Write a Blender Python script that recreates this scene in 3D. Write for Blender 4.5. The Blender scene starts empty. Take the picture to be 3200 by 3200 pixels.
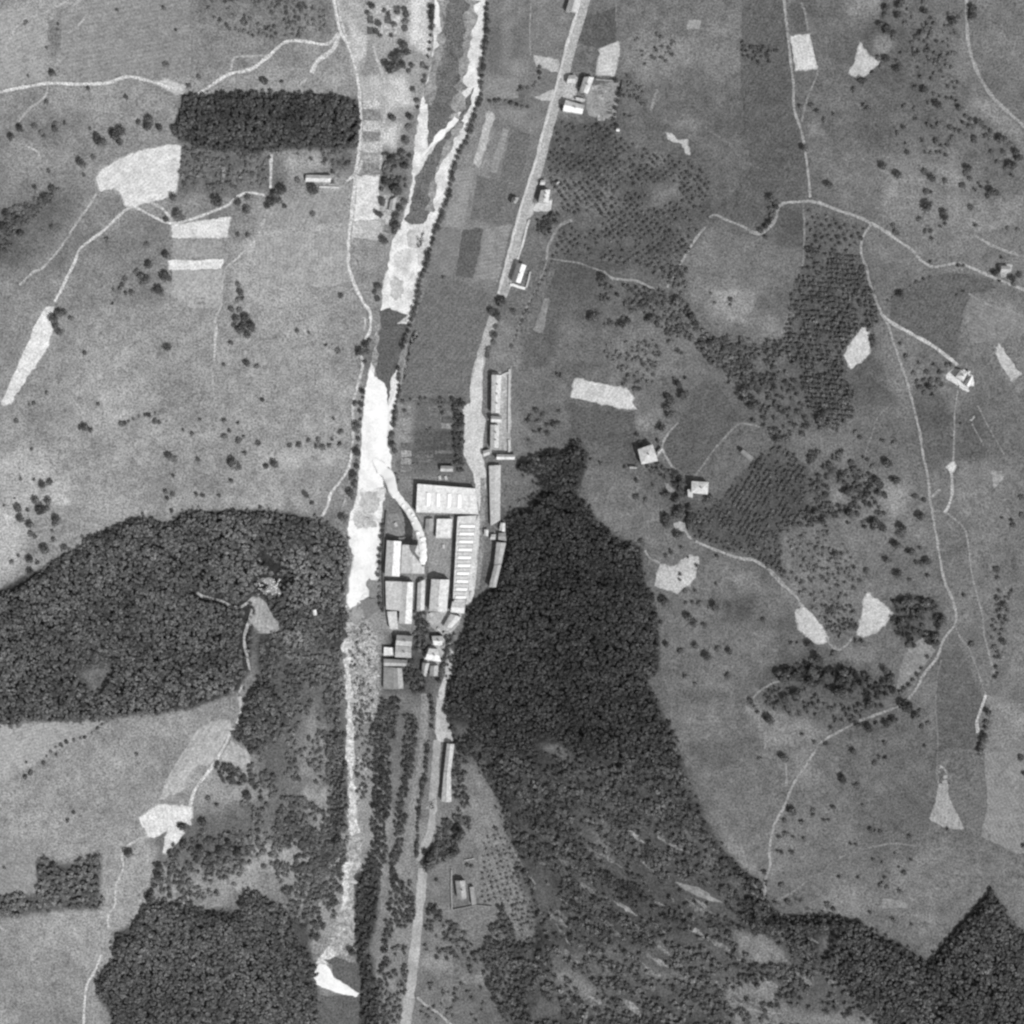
import bpy, math, random
import numpy as np
from mathutils import Vector, Matrix
from mathutils.geometry import delaunay_2d_cdt

random.seed(7)
rng = np.random.default_rng(7)
SCN = bpy.context.scene

# ------------------------------------------------------------------ camera, world, sun, exposure
CAM_H = 1800.0            # flying height above the river, metres
HALF = 400.0              # half of the ground width seen at river level, metres
cam_data = bpy.data.cameras.new('survey_camera')
cam_data.sensor_width = 36.0
cam_data.lens = 18.0 * CAM_H / HALF
cam_data.clip_start = 5.0
cam_data.clip_end = 12000.0
cam = bpy.data.objects.new('survey_camera', cam_data)
SCN.collection.objects.link(cam)
cam.location = (0, 0, CAM_H)
SCN.camera = cam

SUN_EL = math.radians(50)
SUN_H = Vector((0.66, -0.75)).normalized()     # horizontal direction towards the sun
sun_vec = Vector((SUN_H.x * math.cos(SUN_EL), SUN_H.y * math.cos(SUN_EL), math.sin(SUN_EL)))
world = bpy.data.worlds.new('World')
SCN.world = world
world.use_nodes = True
wn, wl = world.node_tree.nodes, world.node_tree.links
sky = wn.new('ShaderNodeTexSky')
sky.sky_type = 'NISHITA'
sky.sun_disc = False
sky.sun_elevation = SUN_EL
sky.sun_rotation = math.atan2(SUN_H.x, SUN_H.y)
bw = wn.new('ShaderNodeRGBToBW')               # the film is black and white
wl.new(sky.outputs[0], bw.inputs[0])
wl.new(bw.outputs[0], wn['Background'].inputs[0])
wn['Background'].inputs[1].default_value = 0.12
sun_data = bpy.data.lights.new('sun', 'SUN')
sun_data.energy = 3.25
sun_data.angle = math.radians(0.53)
sun = bpy.data.objects.new('sun', sun_data)
SCN.collection.objects.link(sun)
sun.rotation_euler = (-sun_vec).to_track_quat('-Z', 'Y').to_euler()
SCN.view_settings.view_transform = 'Standard'
SCN.view_settings.look = 'None'
SCN.view_settings.exposure = 0.0
SCN.view_settings.gamma = 1.0
SCN.view_settings.use_curve_mapping = False
SCN.cycles.pixel_filter_type = 'BLACKMAN_HARRIS'
SCN.cycles.filter_width = 2.55                  # an old lens on coarse film
SCN.cycles.max_bounces = 5
SCN.cycles.transparent_max_bounces = 8
K_IRR = 1.10                                   # lit flat ground: picture value = albedo * K_IRR

# ------------------------------------------------------------------ survey coordinates -> ground
S9 = 850 / 1932
TILES = {'S': (0, 0, 1.0), 'F': (0, 0, 3200 / 1932),
         'A': (1180, 1480, 440 / 1932), 'B': (1160, 1860, 440 / 1932), 'C': (1400, 1120, 300 / 1932),
         'D': (1620, 180, 340 / 1932), 'E': (1960, 1360, 300 / 1932), 'G': (1560, 500, 240 / 1932),
         'H': (1540, 780, 240 / 1932), 'I': (2900, 1060, 240 / 1932), 'J': (1250, 2280, 250 / 1932),
         'K': (1360, 2660, 280 / 1932)}
for c, cx in enumerate((0, 800, 1600, 2350)):
    for r, ry in enumerate((0, 800, 1600, 2350)):
        TILES['%d%d' % (c, r)] = (cx, ry, S9)


def P(text):
    """'30:x,y x,y' -> list of survey points; a third number is a size in the same units."""
    out, t = [], TILES['S']
    for tok in text.replace(';', ' ').split():
        if tok.endswith(':'):
            t = TILES[tok[:-1]]
            continue
        if ':' in tok:
            a, tok = tok.split(':')
            t = TILES[a]
        v = [float(q) for q in tok.split(',')]
        p = [t[0] + v[0] * t[2], t[1] + v[1] * t[2]]
        if len(v) > 2:
            p.append(v[2] * t[2] * 0.25)
        out.append(tuple(p))
    return out


_RY = [-900, 0, 250, 520, 850, 1050, 1200, 1500, 1900, 2200, 2500, 2700, 3000, 3200, 4200]
_RX = [1500, 1455, 1430, 1335, 1265, 1225, 1185, 1150, 1110, 1100, 1098, 1088, 1055, 1065, 1100]
_RWY = [-900, 0, 700, 1200, 1700, 2100, 2500, 2800, 3200, 4200]
_RW = [112, 110, 108, 106, 118, 84, 88, 108, 84, 84]
_LWY = [-900, 0, 400, 700, 1000, 1300, 3200, 4200]
_LW = [105, 100, 84, 52, 32, 22, 25, 25]


def softplus(s, k):
    return np.where(s / k > 30, s, k * np.log1p(np.exp(np.clip(s / k, -60, 30))))


def hgt(x, y):
    """Height of the ground: a flat valley floor between two hillsides."""
    x = np.asarray(x, float)
    y = np.asarray(y, float)
    py = 1600 - y * 4
    d = x - (np.interp(py, _RY, _RX) - 1600) * 0.25
    sr = softplus(d - np.interp(py, _RWY, _RW), 7.0)
    sl = softplus(-d - np.interp(py, _LWY, _LW), 7.0)
    hr = 62 * (1 - np.exp(-sr * 0.20 / 62))
    hl = 40 * (1 - np.exp(-sl * 0.15 / 40))
    up = np.clip((hr + hl) / 14, 0, 1)
    und = 2.3 * np.sin(x / 37 + 0.7 * np.sin(y / 41)) + 2.2 * np.sin(y / 33 + 1.3 + 0.6 * np.sin(x / 53)) \
        + 4.0 * np.sin((x + y) / 88 + 2) + 0.55 * np.sin(x / 13 + 1.4 * np.sin(y / 19)) * np.sin(y / 15 + 0.9 * np.sin(x / 23))
    return hr + hl + up * und


def world_xy(px, py, dz=0.0):
    """Ground point seen at a survey pixel (for a point dz above the ground)."""
    X = (np.asarray(px, float) - 1600) * 0.25
    Y = (1600 - np.asarray(py, float)) * 0.25
    x, y = X, Y
    for _ in range(5):
        f = (CAM_H - hgt(x, y) - dz) / CAM_H
        x, y = X * f, Y * f
    return x, y


def W(pts, dz=0.0):
    a = np.array([p[:2] for p in pts], float)
    x, y = world_xy(a[:, 0], a[:, 1], dz)
    return np.stack([x, y], 1)


def smooth(pts, n=6, closed=False):
    a = np.array([p[:2] for p in pts], float)
    if len(a) < 3:
        return a
    ext = np.vstack([a[-1], a, a[0], a[1]]) if closed else np.vstack([2 * a[0] - a[1], a, 2 * a[-1] - a[-2]])
    out = []
    for i in range(1, len(ext) - 2):
        p0, p1, p2, p3 = ext[i - 1:i + 3]
        for t in np.linspace(0, 1, n, endpoint=False):
            out.append(0.5 * (2 * p1 + (p2 - p0) * t + (2 * p0 - 5 * p1 + 4 * p2 - p3) * t * t
                              + (3 * p1 - p0 - 3 * p2 + p3) * t ** 3))
    if not closed:
        out.append(a[-1])
    return np.array(out)


def resample(a, step, closed=False):
    a = np.asarray(a, float)
    if closed:
        a = np.vstack([a, a[:1]])
    seg = np.hypot(*np.diff(a, axis=0).T)
    s = np.concatenate([[0], np.cumsum(seg)])
    n = max(2, int(round(s[-1] / step)))
    q = np.linspace(0, s[-1], n + 1)
    if closed:
        q = q[:-1]
    return np.stack([np.interp(q, s, a[:, 0]), np.interp(q, s, a[:, 1])], 1)


def inside(pts, poly):
    x, y = pts[:, 0], pts[:, 1]
    c = np.zeros(len(pts), bool)
    n = len(poly)
    for i in range(n):
        x1, y1 = poly[i]
        x2, y2 = poly[(i + 1) % n]
        if y1 == y2:
            continue
        c ^= ((y1 > y) != (y2 > y)) & (x < (x2 - x1) * (y - y1) / (y2 - y1) + x1)
    return c


def edge_dist(pts, poly):
    d = np.full(len(pts), 1e9)
    n = len(poly)
    for i in range(n):
        a = poly[i]
        b = poly[(i + 1) % n]
        ab = b - a
        L = max(1e-9, float(ab @ ab))
        t = np.clip(((pts - a) @ ab) / L, 0, 1)
        d = np.minimum(d, np.hypot(*(pts - (a + t[:, None] * ab)).T))
    return d


_G = rng.random((3, 64, 64))


def vnoise(x, y, cell, k=0):
    """Smooth value noise in 0..1."""
    g = _G[k]
    u, v = np.asarray(x) / cell, np.asarray(y) / cell
    i, j = np.floor(u).astype(int), np.floor(v).astype(int)
    fu, fv = u - i, v - j
    fu, fv = fu * fu * (3 - 2 * fu), fv * fv * (3 - 2 * fv)
    a, b = g[i % 64, j % 64], g[(i + 1) % 64, j % 64]
    c, d = g[i % 64, (j + 1) % 64], g[(i + 1) % 64, (j + 1) % 64]
    return (a * (1 - fu) + b * fu) * (1 - fv) + (c * (1 - fu) + d * fu) * fv


def lin(t):
    c = np.asarray(t, float) / 255
    return np.where(c <= 0.04045, c / 12.92, ((c + 0.055) / 1.055) ** 2.4)


def alb(tone):
    return float(min(0.88, lin(tone) / K_IRR))


# ------------------------------------------------------------------ materials
def material(name, tone=None, albedo=None, grain=0.30, patch=0.16, patch_m=14.0, attr=None, rnd=0.0,
             rough=0.95, spec=0.1, stripe=None):
    m = bpy.data.materials.new(name)
    m.use_nodes = True
    n, l = m.node_tree.nodes, m.node_tree.links
    b = n['Principled BSDF']
    b.inputs['Roughness'].default_value = rough
    b.inputs['Specular IOR Level'].default_value = spec
    geo = n.new('ShaderNodeNewGeometry')

    def math_node(op, a, bb):
        q = n.new('ShaderNodeMath')
        q.operation = op
        for k, v in enumerate((a, bb)):
            if isinstance(v, (int, float)):
                q.inputs[k].default_value = v
            else:
                l.new(v, q.inputs[k])
        return q.outputs[0]

    def noise(scale, amp, detail):
        t = n.new('ShaderNodeTexNoise')
        t.inputs['Scale'].default_value = scale
        t.inputs['Detail'].default_value = detail
        t.inputs['Roughness'].default_value = 0.6
        l.new(geo.outputs['Position'], t.inputs['Vector'])
        r = n.new('ShaderNodeMapRange')
        r.clamp = False
        r.inputs['From Min'].default_value = 0.35
        r.inputs['From Max'].default_value = 0.65
        r.inputs['To Min'].default_value = 1 - amp
        r.inputs['To Max'].default_value = 1 + amp
        l.new(t.outputs['Fac'], r.inputs['Value'])
        return r.outputs['Result']

    if attr:
        at = n.new('ShaderNodeAttribute')
        at.attribute_name = attr
        val = at.outputs['Fac']
        if albedo is not None:
            val = math_node('MULTIPLY', val, albedo)
    else:
        val = n.new('ShaderNodeValue').outputs[0]
        val.default_value = alb(tone) if albedo is None else albedo
    if grain:
        val = math_node('MULTIPLY', val, noise(0.8, grain, 4.0))
    if patch:
        val = math_node('MULTIPLY', val, noise(1.0 / patch_m, patch, 3.0))
    if rnd:
        oi = n.new('ShaderNodeObjectInfo')
        val = math_node('MULTIPLY', val, math_node('ADD', math_node('MULTIPLY', oi.outputs['Random'], 2 * rnd), 1 - rnd))
    if stripe:
        sp, ang, amp = stripe
        sx = n.new('ShaderNodeSeparateXYZ')
        l.new(geo.outputs['Position'], sx.inputs[0])
        u = math_node('ADD', math_node('MULTIPLY', sx.outputs[0], -math.sin(ang) * 2 * math.pi / sp),
                      math_node('MULTIPLY', sx.outputs[1], math.cos(ang) * 2 * math.pi / sp))
        val = math_node('MULTIPLY', val, math_node('ADD', math_node('MULTIPLY', math_node('SINE', u, 0.0), amp), 1.0))
    cl = n.new('ShaderNodeClamp')
    cl.inputs['Min'].default_value = 0.012
    cl.inputs['Max'].default_value = 0.9
    l.new(val, cl.inputs['Value'])
    l.new(cl.outputs[0], b.inputs['Base Color'])
    return m


_MT = {}


def tone_mat(kind, tone, **kw):
    key = (kind, int(tone))
    if key not in _MT:
        _MT[key] = material('%s_grey_%d' % (kind, tone), tone=tone, **kw)
    return _MT[key]


# ------------------------------------------------------------------ mesh and object helpers
def link(o):
    SCN.collection.objects.link(o)
    return o


def props(o, label=None, cat=None, group=None, kind=None):
    for k, v in (('label', label), ('category', cat), ('group', group), ('kind', kind)):
        if v:
            o[k] = v
    return o


def mesh_pd(name, verts, faces, mat=None, smooth_shade=False, mats=None, fm=None):
    me = bpy.data.meshes.new(name)
    me.from_pydata([tuple(map(float, v)) for v in verts], [], [tuple(map(int, f)) for f in faces])
    for q in (mats or ([mat] if mat else [])):
        me.materials.append(q)
    if fm is not None:
        me.polygons.foreach_set('material_index', np.array(fm, np.int32))
    if smooth_shade:
        me.polygons.foreach_set('use_smooth', np.ones(len(me.polygons), bool))
    me.update()
    return me


def mesh_quads(name, v, q, mat, tone=None, smooth_shade=False):
    me = bpy.data.meshes.new(name)
    v = np.ascontiguousarray(v, np.float32)
    q = np.ascontiguousarray(q, np.int32)
    me.vertices.add(len(v))
    me.vertices.foreach_set('co', v.ravel())
    me.loops.add(q.size)
    me.loops.foreach_set('vertex_index', q.ravel())
    me.polygons.add(len(q))
    me.polygons.foreach_set('loop_start', np.arange(0, q.size, 4, dtype=np.int32))
    me.polygons.foreach_set('loop_total', np.full(len(q), 4, np.int32))
    if smooth_shade:
        me.polygons.foreach_set('use_smooth', np.ones(len(q), bool))
    me.materials.append(mat)
    if tone is not None:
        a = me.attributes.new('tone', 'FLOAT', 'POINT')
        a.data.foreach_set('value', np.ascontiguousarray(tone, np.float32))
    me.update(calc_edges=True)
    me.validate()
    return me


def obj(name, me, parent=None, loc=None):
    o = bpy.data.objects.new(name, me)
    if parent is not None:
        o.parent = parent
    if loc is not None:
        o.location = loc
    return link(o)


def drape(name, pts, mat, dz, label=None, wob=0.5, step=1.6, grid=4.0, closed_smooth=False, rough_edge=1.0):
    """A sheet of ground cover laid over the terrain inside an outline."""
    a = smooth(pts, 5, True) if closed_smooth else np.array([p[:2] for p in pts], float)
    w = resample(W(a), step, True)
    w = w + wob * np.stack([vnoise(w[:, 0], w[:, 1], 2.6 * rough_edge, 0) - 0.5, vnoise(w[:, 0], w[:, 1], 2.6 * rough_edge, 1) - 0.5], 1) * 2
    lo, hi = w.min(0), w.max(0)
    gx, gy = np.meshgrid(np.arange(lo[0], hi[0], grid), np.arange(lo[1], hi[1], grid))
    g = np.stack([gx.ravel(), gy.ravel()], 1)
    g = g + (rng.random(g.shape) - 0.5) * grid * 0.2
    if len(g):
        g = g[inside(g, w)]
    if len(g):
        g = g[edge_dist(g, w) > grid * 0.35]
    n = len(w)
    vs = [Vector(p) for p in w] + [Vector(p) for p in g]
    res = delaunay_2d_cdt(vs, [(i, (i + 1) % n) for i in range(n)], [], 1, 1e-4)
    v2 = np.array([(p.x, p.y) for p in res[0]])
    z = hgt(v2[:, 0], v2[:, 1]) + dz
    faces = []
    for f in res[2]:
        p = v2[list(f)]
        ar = 0.0
        for i in range(len(p)):
            j = (i + 1) % len(p)
            ar += p[i, 0] * p[j, 1] - p[j, 0] * p[i, 1]
        faces.append(f if ar > 0 else f[::-1])
    me = mesh_pd(name, np.column_stack([v2, z]), faces, mat)
    return props(obj(name, me), label, kind='structure')


def strip(name, pts, width, mat, dz, label=None, jitter=0.15, fade=False, cross=3, kind='structure'):
    """A path or road: a ribbon draped along a line. width in metres."""
    w = resample(W(smooth(pts, 6)), 2.0)
    w = w + 0.5 * (np.stack([vnoise(w[:, 0], w[:, 1], 7, 1), vnoise(w[:, 0], w[:, 1], 7, 2)], 1) - 0.5)
    t = np.gradient(w, axis=0)
    t /= np.maximum(1e-6, np.hypot(t[:, 0], t[:, 1]))[:, None]
    nrm = np.stack([-t[:, 1], t[:, 0]], 1)
    n = len(w)
    hw = width * 0.5 * (1 + jitter * 2 * (vnoise(w[:, 0], w[:, 1], 4, 0) - 0.5) * 2)
    if fade:
        q = np.minimum(np.arange(n), np.arange(n)[::-1]) / max(1, n * 0.25)
        hw = hw * np.clip(q, 0.25, 1)
    offs = np.linspace(-1, 1, cross)
    v, f = [], []
    for k in offs:
        c = w + nrm * (hw * k)[:, None]
        v.append(np.column_stack([c, hgt(c[:, 0], c[:, 1]) + dz]))
    v = np.vstack(v)
    for j in range(cross - 1):
        for i in range(n - 1):
            f.append((j * n + i, j * n + i + 1, (j + 1) * n + i + 1, (j + 1) * n + i))
    f = [q[::-1] for q in f] if True else f
    # make faces look up
    q = f[0]
    a, b, c = v[q[0]], v[q[1]], v[q[2]]
    if np.cross(b - a, c - b)[2] < 0:
        f = [q[::-1] for q in f]
    return props(obj(name, mesh_pd(name, v, f, mat)), label, kind=kind)
# ------------------------------------------------------------------ terrain with its ground cover tones
def axis():
    a = np.arange(-430, 430.1, 2.5)
    out = [a]
    q, s = 430.0, 4.0
    ext = []
    while q < 5200:
        s *= 1.35
        q += s
        ext.append(q)
    e = np.array(ext)
    return np.concatenate([-e[::-1], a, e])


# (outline, tone, softness in metres): paler or darker turf, and tree shade painted dark
REGIONS = [
    # west bank
    ('00:-50,-50 800,-50 700,250 450,560 -50,640', 152, 8), ('00:450,100 900,60 900,500 500,560', 143, 12),
    ('00:340,60 450,60 470,250 400,420 340,400', 128, 5), ('00:110,180 210,150 190,260 110,300', 132, 5),
    ('00:1380,-50 1932,-50 10:300,-50 540,-50 560,220 420,280 200,280 00:1932,380 1650,200 1400,100', 128, 8),
    ('00:1360,650 1932,600 10:300,620 700,600 690,440 400,540 00:1932,420 1600,560', 150, 8),
    ('00:-50,640 900,600 1300,680 1260,820 700,800 -50,880', 143, 10),
    ('00:-50,1050 540,1130 620,1280 380,1300 -50,1480', 140, 14),
    ('00:-60,1500 300,1380 480,1330 620,1370 500,1560 200,1900 -60,1900', 108, 24),
    ('00:690,1370 870,1370 940,1480 800,1600 560,1780 480,1932 300,1932', 122, 10),
    ('00:980,1500 1200,1600 1220,1932 520,1932 580,1780', 124, 10), ('00:300,800 1250,780 1260,1020 1000,1050 600,1150 300,1300 -40,1450 -40,1000', 136, 20),
    ('00:1280,1040 1932,1090 10:150,1080 700,1060 690,1240 300,1200 00:1932,1360 1700,1380 1260,1370', 116, 10),
    ('10:200,1090 480,1100 520,1200 240,1260', 160, 8),
    ('10:0,1450 660,1300 660,1932 0,1932 01:1932,330 1650,300 1660,0', 157, 12),
    ('01:1700,200 1932,150 11:560,240 600,420 200,440 01:1932,460', 160, 16),
    ('01:500,-30 1210,80 1180,340 820,340 500,330', 132, 10),
    ('01:1200,520 1560,420 1600,900 1200,1000', 146, 20), ('01:-50,1350 300,1420 520,1650 420,1800 -50,1800', 168, 18),
    ('01:380,1640 520,1650 500,1760 400,1760', 178, 6), ('02:-50,0 100,0 220,120 60,480 -50,560', 172, 12),
    ('01:1100,880 1480,860 1500,1150 1000,1180', 141, 18), ('01:1080,1300 1240,1320 1260,1800 1160,1800', 132, 12),
    ('11:0,380 700,420 690,1000 640,1500 0,1780', 143, 18), ('11:250,1720 480,1620 520,1700 420,1800 250,1790', 152, 8),
    ('01:1200,1700 1932,1680 11:100,1600 300,1780 0,1790 01:1200,1800', 155, 10),
    ('02:0,1500 700,1490 600,1600 380,1740 0,1880', 160, 10),
    ('02:500,1640 780,1490 1380,1400 1600,1420 1400,1600 1200,1932 100,1932', 146, 18),
    ('03:0,0 1500,0 1120,360 900,480 700,700 0,640', 144, 18),
    ('02:780,1490 1400,1420 1200,1560 800,1560', 138, 12),
    ('03:0,640 700,700 480,820 300,740 260,1000 0,1010', 146, 10),
    ('03:0,1190 740,1120 880,700 1080,880 980,1180 700,1640 680,1932 0,1932', 146, 10),
    ('03:880,780 1180,620 1100,800 1040,1060 900,1200 780,1140', 150, 8),
    ('03:1100,500 1350,480 1932,300 13:60,200 300,100 540,430 560,680 0,560 03:1700,850 1120,800', 104, 18),
    ('13:300,250 520,260 560,660 420,640', 140, 8), ('13:0,780 240,900 400,1280 340,1380 200,1160 0,1000', 120, 10),
    ('12:0,860 400,760 620,700 650,1300 640,1932 0,1932', 100, 18), ('12:380,1380 520,1520 530,1932 280,1932 300,1700', 132, 14),
    ('12:20,300 180,320 290,480 230,520 100,400', 122, 8), ('02:1380,560 1600,620 1640,690 1450,680 1300,640', 118, 8),
    ('02:580,1140 800,1120 760,1240 690,1300 620,1240', 118, 12),
    # flat land between the west road and the river
    ('10:560,-40 740,-40 780,250 720,560 640,260', 172, 8), ('10:740,-40 1240,-40 1200,560 1100,800 900,900 880,500 820,280', 166, 12),
    ('10:650,160 780,260 780,430 700,430', 200, 4), ('10:740,560 900,540 900,780 750,760', 190, 6),
    ('10:930,560 1060,540 1130,740 930,780', 207, 8), ('10:760,860 1040,880 1000,1080 740,1060', 202, 8),
    ('10:730,1080 880,1080 870,1250 720,1250', 152, 4), ('10:1100,-40 1230,-40 1250,420 1100,300', 216, 6),
    ('10:870,60 1060,40 1040,250 800,260', 172, 8), ('10:890,1060 1120,1100 1040,1400 890,1300', 118, 8),
    ('10:880,1380 1010,1380 960,1640 880,1680', 172, 6), ('10:690,1700 950,1700 920,1932 670,1932', 150, 6),
    ('11:760,400 860,380 850,560 780,600', 130, 8), ('11:700,620 880,600 860,880 760,900', 120, 8),
    # land east of the river
    ('10:1650,0 1932,0 1932,700 1660,640', 128, 8), ('20:0,-50 450,-50 330,560 0,640', 130, 8),
    ('10:1640,560 1860,560 1860,700 1650,710', 150, 6), ('10:1660,700 1932,640 1932,780 1640,790', 112, 4),
    ('10:1640,700 1930,800 1860,1250 1560,1700 1240,1760', 134, 10), ('10:1690,840 1932,900 1932,1300 1700,1260', 124, 4),
    
    ('11:1210,20 1440,-20 1420,200 1200,210', 128, 6), 
    ('11:1560,0 1720,-20 1680,220 1540,160', 138, 8), ('11:1030,960 1480,1000 1470,1560 1000,1560', 112, 8),
    ('11:1010,1060 1110,1040 1120,1340 990,1340', 148, 6), ('11:1100,1250 1420,1240 1420,1480 1110,1480', 92, 8),
    ('11:920,1700 1130,1700 12:1120,160 940,170', 132, 6),
    ('11:1680,480 1932,420 1932,800 1640,740', 124, 8), ('12:920,880 1350,880 1280,1300 900,1300', 92, 8),
    # eastern hillside
    ('20:450,-50 1932,-50 1932,560 760,560 700,320', 112, 12), ('20:900,200 1300,260 1500,420 900,520', 124, 16),
    ('20:480,60 740,60 760,280 470,300', 104, 6), ('20:430,340 610,340 600,510 420,510', 104, 5),
    ('20:1640,-60 1960,-60 1932,1300 1650,900', 102, 6), ('20:1640,300 1900,300 1880,440 1700,440', 78, 10),
    ('20:1050,860 1260,820 1480,1040 1700,1180 1932,1240 1932,1300 1500,1100', 122, 14),
    ('20:300,860 720,880 760,1000 700,1300 280,1250 240,1100', 88, 10), ('20:760,1020 1320,1180 1280,1420 780,1500', 100, 14),
    ('20:420,1480 700,1500 1000,1560 1400,1400 1380,1560 1160,1932 300,1900 290,1680', 98, 12),
    ('20:960,1350 1200,1280 1180,1420 980,1480', 128, 12),
    ('20:1240,1900 1380,1620 1760,1700 1932,1800 1932,1932 1240,1932 21:1932,600 1500,560 1280,280 1240,60', 116, 12),
    ('21:60,120 600,80 620,380 380,700 60,700', 106, 14), ('21:480,540 900,500 1100,600 1080,900 480,860', 110, 14),
    ('21:400,1040 860,1100 880,1400 560,1340 400,1290', 104, 6), ('21:30,800 400,840 400,1040 60,1100', 122, 12),
    ('21:490,1480 560,1700 700,1900 1060,1932 1060,1720 800,1560', 118, 10), ('22:580,-20 1060,-20 1060,120 820,220 640,60', 124, 6),
    ('21:1450,235 1722,238 1700,485 1530,455 1440,400', 146, 4), ('21:1360,200 1460,240 1500,420 1420,380', 128, 10),
    ('30:460,0 900,0 880,180 690,200 560,560 470,500', 112, 10), ('30:680,-50 900,-50 890,140 700,120', 136, 10),
    ('30:880,250 980,250 990,310 940,400 870,400', 148, 5), ('30:1100,-50 1480,-50 1500,500 1250,620', 106, 14),
    ('30:1560,-50 1932,-50 1932,600 1700,640 1560,340', 104, 14), ('30:1620,640 1932,920 1932,1050 1500,720', 132, 14),
    ('30:460,900 620,880 640,1000 420,1040', 100, 12), ('30:380,880 480,830 520,960 420,980', 132, 8),
    ('30:400,1100 1500,1050 1500,1600 900,1560 480,1420', 120, 20), ('30:940,1320 1040,1330 1020,1480 950,1480', 136, 8),
    ('30:230,1470 370,1470 360,1740 200,1740', 92, 8), ('30:380,1480 800,1620 760,1740 380,1760', 104, 10),
    ('31:1360,100 1700,160 1850,240 1932,380 1932,0 1500,60', 112, 10),
    ('31:980,310 1240,160 1560,120 1700,220 1550,260 1500,400 1450,770 1130,540', 98, 10),
    ('31:1520,300 1932,400 1932,430 1750,600 1560,520', 132, 10), ('31:700,700 860,690 1000,900 1060,1050 740,1100', 98, 10),
    ('31:1150,950 1420,960 1400,1440 1240,1400', 94, 10), ('31:1480,1000 1932,900 1932,1500 1440,1480', 102, 14),
    ('31:1440,1480 1932,1440 1932,1932 1320,1932', 120, 14), ('31:960,1100 1100,1120 1200,1500 820,1400', 108, 14),
    ('31:530,1620 640,1620 660,1740 560,1780', 142, 8), ('31:960,1620 1100,1620 1060,1780 1000,1860 940,1740', 134, 10),
    ('31:0,400 380,400 260,640 0,620', 118, 12),
    ('31:380,0 780,0 900,420 640,700 720,1100 420,1100 220,640 280,350', 92, 10),
    ('32:0,0 1200,0 1350,600 1440,780 1200,900 1000,720 700,920 340,680', 116, 16),
    ('22:640,100 900,100 1200,140 1040,360 940,300', 112, 10), ('22:1060,840 1700,820 1850,1000 1700,1250 1050,1180', 114, 16),
    ('22:980,1200 1650,1250 1700,1500 1640,1932 1240,1932 1130,1560', 112, 18), ('22:1150,1380 1620,1400 1500,1640 1200,1600', 126, 18),
    ('32:20,1340 250,1440 540,1540 430,1640 100,1640 30,1420', 142, 10), ('22:1660,1400 1932,1480 1932,1800 1790,1640', 148, 10),
    ('32:750,1580 900,1580 900,1720 780,1740 720,1680', 130, 8), ('32:200,1660 480,1640 400,1932 100,1932', 120, 12),
    ('32:700,1500 1300,1400 1600,1300 1620,1932 600,1932', 101, 14), ('33:250,180 1300,60 1270,480 1600,620 1932,720 1932,900 1700,960 1250,1480 760,1200 200,1150 120,900', 108, 14),
    ('32:1460,820 1640,1280 1560,1932 1320,1932 1300,1200', 100, 12), ('32:1680,1340 1932,1500 1932,1930 1660,1650', 124, 12),
    ('32:1680,1340 1932,1360 1932,1560 1800,1470', 132, 6), ('32:1560,40 1820,60 1760,400 1560,440', 122, 14),
    ('32:1820,240 1932,60 1932,700 1740,600', 108, 14), ('32:1740,440 1932,700 1932,1200 1720,1000', 112, 14),
    ('33:470,980 700,900 900,1000 900,1140 500,1080', 114, 12), ('33:1600,640 1932,720 1932,1290 1720,980', 108, 10),
    ('23:1300,0 1932,0 1932,1000 1650,860 1360,420', 114, 14), ('23:1370,430 1490,510 1570,640 1760,800 1790,890 1690,860 1500,690', 140, 8),
    ('32:380,1660 200,1800 160,1932 430,1932', 124, 14),
    # parcels with straight boundaries
    ('10:1640,-40 1760,-40 1740,480 1640,440', 122, 3), ('10:1760,-40 1932,-40 1932,480 1745,480', 134, 3), ('20:0,-40 120,-40 120,350 0,420', 124, 3), ('20:120,-40 300,-40 280,380 130,380', 132, 3),
    ('20:0,440 140,420 130,520 0,560', 142, 4),
    ('20:640,200 760,200 750,300 630,320', 98, 4), ('20:460,110 620,100 620,300 480,300', 100, 3), ('20:780,340 980,330 1000,500 780,500', 126, 5), ('20:1040,420 1320,380 1300,470 1080,500', 122, 6),
    ('30:0,0 210,0 250,420 0,400', 98, 4), ('30:0,480 280,500 330,900 380,1080 400,1380 0,1380', 104, 6), ('30:450,20 660,30 640,250 440,230', 108, 5), ('30:260,30 360,40 400,230 270,240', 96, 3),
    ('30:640,640 920,600 900,740 820,780 680,760', 112, 4), ('30:720,820 980,780 1000,1000 780,1060', 100, 8), ('30:1500,100 1660,80 1660,440 1560,400', 100, 6), ('30:1680,300 1932,240 1932,420 1700,420', 112, 4),
    ('30:980,1180 1460,1120 1480,1300 1020,1340', 126, 8), ('30:1400,1450 1932,1380 1932,1560 1600,1660', 128, 6), ('30:860,1740 1100,1760 1180,1860 1000,1920 840,1880', 112, 6),
    ('21:1500,1750 1700,1450 1932,1330 31:150,1320 390,1500 400,1700 300,1932 22:1900,100 1932,440 1720,330 1290,170 1260,20', 88, 8), ('21:60,180 230,100 230,260 120,500 40,560', 120, 4), ('21:300,120 560,180 480,420 300,420', 100, 4), ('21:300,440 500,460 420,820 280,820', 112, 5), ('21:60,560 280,560 260,800 60,780', 104, 4),
    ('21:400,1060 640,1100 640,1340 400,1280', 98, 3), ('21:640,1100 870,1120 870,1380 640,1340', 104, 3), ('21:900,1130 1060,1100 1060,1240 900,1250', 124, 5), ('21:1100,1440 1250,1600 1180,1640 1060,1520', 112, 4),
    ('21:1240,60 1700,0 1900,200 1720,230 1420,220 1300,180', 112, 6), ('21:1740,240 1932,200 1932,600 1720,520', 104, 6),
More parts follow.
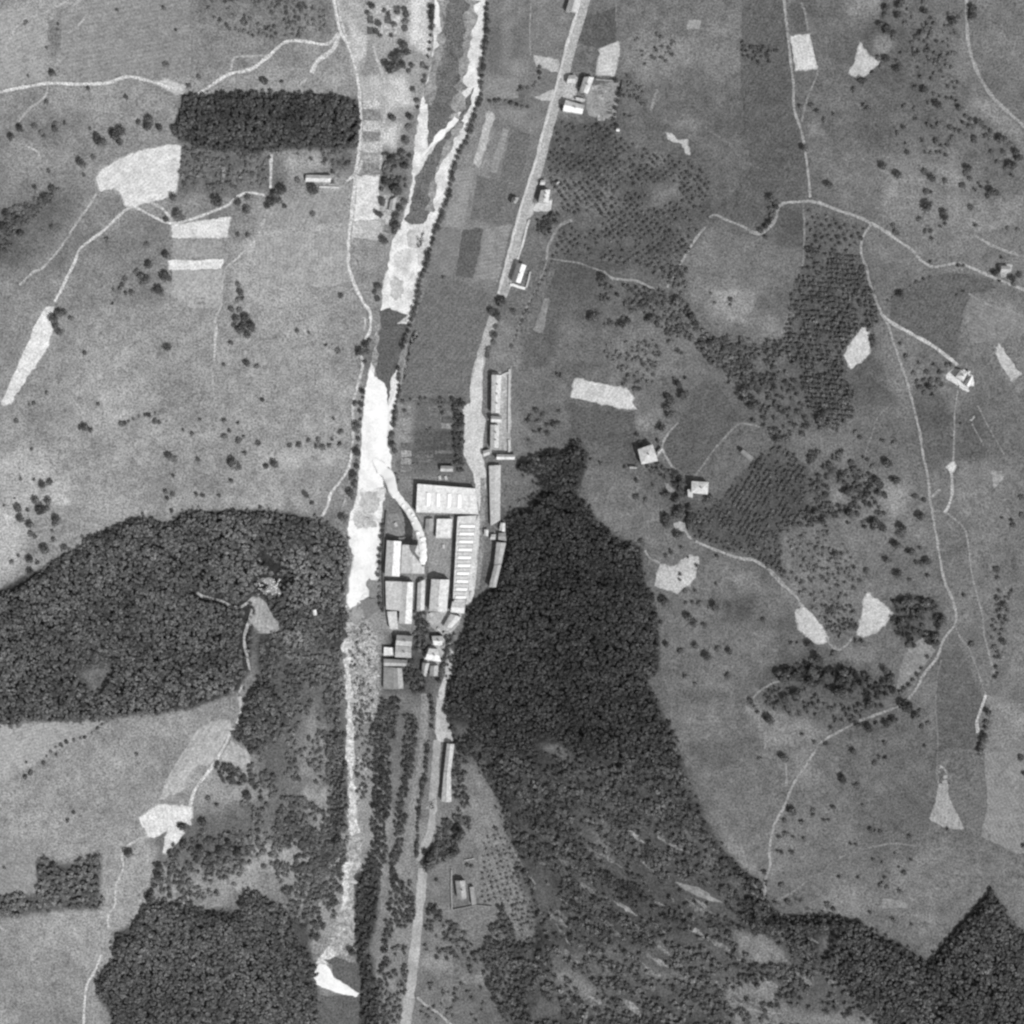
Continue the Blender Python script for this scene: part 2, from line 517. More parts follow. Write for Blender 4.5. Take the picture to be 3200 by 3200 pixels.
    ('31:860,440 960,480 1060,900 1000,1000 880,700', 110, 4), ('31:700,720 860,700 960,960 820,1060 700,1000', 92, 4), ('31:1500,480 1740,420 1760,600 1560,740 1480,700', 108, 4),
    ('31:1120,1000 1400,980 1390,1180 1180,1240', 88, 4), ('31:1190,1260 1390,1200 1380,1440 1250,1560', 98, 4), ('31:1480,1020 1620,1020 1640,1400 1470,1440', 96, 4), ('31:1640,1000 1932,920 1932,1400 1660,1400', 108, 5),
    ('31:1480,1460 1680,1460 1660,1720 1440,1760', 128, 5), ('31:0,420 360,420 240,560 0,580', 124, 5),
    ('32:1300,1380 1580,1300 1560,1932 1280,1932', 96, 4), ('32:700,1620 1260,1560 1260,1932 660,1932', 104, 6), ('33:300,600 1200,520 1260,760 500,860', 104, 6), ('33:700,320 1240,200 1240,460 760,560', 98, 5),
    ('33:980,760 1500,640 1640,820 1260,1200 1020,1100', 114, 5), ('33:480,1020 720,960 840,1080 760,1180 520,1160', 120, 5), ('22:1080,1180 1560,1180 1560,1260 1100,1260', 120, 5),
    ('22:1250,1260 1480,1280 1460,1340 1260,1340', 104, 4), ('22:1640,860 1900,840 1850,1100 1660,1080', 122, 5), ('22:1240,1640 1560,1640 1600,1800 1290,1850', 104, 8),
    ('22:1480,620 1740,600 1700,760 1500,780', 92, 6), ('22:1560,440 1760,420 1780,560 1600,580', 128, 6), ('32:120,620 300,700 320,860 160,860', 104, 6), ('32:560,940 900,960 880,1060 620,1060', 128, 5),
    ('00:460,120 900,80 920,160 480,280', 136, 4), ('00:500,300 880,240 880,420 520,440', 148, 4), ('00:900,100 1360,70 1360,560 900,500', 140, 3), ('00:1360,120 1932,100 1932,360 1360,560', 134, 4),
    ('00:0,320 330,330 330,560 0,620', 162, 5), ('00:120,60 400,60 400,140 180,150', 158, 4), ('00:360,620 860,620 860,800 380,760', 148, 4), ('00:60,1000 520,1020 500,1180 60,1300', 148, 5),
    ('00:1280,1620 1290,1830 1560,1830 1560,1700', 150, 3), ('00:1640,1540 1900,1500 1840,1680 1640,1720', 138, 4), ('10:10,1480 640,1400 650,1560 0,1640', 152, 4), ('10:0,1660 650,1580 655,1690 0,1760', 162, 4),
    ('10:0,1780 650,1720 660,1932 0,1932', 154, 4), ('01:1640,60 1932,20 11:640,60 680,180 0,220 01:1640,240', 164, 4), ('11:20,230 700,200 720,330 120,330', 154, 4), ('11:0,420 420,440 560,520 300,560 0,540', 148, 5),
    ('01:540,420 1180,420 1200,620 700,700', 142, 8), ('01:300,700 900,640 1000,900 400,1000', 150, 10), ('01:640,980 1060,860 1120,1060 760,1200', 158, 10), ('01:200,1120 500,1060 520,1300 220,1360', 140, 8),
    ('01:1000,1240 1560,1180 1600,1320 1040,1360', 148, 6), ('11:0,1380 640,1360 620,1500 0,1520', 158, 5), ('11:100,700 620,680 600,900 160,900', 138, 8),
    ('02:20,1540 560,1510 380,1680 20,1760', 164, 5), ('02:0,1800 300,1720 160,1932 0,1932', 158, 5), ('02:880,1500 1380,1430 1320,1600 860,1640', 146, 5), ('02:600,1680 1160,1640 1060,1860 500,1900', 152, 8),
    ('03:40,140 760,60 700,260 60,380', 148, 6), ('03:500,320 980,280 960,420 540,520', 140, 6), ('03:60,440 420,420 400,600 40,620', 152, 6), ('03:0,1200 560,1180 540,1400 0,1440', 150, 5), ('03:100,1640 560,1620 540,1932 60,1932', 138, 8),
    # floors under the woods, darkened so crown gaps carry painted shade
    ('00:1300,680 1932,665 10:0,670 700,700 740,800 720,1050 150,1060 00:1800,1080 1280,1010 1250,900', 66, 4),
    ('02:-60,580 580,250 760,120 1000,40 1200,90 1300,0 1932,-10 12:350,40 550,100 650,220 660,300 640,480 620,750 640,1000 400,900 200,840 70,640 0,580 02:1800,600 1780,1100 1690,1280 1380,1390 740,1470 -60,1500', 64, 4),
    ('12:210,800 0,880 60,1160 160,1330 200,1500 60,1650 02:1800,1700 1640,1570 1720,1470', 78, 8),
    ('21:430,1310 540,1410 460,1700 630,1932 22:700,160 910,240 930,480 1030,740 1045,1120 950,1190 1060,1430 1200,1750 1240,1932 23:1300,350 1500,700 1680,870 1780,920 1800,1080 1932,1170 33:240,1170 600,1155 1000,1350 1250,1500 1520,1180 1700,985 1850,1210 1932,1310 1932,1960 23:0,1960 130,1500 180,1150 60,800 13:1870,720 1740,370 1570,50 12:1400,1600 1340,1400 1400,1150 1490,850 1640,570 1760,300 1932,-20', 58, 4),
    ('23:250,1380 900,1300 1500,1200 33:100,1250 600,1500 1000,1932 23:100,1932', 96, 20),
    ('23:1580,1260 1800,1300 1880,1400 1760,1500 1620,1460', 138, 8), ('23:1500,1680 1820,1640 1932,1800 1932,1960 1560,1960', 134, 14),
    ('33:-20,1280 160,1330 230,1440 200,1500 -20,1480', 138, 8), ('33:470,1320 590,1300 560,1400 480,1440', 118, 6),
    ('33:-20,1640 120,1680 80,1760 -20,1760', 140, 10), ('33:-20,1820 400,1840 900,1880 900,1960 -20,1960', 128, 14),
    ('23:280,1560 420,1540 620,1700 500,1760 340,1660', 128, 10), ('23:960,1520 1140,1560 1100,1640 980,1600', 120, 10),
    ('23:160,870 260,880 250,930 200,920', 120, 5), ('23:1340,840 1430,840 1410,910', 118, 5), ('23:650,1500 700,1560 660,1580', 130, 4),
    ('22:180,1640 320,1640 480,1780 440,1800 230,1720', 118, 6), ('23:1150,930 1330,965 1440,1045 1300,1010', 138, 3),
    ('23:380,840 560,1000 760,1160 640,1120', 92, 8), ('23:500,600 900,560 720,720', 84, 12),
    ('12:1720,0 1932,0 1932,300 1760,480', 96, 10), ('22:0,0 130,0 100,280 0,520', 92, 10),
    ('13:1420,0 1560,40 1640,220 1740,400 1800,620 1932,860 1932,1300 1700,1380 1560,1080 1560,600 1440,300', 128, 10),
    ('12:1400,1500 1540,1500 1640,1800 1420,1800', 108, 10),
    ('13:1440,1130 1700,1120 1720,1240 1620,1400 1440,1360', 124, 8), ('13:1180,1250 1380,1250 1400,1800 1160,1760', 128, 10),
    ('13:1160,1450 1400,1440 1400,1560 1180,1540', 150, 8), ('13:1440,1580 1620,1580 1640,1680 1480,1660', 142, 8),
    ('13:1200,820 1380,820 1380,1060 1200,1060', 122, 8), ('23:-20,1300 140,1400 120,1932 -20,1932', 84, 10),
    ('13:940,1240 1140,1240 1100,1420 940,1420', 140, 8), ('13:780,900 960,920 960,1180 820,1560 780,1400 860,1160', 126, 8),
    ('12:900,1320 1140,1300 1080,1932 880,1932', 116, 10), ('13:900,0 1080,0 1020,700 920,880 960,500', 120, 10),
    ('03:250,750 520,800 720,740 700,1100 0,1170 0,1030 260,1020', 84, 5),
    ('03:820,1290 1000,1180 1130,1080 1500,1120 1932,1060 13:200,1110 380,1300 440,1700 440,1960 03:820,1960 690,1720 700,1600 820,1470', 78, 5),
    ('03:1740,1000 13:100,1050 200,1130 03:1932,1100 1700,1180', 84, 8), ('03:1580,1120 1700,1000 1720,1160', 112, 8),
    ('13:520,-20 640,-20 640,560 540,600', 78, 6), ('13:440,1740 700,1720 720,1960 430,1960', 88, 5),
    ('13:700,850 860,860 860,1150 800,1400 880,1700 860,1960 720,1960 740,1600 700,1300', 58, 5),  # stream band under trees, their shade painted into the ground tone
    ('32:140,1130 420,1060 620,1090 700,1100 1020,1300 830,1360 600,1310 380,1220', 92, 10),
    ('23:-40,60 1200,60 1320,400 1500,700 1300,880 900,1000 300,900 60,760', 82, 18), ('23:200,1000 1100,860 1650,900 1760,1180 1400,1260 300,1350', 86, 14),
    ('23:40,760 260,900 420,1250 260,1330 130,1150', 92, 10), ('23:560,560 740,600 720,720 600,700', 100, 8), ('23:760,560 920,600 900,660 780,640', 100, 8), ('23:1200,540 1380,560 1360,640 1240,620', 104, 8),
    ('23:1370,720 1560,830 1480,860 1360,800', 108, 8), ('23:350,840 430,860 760,1160 640,1140', 92, 8), ('22:560,330 760,330 740,410 600,420', 84, 8),
    ('02:560,1120 800,1080 760,1240 690,1310 600,1220', 116, 10), ('02:300,900 700,880 1000,960 560,1080', 86, 18), ('02:900,480 1300,560 1400,760 1000,700', 84, 18),
    ('20:1640,300 1740,290 1860,380 1840,440 1700,450', 72, 8), ('20:960,1090 1090,1080 1080,1180 940,1200', 118, 6),
    ('32:1000,600 1370,620 1360,800 1300,960 1080,960 980,760', 92, 10),
]


def build_terrain():
    ax = axis()
    gx, gy = np.meshgrid(ax, ax)
    x, y = gx.ravel(), gy.ravel()
    z = hgt(x, y)
    pts = np.stack([x, y], 1)
    dr = x - (np.interp(1600 - y * 4, _RY, _RX) - 1600) * 0.25
    t = 143 - 28 / (1 + np.exp(-(dr - 60) / 18))
    mott = 20 * (vnoise(x, y, 60, 0) - 0.5) + 15 * (vnoise(x, y, 23, 1) - 0.5) + 7 * (vnoise(x, y, 8, 2) - 0.5)
    t = t + mott
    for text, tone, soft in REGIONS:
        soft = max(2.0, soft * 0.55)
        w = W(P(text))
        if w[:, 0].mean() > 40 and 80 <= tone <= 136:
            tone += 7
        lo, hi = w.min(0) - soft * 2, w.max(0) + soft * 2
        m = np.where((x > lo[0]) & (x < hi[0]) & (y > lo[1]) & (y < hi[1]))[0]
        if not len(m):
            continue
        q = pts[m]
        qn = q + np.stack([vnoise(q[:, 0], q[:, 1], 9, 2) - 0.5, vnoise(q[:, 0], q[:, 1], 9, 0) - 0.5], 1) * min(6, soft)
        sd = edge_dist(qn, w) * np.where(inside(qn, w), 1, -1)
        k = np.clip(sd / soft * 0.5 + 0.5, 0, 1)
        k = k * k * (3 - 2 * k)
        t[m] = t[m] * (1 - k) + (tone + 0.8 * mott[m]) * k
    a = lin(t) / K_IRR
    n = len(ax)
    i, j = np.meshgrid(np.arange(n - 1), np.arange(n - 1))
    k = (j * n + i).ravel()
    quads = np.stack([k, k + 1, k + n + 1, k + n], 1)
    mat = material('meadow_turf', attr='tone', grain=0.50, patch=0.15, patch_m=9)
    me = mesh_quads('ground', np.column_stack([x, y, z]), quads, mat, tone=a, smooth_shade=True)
    return props(obj('ground', me), 'grassy valley ground with pale and dark pasture on both hillsides', kind='structure')


build_terrain()

# ------------------------------------------------------------------ river: gravel bed, water, bright shingle
M_BED = material('river_gravel', tone=224, grain=0.28, patch=0.22, patch_m=11)
M_WHITE = material('bleached_gravel', albedo=0.84, grain=0.10, patch=0.12, patch_m=12)
M_SCRUBBED = material('overgrown_gravel', tone=156, grain=0.6, patch=0.5, patch_m=5)
M_WATER = material('river_water', tone=110, grain=0.62, patch=0.2, patch_m=10, rough=0.25, spec=0.4)
LB = P('10:1280,-80 1250,400 1220,550 1180,700 1160,800 1130,1000 1110,1200 1100,1350 1050,1550 1000,1640 960,1720 940,1900 '
       '11:905,180 890,360 850,560 840,700 800,830 780,920 760,1200 745,1400 720,1660 690,1800 12:668,0 660,200 692,320 660,480 640,660')
RB = P('12:780,660 865,600 865,450 880,250 895,0 11:920,1680 960,1540 960,1430 930,1300 965,1250 970,1130 1000,980 1015,880 1000,800 '
       '1040,650 1090,480 1130,340 1170,150 1200,0 10:1230,1750 1270,1600 1310,1500 1360,1400 1390,1200 1430,1080 1500,950 1550,760 '
       '1590,660 1590,550 1610,380 1620,200 1630,-80')
drape('gravel_bed', LB + RB, M_BED, 0.06, 'wide pale gravel bed of the river', wob=1.0, step=1.5)
drape('gravel_bed', P('12:640,640 790,650 790,780 870,900 880,1250 850,1480 700,1520 13:700,20 720,350 690,560 640,700 650,420 650,0 '
                      '12:650,1700 640,1350 620,1200 640,1000 622,750'), M_SCRUBBED, 0.10,
      'overgrown grey gravel bed below the factory', wob=1.6, step=1.5)
drape('gravel_bed', P('13:660,560 720,580 760,640 740,780 700,900 690,1100 700,1300 720,1440 600,1440 500,1480 520,1400 540,1250 600,1100 620,900 640,720'),
      tone_mat('shingle', 168, grain=0.5, patch=0.4, patch_m=4), 0.10, 'narrow stony bed above the lower weir', wob=1.4, step=1.5)
M_PALE = tone_mat('bright_shingle', 206, grain=0.4, patch=0.35, patch_m=4)
strip('gravel_margin', P('12:640,900 660,1080 655,1320 670,1500 665,1700 13:665,0 680,200 690,400 690,520 710,580'), 5.5, M_PALE, 0.14, 'pale dry shingle along the western river edge', jitter=0.5)
strip('gravel_margin', P('13:650,780 635,900 640,1000 625,1120'), 5.0, M_PALE, 0.14, 'short pale shingle streak above the weir', jitter=0.5)
strip('gravel_margin', P('13:545,1400 500,1460 450,1520'), 6.0, M_PALE, 0.14, 'pale bank beside the weir crest', jitter=0.4)
drape('river_water', P('10:1335,-80 1320,150 1310,300 1270,450 1240,600 1215,760 1225,900 1222,1050 1290,985 1350,915 1405,855 1440,760 1462,600 1490,400 1520,200 1538,-80'),
      M_WATER, 0.16, 'dark upper pool of the river', wob=1.0)
drape('river_water', P('10:1545,620 1470,740 1420,890 1300,1000 1205,1140 1135,1260 1112,1400 1090,1500 1050,1560 1110,1600 1190,1590 1235,1500 1255,1390 1275,1250 1330,1110 1400,960 1470,850 1530,740'),
      M_WATER, 0.16, 'dark side channel flowing down past the gravel bank', wob=1.0)
drape('river_water', P('11:880,390 940,370 1020,400 1085,420 1095,470 1045,640 1005,790 960,860 950,1000 938,1060 925,930 895,890 850,860 842,740 862,560'),
      tone_mat('deep_water', 98, grain=0.6, patch=0.12, patch_m=9, rough=0.3, spec=0.4), 0.16, 'dark pool between two bright gravel banks', wob=0.8)
drape('gravel_bank', P('11:815,800 838,860 890,885 925,930 940,1060 950,1130 925,1290 955,1420 960,1560 905,1640 735,1640 742,1470 752,1250 770,1000 782,920'),
      M_WHITE, 0.22, 'brilliant white gravel bank with a rounded head', wob=0.7, closed_smooth=True)
drape('gravel_bank', P('12:672,60 860,60 850,300 855,450 780,560 700,660 650,660 665,480 695,330 662,200'), M_WHITE, 0.22,
      'white gravel bank beside the factory wall', wob=1.2, closed_smooth=True)
drape('gravel_bank', P('11:990,850 1012,880 1000,980 968,1100 972,1230 955,1250 940,1190 945,1060 985,960'), M_WHITE, 0.22,
      'thin white gravel spit on the eastern river edge', wob=0.6)
drape('gravel_bank', P('11:1000,480 1100,400 1120,390 1090,480'), M_PALE, 0.22, 'small pale bank by the dark hedge')
M_SHALLOW = tone_mat('shallow_water', 150, grain=0.5, patch=0.3, patch_m=7, rough=0.3, spec=0.4)
strip('shallow_water', P('10:1535,0 1512,200 1484,400 1456,600 1434,760 1408,850'), 7.0, M_SHALLOW, 0.20, 'shallow water along the eastern gravel of the upper pool', jitter=0.6)
strip('shallow_water', P('10:1330,0 1315,300 1272,450 1245,600 1222,740'), 6.0, M_SHALLOW, 0.20, 'shallow water along the western edge of the upper pool', jitter=0.6)
strip('shallow_water', P('10:1460,860 1330,1110 1272,1250 1252,1390 1232,1500'), 4.5, M_SHALLOW, 0.20, 'shallow edge of the side channel', jitter=0.6)
strip('shallow_water', P('11:880,395 862,560 842,740 850,860'), 3.0, M_SHALLOW, 0.20, 'shallow western edge of the dark pool', jitter=0.6)
for bt, btone in (('11:950,180 1010,150 1050,200 1040,290 980,300', 190), ('11:760,1690 840,1670 890,1740 820,1830 740,1800', 190), ('11:700,1820 800,1850 860,1910 800,1932 720,1932', 200),
                  ('12:800,470 870,500 865,600 810,610 790,540', 140), ('12:740,620 860,600 880,680 800,760 760,720', 130), ('12:670,690 740,680 760,760 700,800', 150),
                  ('10:1090,1640 1180,1640 1170,1740 1080,1760', 196), ('10:1000,1800 1100,1780 1090,1880 990,1900', 204), ('10:1150,1680 1230,1600 1200,1850 1150,1880', 206), ('12:700,40 800,20 840,60 740,120', 200)):
    drape('gravel_patch', P(bt), tone_mat('shingle', btone), 0.26, 'greyer damp patch of the river gravel', wob=1.6, closed_smooth=True)
strip('foam_line', P('10:1425,840 1405,868 1350,915 1285,985 1225,1055 1190,1100'), 3.2, M_WHITE, 0.24, 'white rapids crossing the river', jitter=0.5)
drape('river_water', P('13:480,1480 560,1455 640,1480 720,1510 745,1700 690,1690 620,1640 560,1590 530,1500'),
      tone_mat('deep_water', 98), 0.16, 'dark still water held by the curved weir', wob=0.8)
drape('river_water', P('13:440,1720 560,1740 700,1740 740,1760 720,2000 440,2000 425,1850'),
      tone_mat('deep_water', 98), 0.16, 'dark river below the weir', wob=0.8)
drape('weir_foam', P('13:450,1500 500,1510 540,1560 555,1600 620,1640 700,1690 740,1712 715,1738 640,1728 560,1705 470,1670 415,1640 410,1600 435,1585 415,1560'),
      M_WHITE, 0.45, 'white curved weir face with foaming water', wob=0.6)

# ------------------------------------------------------------------ fields
FIELDS = [
    ('00:-60,80 110,45 335,70 340,250 325,555 170,600 -60,640', 156, 'pale pasture corner above the lane'),
    ('00:440,60 900,-40 1345,-40 1355,480 1200,560 900,520 740,570 500,575 430,420', 141, 'wide grey pasture above the lane'),
    ('10:0,1455 400,1400 655,1330 652,1575 0,1650', 151, 'grey meadow strip beside the western road'),
    ('10:0,1690 650,1620 655,1932 640,1960 0,1960', 158, 'pale meadow strip beside the western road'),
    ('11:100,20 640,40 700,170 500,215 60,225', 159, 'pale meadow strip above the road bend'),
    ('02:-40,1512 740,1482 570,1600 330,1735 40,1910 -40,1920', 161, 'pale wedge pasture under the western wood'),
    ('03:-40,640 250,735 262,1000 100,1000 -40,1020', 144, 'grey pasture corner above the ragged wood'),
    ('00:1215,1025 1285,1040 1275,1180 1245,1370 1180,1410 1000,1450 950,1480 890,1450 850,1370 820,1330 710,1360 685,1250 730,1200 850,1130 1000,1070', 216, 'large pale mown field below the dark rectangular wood'),
    ('00:1225,1600 1640,1540 1610,1690 1225,1690', 216, 'pale field strip beneath the lane'),
    ('00:1230,1700 1585,1700 1570,1830 1220,1830', 152, 'grey field strip between two pale strips'),
    ('00:1195,1850 1590,1840 1575,1912 1200,1918', 224, 'narrow white field strip'),
    ('01:1225,100 1580,100 1565,370 1350,372 1210,270', 165, 'grey square field under the white strip'),
    ('01:1360,290 1480,300 1510,350 1400,345', 132, 'dark patch in the grey square field'),
    ('01:330,360 385,365 360,460 370,520 340,640 230,810 140,950 90,1030 30,1065 5,1040 60,930 130,770 210,600 270,450', 216, 'long curved pale field on the western slope'),
    ('30:270,260 410,240 465,490 310,500', 216, 'white rectangular field beside the straight lane'),
    ('30:765,300 830,400 910,440 800,545 740,560 690,520 735,440 750,350', 200, 'pale wedge shaped field on the upper hillside'),
    ('20:755,290 770,330 730,545 600,525 625,345', 204, 'pale plot north of the roadside houses'),
    ('20:150,395 320,420 330,520 180,470', 186, 'pale plot west of the main road'),
    ('20:160,690 300,630 290,720 220,715', 190, 'pale yard west of the main road'),
    ('20:1245,140 1345,140 1330,210 1240,210', 160, 'small grey garden plot on the hillside'),
    ('21:450,870 820,945 870,1010 850,1040 880,1085 820,1090 590,1040 560,1035 415,1005', 208, 'pale oblong field east of the road'),
    ('31:790,490 820,530 840,690 700,810 655,700 700,620', 210, 'pale kite shaped field beside the orchard'),
    ('31:1755,625 1800,690 1870,790 1910,840 1840,885 1720,680', 194, 'pale oblong field near the eastern picture edge'),
    ('22:1055,365 1160,400 1240,310 1320,320 1310,430 1260,520 1200,540 1180,580 1020,520 1035,410', 188, 'pale double plot next to the dark wood'),
    ('32:360,670 430,730 490,800 550,910 500,940 430,920 330,830 320,760 300,720', 204, 'pale lozenge field at the foot of the lane'),
    ('32:820,570 900,630 1000,720 960,780 880,850 790,890 745,870 770,780 790,660', 204, 'pale triangular field among scrub'),
    ('32:1210,890 1310,980 1200,1130 1020,1270 1050,1100 1120,950', 142, 'grey oblong meadow beside the dark copse'),
    ('33:1335,90 1385,130 1400,330 1440,410 1490,490 1510,550 1390,540 1260,480 1310,330', 160, 'bell shaped grey field'),
    ('33:1650,0 1980,0 1980,730 1880,715 1620,600 1670,400', 140, 'grey field at the eastern picture edge'),
    ('03:1130,370 1370,390 1350,520 1300,500 1260,510 1310,570 1270,630 1190,720 1150,710 1190,560 1100,610 1060,600 980,470', 214, 'white ragged field above the southern wood'),
    ('02:1390,1560 1500,1490 1630,1470 1650,1540 1500,1800 03:1400,90 1300,280 1130,340 1180,200 02:1290,1720', 177, 'long grey field along the woodland track'),
    ('02:1640,1630 1770,1700 1780,1780 1740,1840 1600,1770 1560,1750', 172, 'small pale clearing east of the track'),
    ('02:1800,640 12:0,590 70,640 130,760 200,810 130,860 0,860 02:1850,850 1750,790', 160, 'pale clearing inside the western wood'),
    ('10:700,1250 870,1250 870,1560 690,1570', 218, 'white plot between the road and the river'),
    ('10:690,1575 890,1565 880,1700 688,1690', 186, 'pale plot south of the white one'),
    ('10:1640,800 1700,820 1590,1180 1540,1160', 186, 'narrow pale strip field east of the river'),
    ('10:1760,900 1795,930 1712,1230 1655,1220', 150, 'narrow grey strip field'),
    ('11:1180,300 1230,190 1420,170 1710,300 1660,470 1580,720 1520,930 1480,990 1030,965 1080,600', 114, 'large dark field between river and road'),
    ('11:1120,520 1170,540 1100,640 1060,880 1030,900 1060,680', 150, 'pale margin of the large dark field'),
    ('21:230,290 265,310 220,550 150,530', 142, 'narrow grey strip beside the hedge'),
    ('21:1180,1180 1400,900 1480,930 1600,1130 1560,1230 1290,1570 1160,1500 1100,1430 1090,1300', 103, 'dark field between the two white houses'),
    ('33:930,1040 1060,1050 1110,1100 900,1110', 146, 'pale worn patch on the southern pasture'),
    ('33:1130,1150 1200,1150 1330,1230 1260,1210', 140, 'faint pale streak on the southern pasture'),
    ('23:1150,922 1330,960 1400,1010 1500,1070 1400,1055 1260,1000', 148, 'long clearing in the eastern wood'),
    ('I:450,900 640,720 800,760 960,790 1110,930 1170,1080 1160,1180 1010,1200 1030,1330 860,1260 700,1140 470,1010', 222, 'white farmyard of the hillside farm'),
    ('31:1380,1490 1430,1455 1448,1500 1412,1545', 212, 'small white triangle where paths meet'),
    ('31:1700,1530 1780,1520 1790,1580 1720,1650', 158, 'small grey plot on the eastern pasture'),
    ('20:1095,950 1140,950 1180,995 1240,990 1250,1040 1262,1100 1225,1080 1200,1020 1110,995', 202, 'white bare outcrop in the hillside'),
    ('00:1090,572 1200,572 1320,610 1300,665 1230,665 1150,612', 192, 'pale widening at the end of the path'),
    ('31:1750,60 1850,60 1835,140 1770,150', 176, 'pale yard in the eastern corner'),
    ('20:350,540 440,530 470,560 440,780 330,720', 186, 'pale forecourt on the main road'),
    ('20:440,620 760,580 740,860 540,820 520,640', 158, 'walled kitchen garden with grey beds'),
    ('G:920,1100 1340,1000 1290,1290 860,1300 840,1200', 206, 'pale yard of the roadside house'),
    ('G:700,1080 860,1100 820,1400 640,1480 560,1300', 190, 'pale apron along the road'),
    ('H:700,960 830,1000 760,1080 400,1000', 120, 'dark plot below the white garden wall'),
    ('E:740,960 830,960 960,1140 890,1210', 158, 'pale path garden between the houses'),
    ('E:930,1780 1050,1730 1170,1760 1190,1932 960,1932', 182, 'pale turning place south of the white house'),
    ('02:1900,520 12:0,470 110,470 190,580 90,600 40,560', 146, 'stony ground in the western wood'),
    ('12:1210,720 1420,690 1480,640 1440,800 1360,900 1420,1000 1290,1160 1180,1100 1200,980 1330,880 1220,800', 176, 'pale yards at the southern end of the factory'),
    ('A:540,560 1040,590 1000,900 690,900 640,700', 150, 'grey factory courtyard'),
    ('A:690,900 1010,900 990,1440 700,1440', 148, 'grey inner yard of the factory'),
    ('A:130,560 320,520 560,860 140,860', 138, 'grey yard beside the river wall'),
    ('S:1424,527 1484,524 1470,600 1445,714 1385,703 1405,620', 148, 'light grey field block beside the river hedge'),
    ('S:1445,719 1511,714 1500,780 1478,868 1423,863 1432,800', 99, 'narrow dark field strip between river and road'),
    ('S:1517,714 1600,700 1575,800 1556,880 1484,868 1505,780', 142, 'rough pale field beside the main road'),
    ('S:1380,708 1440,720 1418,862 1330,850 1350,780', 128, 'grey field under the light block'),
    ('31:980,310 1060,250 1160,190 1260,150 1400,120 1540,130 1660,170 1740,225 1560,265 1500,400 1450,755 1300,640 1130,540 985,455', 102, 'dark arc shaped meadow above the bright drive'),
    ('31:1545,270 1640,335 1800,395 1980,445 1932,560 1760,600 1560,620 1505,420', 131, 'grey sloping field near the farm'),
    ('33:1312,-60 1640,0 1668,400 1618,600 1512,556 1440,410 1400,330 1385,130 1335,85 1312,330', 114, 'narrow pasture between the bell field and the edge'),
    ('20:1640,-60 1930,-60 30:212,0 232,130 252,300 272,480 288,620 292,780 336,920 360,1030 370,1100 390,1250 400,1380 250,1415 190,1440 110,1430 20:1860,1420 1800,1600 1700,1620 1540,1555 1480,1520 1700,1180 1650,900 1625,500', 104, 'wide dark pasture west of the straight lane'),
    ('21:420,1060 630,1095 870,1110 880,1240 860,1380 640,1340 420,1285', 100, 'dark field below the pale oblong'),
    ('32:1330,1000 1480,960 1600,1240 1640,1330 1590,1560 1560,1932 1330,1932 1310,1500', 101, 'long dark pasture down the eastern slope'),
    ('21:60,170 210,110 330,60 230,280 130,560 60,560 10,480', 116, 'field strip between hedge and road'),
    ('10:1650,560 1850,555 1870,700 1650,710', 140, 'pale garden plot beside the river hedge'),
    ('S:1597,396 1660,420 1628,560 1562,566 1580,480', 112, 'dark strip field near the main road'),
    ('S:1490,548 1590,570 1560,690 1470,690', 114, 'dark grey field in the valley'),
    ('20:470,110 600,100 730,60 740,290 610,340 460,310', 97, 'dark field east of the main road'),
    ('C:880,260 1180,300 1270,200 1270,1900 860,1900', 176, 'pale terraces behind the long houses'),
]
def fringe(pts, m):
    a = np.array([p[:2] for p in pts], float)
    c = a.mean(0)
    d = a - c
    L = np.maximum(1.0, np.hypot(d[:, 0], d[:, 1]))[:, None]
    return [tuple(p) for p in c + d * (1 + m * 4 / L)]


for text, tone, lab in FIELDS:
    if tone > 185 and 'yard' not in lab:
        drape('field_margin', fringe(P(text), 0.9), tone_mat('margin', 168, grain=0.5, patch=0.2, patch_m=4), 0.06, 'worn grassy margin of the ' + ' '.join(lab.split()[:7]), wob=1.1)
    drape('field' if 'yard' not in lab and 'court' not in lab else 'yard', P(text), material('field_grey_%d' % tone, tone=tone, stripe=(random.uniform(2.6, 4.2), random.uniform(0, 3.1), 0.05 if tone > 190 else 0.07), grain=0.50 if tone < 128 else 0.36 if tone < 190 else 0.30, patch=0.13, patch_m=7), 0.10, lab, wob=0.7)

